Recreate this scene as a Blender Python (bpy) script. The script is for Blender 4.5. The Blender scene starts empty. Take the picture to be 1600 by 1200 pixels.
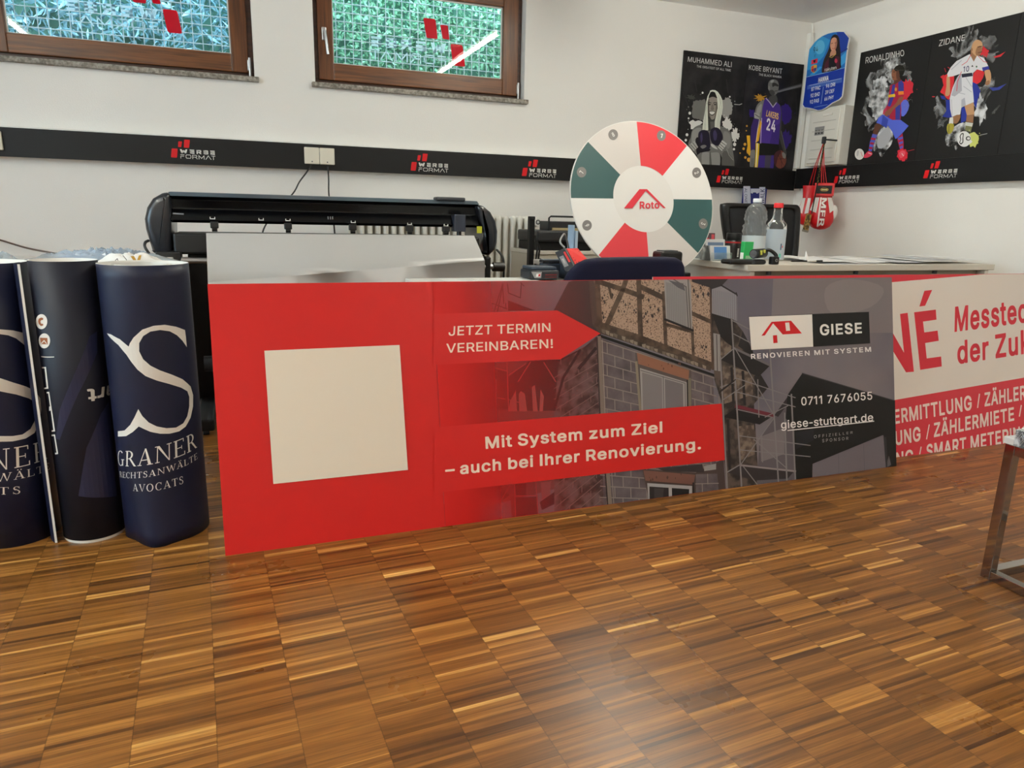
import bpy, bmesh, math, random
from mathutils import Vector, Matrix

random.seed(7)
C = bpy.context.scene.collection
SC = bpy.context.scene

# ------------------------------------------------------------------ camera, world, exposure
CAM = Vector((0.0, 0.0, 0.94))
F_PX = 1109.0
_a, _p, _r = 0.36401792, 0.23320008, -0.02396112
_fw = Vector((math.sin(_a)*math.cos(_p), math.cos(_a)*math.cos(_p), -math.sin(_p)))
_r0 = Vector((math.cos(_a), -math.sin(_a), 0)); _d0 = _fw.cross(_r0)
_rt = math.cos(_r)*_r0 + math.sin(_r)*_d0
_dn = -math.sin(_r)*_r0 + math.cos(_r)*_d0
cam = bpy.data.cameras.new('camera'); cam.sensor_width = 36.0; cam.lens = F_PX/1600*36; cam.clip_start = 0.02
camo = bpy.data.objects.new('camera', cam); C.objects.link(camo)
m = Matrix.Identity(4)
for i in range(3):
    m[i][0] = _rt[i]; m[i][1] = -_dn[i]; m[i][2] = -_fw[i]; m[i][3] = CAM[i]
camo.matrix_world = m
SC.camera = camo
SC.view_settings.view_transform = 'Standard'; SC.view_settings.look = 'None'
SC.view_settings.gamma = 1; SC.view_settings.use_curve_mapping = False
SC.view_settings.exposure = 0.46
SC.cycles.use_denoising = True
SC.cycles.max_bounces = 10; SC.cycles.diffuse_bounces = 8; SC.cycles.transparent_max_bounces = 16
SC.cycles.sample_clamp_indirect = 6.0
LAMP = 58.0            # emission of the ceiling tubes
w = bpy.data.worlds.new('sky'); SC.world = w; w.use_nodes = True
bg = w.node_tree.nodes['Background']
bg.inputs[0].default_value = (0.62, 0.84, 1.0, 1); bg.inputs[1].default_value = 7.0

# ------------------------------------------------------------------ measuring helpers (points of real planes)
def ray(p): return _rt*((p[0]-800)/F_PX) + _dn*((p[1]-600)/F_PX) + _fw
def at_y(p, y): v = ray(p); return CAM + v*(y/v.y)
def at_x(p, x): v = ray(p); return CAM + v*(x/v.x)
def at_z(p, z): v = ray(p); return CAM + v*((z-CAM.z)/v.z)

# ------------------------------------------------------------------ materials
def lin(c): return c/12.92 if c <= .04045 else ((c+.055)/1.055)**2.4
def rgb(r, g, b, k=1.0): return (min(lin(r/255)*k, .95), min(lin(g/255)*k, .95), min(lin(b/255)*k, .95), 1)
MATS = {}
def mat(name, col, rough=.5, metal=0.0, spec=.5, k=1.0, coat=0.0, alpha=1.0, bump=0.0, bscale=80, var=0.0, vscale=6, emit=0):
    if name in MATS: return MATS[name]
    mt = bpy.data.materials.new(name); mt.use_nodes = True; nt = mt.node_tree
    b = nt.nodes['Principled BSDF']
    c = rgb(*col, k=k)
    b.inputs['Base Color'].default_value = c
    b.inputs['Roughness'].default_value = rough; b.inputs['Metallic'].default_value = metal
    b.inputs['Specular IOR Level'].default_value = spec
    if coat: b.inputs['Coat Weight'].default_value = coat; b.inputs['Coat Roughness'].default_value = .1
    if alpha < 1: b.inputs['Alpha'].default_value = alpha
    if emit:
        b.inputs['Emission Color'].default_value = c; b.inputs['Emission Strength'].default_value = emit
    if bump or var:
        tc = nt.nodes.new('ShaderNodeTexCoord')
    if var:
        n = nt.nodes.new('ShaderNodeTexNoise'); n.inputs['Scale'].default_value = vscale; n.inputs['Detail'].default_value = 4
        nt.links.new(tc.outputs['Object'], n.inputs['Vector'])
        r = nt.nodes.new('ShaderNodeValToRGB')
        r.color_ramp.elements[0].position = .3; r.color_ramp.elements[1].position = .7
        r.color_ramp.elements[0].color = tuple(x*(1-var) for x in c[:3])+(1,)
        r.color_ramp.elements[1].color = tuple(min(.95, x*(1+var)) for x in c[:3])+(1,)
        nt.links.new(n.outputs['Fac'], r.inputs[0]); nt.links.new(r.outputs[0], b.inputs['Base Color'])
    if bump:
        n2 = nt.nodes.new('ShaderNodeTexNoise'); n2.inputs['Scale'].default_value = bscale; n2.inputs['Detail'].default_value = 3
        nt.links.new(tc.outputs['Object'], n2.inputs['Vector'])
        bp = nt.nodes.new('ShaderNodeBump'); bp.inputs['Strength'].default_value = bump; bp.inputs['Distance'].default_value = .01
        nt.links.new(n2.outputs['Fac'], bp.inputs['Height']); nt.links.new(bp.outputs[0], b.inputs['Normal'])
    MATS[name] = mt; return mt
def ink(r, g, b): return mat('ink_%d_%d_%d' % (r, g, b), (r, g, b), rough=.45, spec=.3)
def speckle(name, c0, c1, scale, lo=.45, hi=.55, rough=.5):
    if name in MATS: return MATS[name]
    mt = mat(name, c0, rough, spec=.3); nt = mt.node_tree; b = nt.nodes['Principled BSDF']
    tc = nt.nodes.new('ShaderNodeTexCoord'); n = nt.nodes.new('ShaderNodeTexNoise'); n.inputs['Scale'].default_value = scale; n.inputs['Detail'].default_value = 3
    r = nt.nodes.new('ShaderNodeValToRGB'); r.color_ramp.elements[0].position = lo; r.color_ramp.elements[1].position = hi
    r.color_ramp.elements[0].color = rgb(*c0); r.color_ramp.elements[1].color = rgb(*c1)
    nt.links.new(tc.outputs['Object'], n.inputs['Vector']); nt.links.new(n.outputs['Fac'], r.inputs[0]); nt.links.new(r.outputs[0], b.inputs['Base Color'])
    return mt
def glass(name, tint=(1, 1, 1), ior=1.5, rough=0.0, body=0.0):
    if name in MATS: return MATS[name]
    mt = bpy.data.materials.new(name); mt.use_nodes = True; nt = mt.node_tree
    for n in list(nt.nodes): nt.nodes.remove(n)
    out = nt.nodes.new('ShaderNodeOutputMaterial'); t = nt.nodes.new('ShaderNodeBsdfTransparent'); g = nt.nodes.new('ShaderNodeBsdfGlossy')
    t.inputs[0].default_value = (*tint, 1); g.inputs['Roughness'].default_value = rough
    f = nt.nodes.new('ShaderNodeFresnel'); f.inputs[0].default_value = ior
    mx = nt.nodes.new('ShaderNodeMixShader')
    nt.links.new(f.outputs[0], mx.inputs[0]); nt.links.new(t.outputs[0], mx.inputs[1]); nt.links.new(g.outputs[0], mx.inputs[2])
    last = mx
    if body:
        d = nt.nodes.new('ShaderNodeBsdfDiffuse'); d.inputs[0].default_value = (.85, .88, .9, 1)
        m2 = nt.nodes.new('ShaderNodeMixShader'); m2.inputs[0].default_value = body
        nt.links.new(mx.outputs[0], m2.inputs[1]); nt.links.new(d.outputs[0], m2.inputs[2]); last = m2
    nt.links.new(last.outputs[0], out.inputs[0])
    MATS[name] = mt; return mt

# ------------------------------------------------------------------ mesh builder
WM = {}
def thing(name, label, cat, loc=(0, 0, 0), rotz=0.0, group=None):
    o = bpy.data.objects.new(name, None); C.objects.link(o); o.empty_display_size = .05
    o.location = loc; o.rotation_euler = (0, 0, rotz)
    o['label'] = label; o['category'] = cat
    if group: o['group'] = group
    WM[o] = Matrix.Translation(Vector(loc)) @ Matrix.Rotation(rotz, 4, 'Z')
    return o
def tag(o, label, cat, group=None, kind=None):
    o['label'] = label; o['category'] = cat
    if group: o['group'] = group
    if kind: o['kind'] = kind
    return o
def dup(root, loc, label, rotz=None):
    r = root.copy(); C.objects.link(r); r.location = loc; r['label'] = label
    if rotz is not None: r.rotation_euler = (0, 0, rotz)
    for ch in list(root.children):
        c = ch.copy(); C.objects.link(c); c.parent = r
        for g in list(ch.children):
            d = g.copy(); C.objects.link(d); d.parent = c
    return r
def catmull(pts, n=5, closed=True):
    out = []; L = len(pts)
    rng = range(L) if closed else range(L-1)
    for i in rng:
        if closed: p0, p1, p2, p3 = (Vector(pts[(i+k-1) % L]) for k in range(4))
        else: p0, p1, p2, p3 = (Vector(pts[min(max(i+k-1, 0), L-1)]) for k in range(4))
        for j in range(n):
            t = j/n
            out.append(0.5*((2*p1)+(p2-p0)*t+(2*p0-5*p1+4*p2-p3)*t*t+(3*p1-p0-3*p2+p3)*t**3))
    if not closed: out.append(Vector(pts[-1]))
    return out
class MB:
    def __init__(s): s.v = []; s.f = []; s.m = []; s.sm = []; s.mats = []
    def mi(s, mt):
        if mt not in s.mats: s.mats.append(mt)
        return s.mats.index(mt)
    def face(s, pts, mt, smooth=False):
        n = len(s.v); s.v += [Vector(p) for p in pts]; s.f.append(tuple(range(n, n+len(pts)))); s.m.append(s.mi(mt)); s.sm.append(smooth)
    def mesh(s, verts, faces, mt, smooth=False):
        n = len(s.v); s.v += [Vector(p) for p in verts]; k = s.mi(mt)
        for f in faces: s.f.append(tuple(n+i for i in f)); s.m.append(k); s.sm.append(smooth)
    def grid(s, rows, mt, smooth=True, cu=False, cv=False):
        n = len(s.v); R = len(rows); W = len(rows[0]); k = s.mi(mt)
        for r in rows: s.v += [Vector(p) for p in r]
        for i in range(R if cv else R-1):
            for j in range(W if cu else W-1):
                s.f.append((n+i*W+j, n+i*W+(j+1) % W, n+((i+1) % R)*W+(j+1) % W, n+((i+1) % R)*W+j)); s.m.append(k); s.sm.append(smooth)
    def bm(s, b, mt, smooth=False):
        b.verts.index_update()
        s.mesh([v.co.copy() for v in b.verts], [[v.index for v in f.verts] for f in b.faces], mt, smooth); b.free()
    def box(s, c, size, mt, bev=0.0, rot=None, seg=2):
        b = bmesh.new(); bmesh.ops.create_cube(b, size=1.0)
        for v in b.verts: v.co = Vector((v.co.x*size[0], v.co.y*size[1], v.co.z*size[2]))
        if bev: bmesh.ops.bevel(b, geom=list(b.edges), offset=bev, segments=seg, affect='EDGES', profile=.5)
        if rot is not None: bmesh.ops.transform(b, matrix=rot.to_4x4(), verts=b.verts)
        for v in b.verts: v.co += Vector(c)
        s.bm(b, mt)
    def rng(s, lo, hi, mt, bev=0.0):
        lo = Vector(lo); hi = Vector(hi); s.box((lo+hi)/2, hi-lo, mt, bev)
    def prism(s, pts, d, mt, bev=0.0, seg=3, smooth=False):
        b = bmesh.new(); vs = [b.verts.new(Vector(p)) for p in pts]; f = b.faces.new(vs)
        r = bmesh.ops.extrude_face_region(b, geom=[f])
        for g in r['geom']:
            if isinstance(g, bmesh.types.BMVert): g.co += Vector(d)
        bmesh.ops.recalc_face_normals(b, faces=b.faces)
        if bev:
            es = [e for e in b.edges if len(e.link_faces) == 2 and e.calc_face_angle(0) > .6]
            bmesh.ops.bevel(b, geom=es, offset=bev, segments=seg, affect='EDGES', profile=.5)
        s.bm(b, mt, smooth)
    def cyl(s, p0, p1, r, mt, r1=None, n=20, cap=True, smooth=True):
        p0 = Vector(p0); p1 = Vector(p1); r1 = r if r1 is None else r1
        z = (p1-p0).normalized(); x = z.orthogonal().normalized(); y = z.cross(x)
        a = [p0+(x*math.cos(t)+y*math.sin(t))*r for t in (2*math.pi*i/n for i in range(n))]
        b = [p1+(x*math.cos(t)+y*math.sin(t))*r1 for t in (2*math.pi*i/n for i in range(n))]
        s.grid([a, b], mt, smooth, cu=True)
        if cap: s.face(a[::-1], mt); s.face(b, mt)
    def tube(s, path, r, mt, n=8, cap=True):
        path = [Vector(p) for p in path]; rows = []; x = None
        for i, p in enumerate(path):
            d = (path[min(i+1, len(path)-1)]-path[max(i-1, 0)]).normalized()
            x = d.orthogonal().normalized() if x is None else (x-d*x.dot(d)).normalized()
            y = d.cross(x)
            rows.append([p+(x*math.cos(2*math.pi*k/n)+y*math.sin(2*math.pi*k/n))*r for k in range(n)])
        s.grid(rows, mt, True, cu=True)
        if cap: s.face(rows[0][::-1], mt); s.face(rows[-1], mt)
    def lathe(s, prof, o, mt, n=28, axis=None, sx=1, sy=1):
        o = Vector(o); rows = []
        for r, z in prof:
            row = []
            for k in range(n):
                t = 2*math.pi*k/n; p = Vector((r*math.cos(t)*sx, r*math.sin(t)*sy, z))
                if axis is not None: p = axis @ p
                row.append(o+p)
            rows.append(row)
        s.grid(rows, mt, True, cu=True)
    def ball(s, c, r, mt, n=16, sc=(1, 1, 1), rot=None):
        rows = []
        for i in range(n//2+1):
            a = math.pi*i/(n//2); row = []
            for k in range(n):
                t = 2*math.pi*k/n
                p = Vector((math.sin(a)*math.cos(t)*sc[0], math.sin(a)*math.sin(t)*sc[1], math.cos(a)*sc[2]))*r
                if rot is not None: p = rot @ p
                row.append(Vector(c)+p)
            rows.append(row)
        s.grid(rows, mt, True, cu=True)
    def build(s, name, parent=None, loc=None, fix=True, merge=False):
        if parent is not None: inv = WM[parent].inverted(); W = WM[parent]
        else:
            if loc is None:
                xs = [v.x for v in s.v]; ys = [v.y for v in s.v]
                loc = ((min(xs)+max(xs))/2, (min(ys)+max(ys))/2, min(v.z for v in s.v))
            W = Matrix.Translation(Vector(loc)); inv = W.inverted()
        me = bpy.data.meshes.new(name); me.from_pydata([inv @ v for v in s.v], [], s.f)
        for mt in s.mats: me.materials.append(mt)
        me.polygons.foreach_set('material_index', s.m); me.polygons.foreach_set('use_smooth', s.sm)
        if fix:
            b = bmesh.new(); b.from_mesh(me)
            if merge: bmesh.ops.remove_doubles(b, verts=b.verts, dist=1e-5)
            bmesh.ops.recalc_face_normals(b, faces=b.faces); b.to_mesh(me); b.free()
        me.update()
        o = bpy.data.objects.new(name, me); C.objects.link(o)
        if parent is not None: o.parent = parent
        else: o.location = loc
        WM[o] = W
        return o
def struct(o): o['kind'] = 'structure'; return o

# ------------------------------------------------------------------ lettering
# letter outlines of a plain grotesque in three weights, FONT_CAP units per capital height: 'advance;contour;contour;...'
FONT_CAP = 509; FONT_SPACE = 188
FONT_R = {
 '!': '196;115,83 82,83 66,72 56,58 53,46 56,24 67,9 82,-1 115,-1 129,8 139,23 143,38 139,59 129,74;68,160 128,162 132,467 130,508 63,506',
 '-': '300;39,190 258,187 260,242 42,244',
 '.': '188;53,24 64,9 78,-1 95,-4 113,-1 127,8 137,23 141,38 137,59 128,73 112,83 96,87 78,83 64,73 53,58',
 '0': '453;234,516 194,513 159,502 131,485 105,460 85,431 67,389 56,350 49,290 49,216 56,156 69,113 85,77 106,47 132,23 160,6 190,-3 216,-6 262,-3 292,6 322,23 347,47 368,77 384,113 397,156 404,216 404,290 397,350 383,398 368,431 350,459 332,477 296,502 261,512;225,460 250,457 273,448 296,428 311,408 324,382 338,334 344,262 338,176 321,119 306,92 291,75 272,60 242,51 212,51 182,60 162,75 147,92 123,144 115,174 109,246 115,332 126,372 139,402 157,428 180,448 202,457',
 '1': '340;204,-1 206,507 130,509 16,427 15,360 141,447 141,2',
 '2': '453;64,0 388,0 386,56 153,58 316,233 355,286 372,321 381,369 380,396 372,423 348,462 327,483 300,500 274,509 236,515 199,514 169,507 120,482 98,460 83,436 68,390 68,362 127,363 133,398 139,412 153,434 170,446 194,456 230,460 270,450 296,434 307,420 316,399 320,362 312,328 283,283 64,46',
 '3': '453;71,508 72,451 287,450 279,437 158,299 157,250 232,246 278,232 299,217 316,196 327,170 328,137 325,116 313,90 297,74 276,62 248,53 200,51 162,60 144,71 125,88 107,132 45,131 48,104 57,78 72,54 106,23 156,2 197,-6 240,-6 281,2 310,12 334,28 357,48 380,84 391,124 391,174 371,221 358,239 334,262 306,277 280,286 223,290 368,456 372,462 371,508',
 '4': '453;308,509 247,508 41,160 39,106 282,104 283,0 340,-1 343,104 413,106 412,162 343,164 342,317 283,316 282,163 109,165 307,502',
 '5': '453;364,508 96,508 67,254 126,246 166,268 194,275 219,277 249,272 274,262 297,244 315,218 328,170 324,131 311,100 298,82 280,66 248,52 204,51 172,60 138,88 127,108 122,130 62,130 63,106 84,59 116,26 144,9 168,0 201,-6 250,-5 286,5 314,18 352,52 368,74 381,102 391,155 391,185 386,210 371,250 356,273 332,298 292,322 273,328 232,334 177,325 136,302 134,304 152,451 363,451',
 '6': '453;319,508 250,507 115,306 89,260 70,208 65,186 65,140 73,101 83,76 101,50 122,29 142,15 172,2 198,-5 240,-6 280,2 310,14 332,30 352,49 366,70 379,98 389,144 387,186 372,236 354,263 316,295 266,312 222,313 179,300;228,48 196,53 174,63 152,79 131,119 125,155 128,188 139,215 150,232 182,256 198,262 223,265 254,262 278,251 300,233 312,216 324,188 327,160 319,114 299,78 266,57',
 '7': '453;98,0 166,2 391,448 390,509 62,508 64,452 322,450',
 '8': '453;214,516 169,508 127,487 96,457 79,428 71,390 72,356 79,334 92,310 109,289 128,276 152,266 108,245 82,221 65,196 58,174 53,155 53,118 61,88 74,62 90,42 112,24 136,11 166,0 204,-6 248,-6 286,0 316,11 356,37 378,61 391,84 399,116 401,143 394,178 373,219 344,245 301,266 343,289 360,310 373,334 380,356 381,390 370,434 347,468 310,496 283,508 262,513;336,131 333,113 322,90 307,74 290,63 250,51 206,49 170,59 145,74 130,90 122,106 116,131 116,146 119,166 130,188 150,210 169,223 196,232 229,235 256,232 283,223 302,210 322,188 333,166;136,352 135,396 145,419 162,439 178,449 199,457 241,459 277,448 294,437 302,427 316,398 317,353 307,330 293,312 274,300 254,293 210,291 181,299 158,314 145,330',
 '9': '453;132,0 201,2 340,207 363,248 382,297 387,321 389,360 382,399 373,423 352,458 331,479 286,506 238,515 199,514 168,506 124,482 101,459 86,438 73,410 65,372 66,318 82,272 98,248 134,216 170,201 198,196 238,196 273,208;256,456 284,442 300,428 313,408 326,369 327,348 324,321 315,297 301,276 280,258 254,247 235,244 199,247 173,258 153,274 139,294 130,320 125,351 130,382 139,408 152,426 174,446 206,458 234,460',
 'A': '480;204,509 196,495 17,0 85,0 134,141 343,142 395,0 462,0 277,506 274,509;238,453 322,199 156,200',
 'B': '456;60,509 60,0 273,1 320,9 366,30 387,49 410,87 418,126 413,177 402,202 380,232 363,245 339,257 314,264 355,285 376,304 387,321 395,345 398,378 390,420 380,444 350,477 332,489 302,502 248,509;126,230 261,230 278,228 306,218 328,202 342,183 351,162 355,128 353,114 344,96 330,80 312,69 279,59 243,56 126,57;126,285 126,452 243,452 270,449 297,440 312,430 326,412 335,380 333,348 322,324 309,310 290,297 264,288 236,284',
 'C': '510;373,18 420,52 435,71 459,112 472,160 409,160 393,120 377,98 355,80 316,60 283,54 254,54 210,63 180,78 143,114 125,144 113,176 104,236 105,293 112,326 134,380 166,418 186,433 210,445 244,454 277,456 314,449 356,428 375,413 390,394 402,371 409,348 472,348 460,394 441,430 421,454 385,484 355,499 318,511 277,516 228,513 184,500 149,484 124,463 93,431 71,395 53,353 41,270 44,203 53,156 71,113 93,77 124,45 144,29 184,8 226,-3 294,-6 336,3',
 'D': '502;60,0 218,-1 267,3 314,15 351,31 384,54 413,86 435,124 451,166 461,238 458,306 447,356 435,386 416,420 382,457 354,477 314,495 264,506 228,509 60,508;126,57 126,452 225,452 258,449 294,440 322,426 342,412 365,387 386,342 397,297 397,213 390,182 375,142 342,98 318,81 290,69 252,59 213,56',
 'E': '419;374,0 372,56 125,58 126,228 355,231 352,286 126,286 126,452 369,452 371,508 60,509 60,0',
 'F': '410;60,0 125,2 126,221 346,224 344,278 126,279 126,452 366,452 368,509 60,508',
 'G': '520;276,516 226,513 182,500 146,482 116,458 89,426 67,388 52,347 42,302 41,276 42,204 53,156 70,114 96,73 120,48 148,26 187,6 224,-3 254,-6 306,-5 343,5 380,21 408,39 433,64 456,101 466,125 477,182 476,256 284,256 283,200 414,198 413,172 403,138 382,102 366,85 344,71 313,59 288,54 240,55 210,63 186,75 162,94 139,120 113,176 105,215 105,293 113,332 130,372 155,408 178,428 212,446 242,454 276,456 316,448 352,430 375,408 387,394 409,350 473,350 462,390 448,418 426,448 403,469 385,482 342,503',
 'H': '517;60,0 125,2 128,232 392,231 392,2 456,0 456,509 392,507 390,289 126,289 125,507 60,508',
 'I': '169;52,-1 118,2 116,509 49,507',
 'J': '396;333,508 272,506 272,143 269,116 261,94 249,75 231,62 207,52 174,51 141,60 122,74 108,94 100,118 98,172 33,172 37,107 51,66 75,33 106,11 141,-1 174,-6 230,-1 262,11 293,32 318,64 332,100 335,131',
 'K': '467;448,0 244,288 447,508 364,508 190,321 124,243 125,507 60,509 60,0 125,0 126,168 198,243 372,0',
 'L': '393;62,509 60,0 360,0 358,56 126,57 125,507',
 'M': '628;567,509 475,507 354,192 315,75 279,182 152,508 60,508 60,0 122,2 120,432 169,292 288,-1 342,0 456,291 506,432 503,2 567,0',
 'N': '524;462,0 462,508 398,507 400,85 353,168 138,506 134,509 60,509 60,0 125,2 125,315 122,426 202,290 387,0',
 'O': '533;276,516 228,513 184,500 150,484 107,446 92,430 71,395 53,353 41,270 44,203 53,156 71,113 92,78 124,45 151,24 188,6 253,-6 308,-3 346,6 385,26 414,48 444,81 466,120 483,168 491,204 492,230 491,302 481,347 466,388 444,427 412,462 384,484 346,502 307,513;247,54 210,63 186,75 164,91 139,122 124,148 112,182 105,215 104,272 111,324 121,353 137,384 158,412 184,433 210,445 244,454 274,456 300,452 336,440 370,417 393,390 409,362 426,306 429,282 429,226 420,176 409,148 392,117 367,90 348,75 320,62 286,54',
 'P': '445;60,0 125,0 126,185 261,187 304,195 332,207 355,222 375,242 390,266 404,304 409,334 407,376 401,402 389,432 375,452 356,471 333,486 302,500 258,508 60,508;126,243 126,452 260,451 296,440 320,420 335,398 342,375 344,344 342,320 333,294 316,271 288,252 258,244',
 'R': '449;60,509 60,0 125,0 126,196 238,199 246,198 249,194 352,1 427,0 315,208 354,231 377,252 390,272 401,296 409,339 407,381 399,412 378,452 334,488 306,500 282,505 240,509;126,452 260,451 298,440 316,427 335,402 344,363 342,324 335,302 320,281 294,265 258,256 126,255',
 'S': '447;248,515 206,515 168,509 138,498 110,482 75,448 62,424 52,384 55,344 66,315 85,290 100,278 152,250 294,206 330,181 341,162 346,138 341,114 328,92 310,74 286,60 233,49 192,52 164,60 143,70 123,88 113,105 104,137 39,136 42,108 51,82 64,61 84,37 128,9 160,-2 198,-8 250,-8 278,-4 322,10 347,24 372,45 391,72 401,94 408,128 408,159 397,194 381,218 358,238 311,264 174,306 146,320 132,333 119,352 115,372 117,392 130,420 145,435 166,447 212,458 252,456 280,449 302,437 321,420 329,406 338,378 400,378 399,400 391,424 377,449 358,470 316,498 286,509',
 'T': '449;254,-1 256,450 416,453 416,508 32,509 32,453 193,452 193,2',
 'U': '517;60,508 59,175 62,142 70,110 87,78 112,45 146,20 182,4 218,-6 285,-7 308,-4 333,2 362,14 390,32 414,55 432,79 447,112 455,148 456,508 392,506 392,163 380,120 362,92 328,67 285,53 232,53 207,59 170,79 153,95 132,133 124,175 124,506',
 'V': '480;18,509 203,2 277,0 462,508 397,509 394,506 286,195 241,56 204,174 85,506 82,509',
 'W': '686;669,508 602,507 508,136 493,68 381,507 306,508 232,226 193,64 171,168 82,508 18,509 155,0 228,-1 231,3 319,327 343,432 362,344 455,0 529,0',
 'Y': '472;205,-1 267,0 268,207 444,490 452,509 380,507 275,336 236,264 202,328 91,508 17,508 202,208',
 'Z': '438;40,509 42,452 321,450 275,388 44,50 43,0 398,0 397,56 115,56 169,129 396,460 396,508',
 'a': '389;336,0 337,262 330,300 315,330 302,347 272,368 248,377 216,383 153,380 129,374 96,359 62,328 52,315 42,291 99,274 126,308 152,323 186,331 219,329 238,323 254,313 266,299 274,276 275,250 273,243 266,236 249,229 123,210 82,195 58,179 40,154 31,117 33,81 48,45 66,23 96,4 134,-7 172,-8 206,-2 236,12 257,30 274,52 278,0;275,188 275,132 272,114 254,80 231,61 201,49 156,46 130,52 102,72 94,88 94,118 102,137 116,149 135,159 153,164 219,173',
 'b': '424;53,508 53,1 112,1 114,59 120,56 138,31 154,16 173,4 198,-5 250,-7 286,2 312,16 339,37 355,56 368,80 380,114 388,151 390,205 382,258 370,294 346,330 313,361 288,373 257,383 210,383 172,373 152,360 119,320 114,319 114,506;216,47 179,55 164,64 145,80 134,97 125,115 114,162 114,217 125,262 144,295 160,312 179,322 200,329 224,330 262,322 293,300 307,282 324,236 328,178 324,140 316,116 297,84 279,66 262,55 240,48',
 'c': '396;304,357 278,370 236,383 175,382 146,375 116,360 74,320 59,296 44,260 36,223 35,170 42,122 55,88 71,60 98,30 118,16 142,4 176,-6 226,-7 262,-1 292,13 318,30 340,54 354,78 362,102 304,117 292,90 283,77 258,58 218,47 184,49 163,55 131,79 109,115 101,144 96,198 107,256 129,295 160,319 186,328 204,330 246,324 266,313 282,300 304,263 361,277 354,300 338,324',
 'd': '424;372,508 311,506 310,319 305,320 274,359 252,373 216,383 168,383 139,375 102,354 74,326 55,292 43,260 35,216 35,163 43,116 67,62 89,34 112,16 139,2 175,-7 226,-5 252,4 273,18 306,57 310,59 313,1 372,1;208,47 184,48 163,55 131,79 118,97 109,118 101,144 96,178 103,242 119,283 139,306 160,321 182,328 202,330 224,329 246,322 278,299 301,259 312,193 306,138 286,90 277,77 248,56 226,49',
 'e': '404;175,383 144,373 111,356 83,331 58,295 44,259 35,212 35,170 42,122 55,88 71,60 94,33 118,16 144,4 180,-6 238,-7 256,-4 283,4 334,38 352,62 364,91 307,104 283,71 271,61 254,53 226,47 198,47 174,52 151,61 121,88 101,130 97,168 368,168 371,224 366,252 357,283 345,308 324,336 302,355 268,373 241,381 212,384;98,222 100,242 109,270 125,294 146,313 166,324 202,330 238,325 265,312 283,294 297,271 308,229 306,221',
 'f': '254;82,-1 142,2 142,326 227,328 226,378 142,380 142,420 145,442 154,459 171,470 208,473 226,469 242,519 230,525 195,530 162,527 136,519 114,506 97,488 84,460 80,380 5,376 6,327 80,324',
 'g': '425;372,379 313,379 310,319 276,358 250,374 228,382 164,382 139,374 111,360 78,329 59,300 43,262 36,232 36,152 43,120 55,90 90,43 139,14 175,6 210,6 226,8 256,18 282,36 306,67 311,65 311,-13 308,-34 298,-58 282,-75 258,-88 236,-95 176,-95 154,-88 136,-78 98,-43 52,-70 65,-92 103,-126 136,-141 174,-149 228,-150 265,-144 290,-136 329,-114 349,-92 360,-73 371,-38 372,-14;214,330 234,326 260,314 277,301 289,286 300,264 309,232 312,203 311,162 300,120 284,94 264,75 229,61 190,60 154,71 124,96 103,142 96,203 101,236 109,262 131,299 163,322 182,328',
 'h': '410;53,509 53,0 114,2 114,230 117,258 126,284 141,303 161,317 184,326 212,329 248,321 271,306 286,286 293,262 296,0 356,0 357,254 350,297 340,322 327,342 294,369 251,383 209,383 174,374 152,362 132,344 114,318 114,507',
 'i': '167;54,-1 114,2 112,379 52,376;44,468 66,447 80,443 101,447 114,455 124,471 126,486 122,500 112,514 100,521 84,524 66,521 54,512 44,498',
 'k': '381;53,509 53,0 113,0 114,141 154,177 294,0 371,0 202,216 359,378 284,378 122,214 114,213 114,507',
 'l': '164;52,-1 114,2 112,527 49,525',
 'm': '610;556,0 556,273 550,308 541,328 511,363 479,380 460,385 434,386 406,383 382,375 355,360 336,343 317,311 299,347 268,375 234,385 197,385 168,374 144,358 131,344 113,310 112,378 53,378 53,0 113,0 114,240 117,267 126,290 142,308 161,321 185,329 220,328 234,323 253,310 269,286 274,261 275,0 334,0 334,244 337,267 347,292 359,308 377,321 404,329 448,326 472,314 487,294 496,256 496,2',
 'n': '410;356,0 355,272 349,302 328,341 310,358 280,375 251,383 209,383 174,374 151,362 131,343 113,314 112,378 53,378 53,0 114,2 114,230 117,258 126,284 141,303 161,317 184,326 212,329 248,321 271,306 286,286 293,262 296,0',
 'o': '415;176,383 146,375 116,360 92,341 70,314 53,284 42,253 35,204 36,152 44,115 58,82 72,59 99,30 118,16 163,-2 193,-7 240,-6 272,4 298,16 318,30 343,58 360,86 370,114 379,151 380,223 372,258 357,295 343,318 324,340 300,360 272,373 238,383;229,329 248,322 270,310 297,280 315,230 318,162 313,136 298,97 272,68 252,55 230,49 186,48 163,55 146,66 118,97 109,115 101,144 96,176 98,212 107,256 128,294 142,308 163,321 186,328',
 'r': '259;54,-1 114,2 114,238 117,262 123,278 136,297 160,315 204,326 242,323 242,383 204,385 174,378 144,361 128,344 114,321 112,378 53,378',
 's': '365;232,379 177,384 142,379 116,370 94,360 65,332 49,296 47,268 51,247 60,224 79,202 120,179 237,147 255,135 266,116 268,102 263,84 243,62 224,52 192,45 150,49 123,61 105,79 93,106 38,94 42,72 63,36 81,20 114,2 156,-7 210,-7 236,-2 267,10 295,28 312,47 324,68 331,98 329,124 318,156 304,173 286,187 262,199 144,232 125,242 112,258 109,277 114,298 130,316 162,330 188,333 218,328 243,315 257,300 268,278 323,290 312,319 300,338 282,356 250,373',
 't': '227;212,2 202,52 172,49 150,53 140,59 129,76 125,100 125,324 202,327 203,377 126,380 125,470 68,471 65,380 6,379 5,329 65,324 65,86 69,62 76,42 89,24 116,6 140,-2 170,-5',
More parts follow.
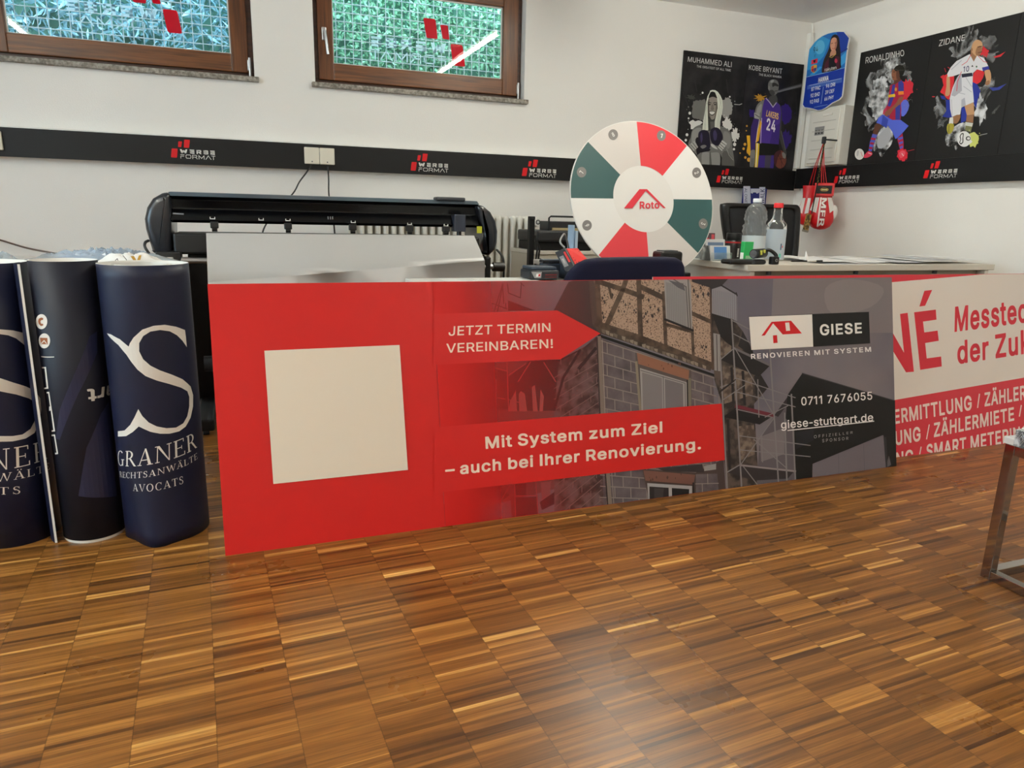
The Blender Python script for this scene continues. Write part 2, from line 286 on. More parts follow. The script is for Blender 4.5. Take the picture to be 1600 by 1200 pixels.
 'u': '410;53,378 54,109 66,66 82,39 101,20 134,2 166,-4 200,-4 234,5 258,18 278,36 298,67 299,1 356,1 356,378 295,376 295,139 293,122 284,100 270,79 250,62 227,53 198,50 174,53 150,64 136,76 123,96 116,118 113,378',
 'v': '389;18,378 162,2 226,0 370,378 305,378 225,159 196,60 164,158 85,376',
 'y': '389;48,-139 89,-146 118,-143 138,-136 170,-114 191,-85 212,-37 370,379 305,378 222,150 194,62 166,154 85,377 18,378 162,-1 143,-54 124,-80 114,-85 94,-90 60,-87',
 'z': '380;338,0 336,56 126,58 332,330 332,378 48,378 50,323 254,321 42,45 42,0',
 'Ä': '480;204,509 196,495 17,0 85,0 134,141 343,142 395,0 462,0 277,506 274,509;238,453 322,199 156,200;205,597 205,627 195,642 182,650 168,653 152,650 140,642 130,627 130,597 140,583 151,576 164,572 184,576 194,583;349,597 349,627 339,642 326,650 312,653 296,650 284,642 274,627 274,597 282,585 295,576 308,572 328,576 338,583',
 '–': '350;350,190 348,244 -1,242 2,187',
}
FONT_M = {
 '!': '214;128,92 86,92 66,76 56,62 53,50 56,20 67,4 86,-10 128,-10 144,0 157,18 161,34 157,64 146,80;73,151 139,151 146,158 150,510 144,517 70,517 63,510 66,158',
 '-': '318;277,184 278,246 272,253 46,253 40,248 39,185 44,179 271,178',
 '.': '206;53,20 64,4 83,-10 101,-14 126,-10 142,0 155,18 159,34 155,64 143,81 125,92 110,96 83,92 63,77 53,62',
 '0': '471;248,525 198,522 164,511 136,494 106,466 85,436 70,402 56,354 49,294 49,212 56,152 69,108 85,72 106,42 136,14 165,-3 195,-12 220,-15 276,-12 306,-3 335,14 365,42 386,72 402,108 415,152 422,212 422,294 416,346 401,402 386,436 367,464 326,500 300,514;226,450 254,448 272,442 291,429 304,414 320,389 330,359 338,328 343,288 344,251 338,180 321,124 306,96 294,83 276,69 246,60 216,61 195,69 165,96 141,149 133,180 128,220 127,257 133,328 150,383 163,408 180,429 200,442',
 '1': '358;218,-9 224,-3 224,512 217,518 134,518 16,431 15,356 20,349 30,349 141,429 141,-3 148,-10',
 '2': '471;68,-9 400,-10 406,-4 407,58 402,65 181,66 334,229 373,282 390,316 399,364 398,400 390,428 366,466 341,492 313,509 288,518 250,524 217,524 174,516 124,490 99,465 83,441 68,394 66,360 72,354 140,354 145,358 151,393 168,424 193,441 230,451 248,449 274,441 296,428 307,416 316,394 320,366 312,333 283,287 64,51 63,-3',
 '3': '471;76,517 70,510 70,449 76,443 278,442 158,304 157,245 164,238 236,237 282,223 299,211 316,191 326,167 328,142 325,120 317,102 302,84 281,71 236,60 196,63 179,68 158,80 143,94 134,110 127,136 122,140 50,140 45,136 45,119 57,74 72,50 111,14 161,-7 202,-15 254,-15 294,-7 323,3 348,18 375,44 401,86 411,132 409,179 386,230 348,270 320,286 293,295 253,299 389,456 389,512 383,517',
 '4': '471;324,518 253,518 247,514 39,160 39,102 44,96 282,95 282,-3 289,-10 356,-9 360,-3 361,94 424,95 431,102 429,168 424,172 360,174 359,322 354,326 289,326 283,321 282,172 134,174 325,498 329,512',
 '5': '471;378,517 102,517 96,512 67,250 78,243 140,237 180,259 207,266 254,263 279,253 302,234 318,206 328,166 324,136 314,108 302,92 279,72 254,62 238,60 207,62 186,69 166,83 150,104 140,134 135,139 64,138 61,132 63,101 84,54 102,33 148,0 172,-9 206,-15 264,-14 300,-4 328,10 370,47 386,70 399,98 409,150 409,190 404,215 389,254 374,277 346,306 306,331 262,342 231,343 207,340 182,334 158,322 155,324 170,442 378,443 383,449 383,510',
 '6': '471;334,517 258,517 251,512 115,311 89,264 70,212 65,191 65,136 73,96 83,71 101,46 126,21 146,6 176,-7 202,-14 238,-17 270,-13 324,5 346,21 370,45 384,65 397,94 407,140 405,191 390,240 373,267 338,298 304,314 268,322 214,322 339,503 339,512;242,58 210,62 187,72 172,84 155,108 144,144 146,184 160,215 170,229 187,242 223,255 259,253 283,242 297,232 316,203 326,170 324,132 315,107 302,88 286,74 260,62',
 '7': '471;102,-9 176,-10 184,-3 409,444 409,512 404,518 68,518 62,513 61,450 66,444 317,441 98,6 98,-4',
 '8': '471;202,523 174,517 126,492 90,454 79,432 71,395 72,352 79,329 105,288 132,268 107,251 83,227 65,200 53,160 53,113 61,83 74,58 90,38 116,15 140,2 194,-14 232,-17 276,-14 322,-1 354,15 384,42 409,80 419,124 419,148 412,182 390,224 364,250 338,268 365,288 391,329 399,365 398,407 391,432 376,459 344,492 324,505 296,517 268,523;336,136 333,118 322,95 295,72 264,61 220,58 184,68 160,82 148,94 140,110 134,142 137,161 148,184 164,202 182,214 210,223 235,226 260,223 288,214 307,201 327,174 333,161;154,356 153,392 163,414 175,430 192,440 212,448 246,450 282,439 302,423 316,394 317,358 307,335 292,318 259,302 223,300 192,309 169,327',
 '9': '471;136,-9 211,-10 219,-3 358,202 381,243 400,292 407,332 407,364 400,404 391,428 370,463 344,488 300,515 252,524 204,523 172,515 128,490 101,464 86,442 73,414 65,376 66,314 76,280 97,244 123,218 164,195 202,187 255,188 131,6 131,-4;238,451 260,447 274,441 301,422 313,404 324,376 326,338 315,302 300,279 284,267 264,258 232,253 193,264 170,280 157,298 148,324 144,360 155,400 175,427 187,437 211,447',
 'A': '498;208,518 200,512 196,500 20,16 17,-4 24,-10 97,-10 102,-6 151,132 344,133 396,-6 402,-10 475,-9 480,-3 477,16 294,513 288,518;247,419 318,212 316,208 178,208',
 'B': '474;64,518 59,512 60,-4 66,-10 286,-8 333,0 380,21 404,44 417,62 428,82 436,122 434,165 429,188 420,207 393,241 353,267 376,282 394,300 405,316 413,339 416,366 415,400 398,448 364,486 345,498 315,511 261,518;144,220 266,221 282,219 310,209 339,184 351,158 355,138 353,120 344,100 334,89 316,78 284,68 248,65 144,66;144,294 144,443 248,443 274,440 302,431 315,422 326,408 335,375 333,352 322,328 294,306 268,297 240,293',
 'C': '528;374,3 397,15 423,35 452,66 477,107 490,152 490,165 484,169 414,169 407,162 393,125 377,102 344,80 320,69 288,63 268,63 223,72 194,88 161,119 143,149 131,180 122,240 123,288 131,328 152,376 180,409 199,424 223,436 250,444 282,447 306,443 334,434 361,419 387,394 402,366 407,346 415,339 487,340 490,344 491,354 478,398 453,443 434,464 398,493 368,508 331,520 290,525 232,522 188,509 153,492 128,472 93,436 71,400 53,358 41,275 44,198 53,152 71,108 93,72 129,35 156,15 188,-1 242,-14 307,-15',
 'D': '520;64,-9 231,-10 280,-6 327,6 364,22 399,46 431,81 447,108 465,150 476,200 479,234 476,310 465,360 453,390 434,424 396,466 368,486 327,504 278,515 242,518 66,518 60,513 59,-3;144,66 144,442 230,443 262,440 312,425 346,404 364,383 380,354 390,324 398,278 398,232 390,186 380,156 363,128 346,107 322,90 294,78 256,68',
 'E': '437;387,-9 392,-3 392,58 387,65 144,66 144,219 368,220 373,226 373,288 366,295 144,295 143,441 384,444 389,450 389,513 382,518 64,518 59,512 60,-4 66,-10',
 'F': '428;64,-9 136,-10 143,-4 144,212 357,212 364,219 364,280 358,287 144,288 144,442 381,444 386,450 386,512 381,518 66,518 60,513 59,-3',
 'G': '538;230,522 187,509 150,491 116,462 90,432 73,404 53,358 42,306 42,200 53,152 70,110 96,68 124,39 146,22 192,-3 229,-12 259,-15 319,-14 361,-3 394,12 420,29 450,59 468,84 484,120 494,158 495,260 488,265 288,265 282,258 282,197 286,192 412,190 414,186 408,155 382,106 346,78 324,69 292,63 253,64 228,71 194,88 161,119 143,149 131,180 123,220 122,268 130,322 142,356 163,393 196,422 226,437 256,445 280,447 320,439 362,418 387,389 407,347 414,341 486,340 492,346 492,353 480,395 454,440 428,468 398,491 355,512 324,520 289,525',
 'H': '535;64,-9 136,-10 143,-4 146,223 392,222 393,-4 399,-10 468,-10 474,-5 475,512 470,518 399,518 393,513 390,298 144,298 143,513 136,518 66,518 60,514 59,-3',
 'I': '187;130,518 56,518 49,512 49,-3 56,-10 130,-10 136,-3 136,512',
 'J': '414;348,517 279,517 273,512 272,148 269,120 261,98 251,83 236,71 212,61 176,61 154,69 139,80 126,98 118,122 116,174 112,180 39,181 33,176 37,102 51,62 74,29 111,2 146,-10 178,-15 243,-10 276,2 307,23 336,59 350,95 353,126 353,510',
 'K': '485;463,-9 467,-4 467,4 265,288 464,502 465,514 459,518 368,518 190,326 142,270 143,513 136,518 64,518 59,512 60,-5 66,-10 136,-10 143,-4 144,164 206,228 375,-8',
 'L': '411;64,518 59,512 60,-4 66,-10 374,-9 379,-3 379,58 374,65 144,66 143,512 136,518',
 'M': '646;582,517 483,518 475,512 354,196 324,108 297,186 170,513 164,518 66,518 61,514 59,-3 63,-8 134,-10 140,-3 140,370 169,288 285,-2 292,-10 354,-10 360,-4 504,368 504,-4 510,-10 579,-10 584,-6 586,512',
 'N': '542;476,-9 481,-3 480,514 474,518 405,518 398,512 399,126 155,512 147,518 64,518 59,512 60,-5 66,-10 136,-10 143,-3 141,388 210,273 388,-6 393,-10',
 'O': '551;320,522 289,525 232,522 188,509 153,492 128,472 93,436 71,400 53,358 44,310 41,275 44,198 53,152 71,108 93,72 128,36 149,20 188,-1 230,-12 258,-15 322,-12 360,-3 405,22 427,39 455,68 478,104 498,152 509,200 509,306 498,358 478,404 453,442 426,471 402,490 360,511;260,63 223,72 199,84 180,99 160,122 142,152 131,180 123,220 122,268 129,320 139,348 155,380 176,407 198,424 223,436 258,445 278,447 304,443 340,431 374,408 393,386 409,358 423,316 429,278 429,230 420,180 409,152 393,122 372,99 352,84 325,71 290,63',
 'P': '463;64,-9 136,-10 143,-4 144,176 274,178 318,186 345,198 369,214 392,237 408,261 422,300 427,330 425,381 419,406 407,436 393,457 370,479 346,495 309,510 252,518 66,518 60,513 59,-3;144,252 144,443 264,442 300,431 320,416 335,393 343,369 344,348 342,324 333,298 320,279 292,261 262,253',
 'R': '467;64,518 59,512 60,-5 66,-10 136,-10 143,-4 144,188 248,188 353,-4 360,-10 442,-9 446,-4 446,4 338,202 368,222 395,248 410,270 422,303 427,334 425,386 417,417 396,457 376,476 348,497 320,509 296,514 254,518;144,442 264,442 303,431 320,418 335,398 344,358 342,328 332,301 320,287 304,277 272,266 237,263 144,264',
 'S': '465;275,523 197,523 167,516 140,506 102,482 76,454 62,429 54,404 52,362 56,338 68,308 90,280 116,261 156,241 302,195 333,172 343,153 345,135 341,118 329,97 316,83 281,66 238,58 182,67 156,80 141,93 131,110 122,141 118,146 46,146 40,142 39,124 45,94 59,64 76,40 105,15 132,0 190,-16 230,-19 276,-16 306,-9 341,4 367,20 390,41 416,81 424,108 426,164 421,182 409,208 380,241 324,273 188,315 160,328 137,357 135,387 148,416 179,438 226,449 256,448 275,443 306,428 321,416 329,402 336,376 342,369 412,368 417,372 417,405 409,429 385,465 355,492 332,506 305,516',
 'T': '467;268,-10 274,-3 274,441 430,444 435,450 434,513 428,518 36,518 31,512 31,450 36,444 193,442 193,-3 200,-10',
 'U': '535;64,517 59,511 59,170 62,138 70,106 87,73 117,36 150,11 186,-5 222,-15 298,-16 320,-13 346,-7 375,5 404,23 431,49 450,74 464,103 472,133 475,160 474,512 468,518 399,518 393,512 392,168 387,145 375,115 356,90 333,76 290,62 246,62 210,73 172,98 157,121 144,160 141,512 135,518',
 'V': '498;20,517 17,512 19,496 203,-3 211,-10 290,-9 297,-3 478,496 480,513 474,518 402,518 395,513 250,90 222,178 102,513 96,518',
 'W': '704;686,514 680,518 610,518 602,512 500,114 399,512 391,518 311,518 305,512 202,114 100,513 94,518 20,517 17,512 17,500 156,-6 162,-10 241,-10 247,-4 352,381 455,-4 462,-10 544,-8 550,3 673,450 687,501',
 'Y': '490;210,-10 278,-10 285,-4 286,202 471,501 473,512 468,518 388,518 380,512 246,287 220,333 106,517 24,518 17,513 17,502 202,204 203,-3',
 'Z': '456;44,518 39,512 39,450 44,444 310,441 44,54 43,-4 49,-10 412,-9 417,-3 417,58 412,65 145,66 414,456 414,513 408,518',
 'a': '407;350,-9 355,-3 355,267 348,304 339,326 325,346 303,366 276,381 248,389 230,392 166,391 134,383 100,368 86,357 52,320 41,296 42,286 46,282 112,265 140,299 165,314 184,320 224,320 243,314 261,301 273,273 275,255 271,244 254,238 168,227 112,215 84,203 63,188 40,159 31,122 32,78 48,40 81,6 120,-12 138,-16 186,-17 219,-11 249,3 276,25 277,-3 282,-9;275,172 275,136 269,111 253,84 231,67 206,58 170,55 144,61 118,80 112,93 112,116 120,133 134,143 168,155',
 'b': '442;58,517 52,511 53,-4 59,-9 125,-8 130,-2 131,34 170,-1 203,-14 263,-16 299,-7 326,7 357,32 373,52 386,76 398,109 406,146 408,210 400,262 388,298 364,334 327,370 302,382 270,392 230,393 202,390 176,382 156,369 132,345 131,512 125,518;228,56 192,64 170,78 152,102 143,120 135,148 132,212 143,258 162,290 174,302 192,313 230,321 266,313 296,292 307,277 323,234 328,182 323,144 316,121 298,89 266,64',
 'c': '414;318,366 292,379 250,392 205,393 168,388 121,369 98,350 73,324 59,301 44,265 36,228 35,166 43,116 55,84 72,54 103,21 122,7 146,-5 181,-15 240,-16 276,-10 316,10 340,29 372,73 381,98 378,110 310,126 304,121 292,94 283,81 262,67 223,56 199,57 176,64 150,83 136,102 127,120 119,148 114,193 125,252 147,290 176,312 199,319 217,321 258,312 282,295 298,271 302,259 308,254 322,254 378,271 379,283 363,319 348,338',
 'd': '442;385,517 318,518 311,512 310,345 288,368 265,382 229,392 172,392 144,384 107,362 74,330 55,296 43,265 35,220 35,158 43,112 67,58 89,30 116,7 144,-7 180,-16 240,-14 265,-5 286,8 312,34 312,-2 318,-8 384,-9 390,-4 390,511;198,57 176,64 159,74 136,102 119,148 114,182 116,211 125,254 137,278 152,297 174,312 196,319 229,320 250,313 269,302 282,290 297,265 311,210 311,169 304,136 294,108 270,75 250,64 230,58',
 'e': '422;180,392 148,382 116,366 72,324 55,294 44,264 35,217 35,166 43,116 55,84 72,54 98,24 122,7 148,-5 184,-15 252,-16 271,-13 296,-5 316,5 348,29 375,67 383,86 381,97 378,100 313,114 276,70 254,61 230,56 193,59 164,70 139,92 124,121 116,158 384,160 389,166 389,229 384,258 363,313 342,340 312,367 282,382 254,390 226,393;117,230 127,265 143,289 170,310 199,320 236,318 269,304 283,290 297,266 306,234 304,230',
 'f': '272;87,-10 153,-10 159,-4 160,315 238,317 245,324 244,383 238,388 160,388 161,428 171,453 184,461 213,464 238,460 244,464 258,507 260,524 255,530 243,534 208,539 166,536 141,528 118,515 97,492 84,465 80,388 12,388 6,382 5,324 9,319 80,315 80,-3',
 'g': '443;385,388 318,388 312,382 312,344 288,368 270,380 242,391 169,391 144,383 116,370 89,346 59,305 43,266 36,236 36,148 43,116 55,86 89,40 120,17 144,5 180,-3 223,-3 240,-1 270,9 311,41 311,-8 306,-36 297,-55 284,-67 262,-79 230,-87 200,-87 168,-79 140,-62 114,-33 103,-34 55,-60 52,-64 52,-74 64,-96 108,-135 140,-150 178,-158 241,-159 278,-153 316,-139 348,-118 378,-78 389,-43 390,-19 390,382;218,321 254,311 271,301 289,281 307,236 312,186 307,148 300,125 284,98 266,83 252,75 224,69 204,69 168,80 142,101 121,146 114,198 119,232 127,257 148,294 176,313 196,319',
 'h': '428;58,518 52,512 53,-4 59,-10 125,-10 131,-4 132,225 135,254 144,279 161,299 197,317 228,319 260,309 269,302 286,282 294,256 296,-4 302,-10 370,-9 375,-3 375,258 368,302 358,327 345,346 312,375 264,392 202,390 156,371 132,350 131,513 125,518',
 'i': '185;59,-10 125,-10 132,-3 132,381 125,388 59,388 52,381 52,-3;44,464 71,438 84,434 114,438 132,450 142,466 144,490 140,504 125,523 113,530 98,533 71,530 59,521 44,502',
 'k': '399;58,518 52,512 53,-4 59,-10 125,-10 131,-4 132,134 162,162 298,-9 384,-9 390,-3 388,8 224,216 376,372 377,382 371,388 288,387 132,230 131,513 125,518',
 'l': '182;125,536 56,536 49,530 49,-3 56,-10 125,-10 132,-3 132,530',
 'm': '628;574,-5 573,290 559,333 549,348 525,372 492,389 473,394 438,395 412,392 386,384 360,369 328,335 298,372 281,384 257,392 220,395 191,390 158,374 131,350 130,381 125,387 59,388 53,383 52,-3 57,-9 125,-10 131,-4 132,236 135,261 144,285 156,300 174,312 198,320 224,319 239,314 258,300 269,282 274,256 274,-3 278,-8 346,-10 352,-4 352,240 355,262 365,288 380,305 390,312 418,320 452,317 476,305 493,274 496,252 497,-4 503,-10 568,-10',
 'n': '428;370,-9 375,-3 375,258 367,306 346,346 308,378 264,392 202,390 156,371 131,348 130,381 125,387 57,387 52,381 53,-5 59,-10 125,-10 131,-4 132,225 135,254 144,279 161,299 197,317 228,319 260,309 269,302 286,282 294,256 296,-4 302,-10',
 'o': '433;181,392 151,384 121,369 89,342 65,312 46,270 36,228 36,148 44,110 64,67 78,46 117,10 146,-5 181,-15 253,-15 286,-5 312,7 331,21 361,54 378,82 388,109 398,148 398,228 390,262 375,300 361,323 342,344 314,368 286,382 252,392;216,321 234,320 253,313 275,301 287,289 307,253 318,208 315,148 298,102 277,77 256,64 222,56 199,57 176,64 149,84 127,120 114,181 116,208 125,252 146,290 176,312',
 'r': '277;58,-9 125,-10 131,-4 132,234 135,258 148,284 173,306 206,316 254,313 259,316 261,386 256,392 209,394 179,387 157,376 131,353 130,381 125,387 59,388 53,382 52,-3',
 's': '383;246,388 182,393 147,388 120,379 98,368 65,337 49,301 47,264 51,242 60,220 75,200 96,184 124,170 242,138 257,127 266,112 263,88 247,70 228,61 196,54 164,58 136,70 123,84 113,109 106,115 96,116 41,103 37,98 37,85 42,67 54,44 79,16 118,-7 160,-16 224,-16 249,-11 280,1 308,19 330,42 342,64 349,94 346,136 336,160 318,182 300,196 276,208 158,241 139,252 130,262 128,278 132,294 142,306 168,319 188,323 222,319 246,307 273,269 288,269 333,280 340,284 341,296 336,310 317,343 290,369',
 't': '245;225,-7 230,-2 230,11 220,57 213,63 176,60 164,62 153,68 147,80 143,104 143,316 218,319 221,324 221,383 214,388 144,389 142,475 136,480 70,479 65,473 65,389 12,388 5,382 7,322 12,318 65,316 65,82 69,58 76,38 89,20 120,-3 144,-11 174,-14 206,-12',
 'u': '428;57,386 52,380 54,104 66,61 82,35 119,2 160,-12 194,-15 226,-11 270,8 298,33 298,-2 304,-8 370,-8 375,-2 374,383 368,387 302,387 296,382 293,127 280,97 254,71 230,62 198,60 172,68 154,80 141,100 133,124 131,382 125,387',
 'v': '407;19,384 18,374 21,363 162,-3 170,-10 239,-9 248,6 380,351 388,372 388,382 382,388 311,388 305,382 225,164 204,98 103,381 95,388 24,388',
 'y': '407;53,-148 83,-155 102,-155 131,-152 152,-145 184,-123 209,-90 223,-61 388,371 388,383 383,388 311,388 305,383 203,99 103,382 95,388 24,388 18,383 18,371 161,-1 143,-49 127,-72 108,-80 68,-77 60,-83 48,-132 48,-144',
 'z': '398;352,-9 356,-3 356,58 351,65 153,66 350,326 350,383 344,388 52,387 47,381 47,321 52,315 244,314 42,50 42,-5 48,-10',
 'Ä': '498;208,518 200,512 196,500 20,16 17,-4 24,-10 97,-10 102,-6 151,132 344,133 396,-6 402,-10 475,-9 480,-3 477,16 294,513 288,518;247,419 318,212 316,208 178,208;223,592 223,632 212,647 196,659 181,662 157,659 144,650 130,632 130,592 143,576 156,567 169,563 198,567 212,578;367,592 367,632 356,647 340,659 325,662 301,659 285,648 274,632 274,592 285,578 300,567 313,563 342,567 356,578',
 '–': '368;-1,246 -1,185 6,178 362,178 368,185 368,246 362,253 6,253',
}
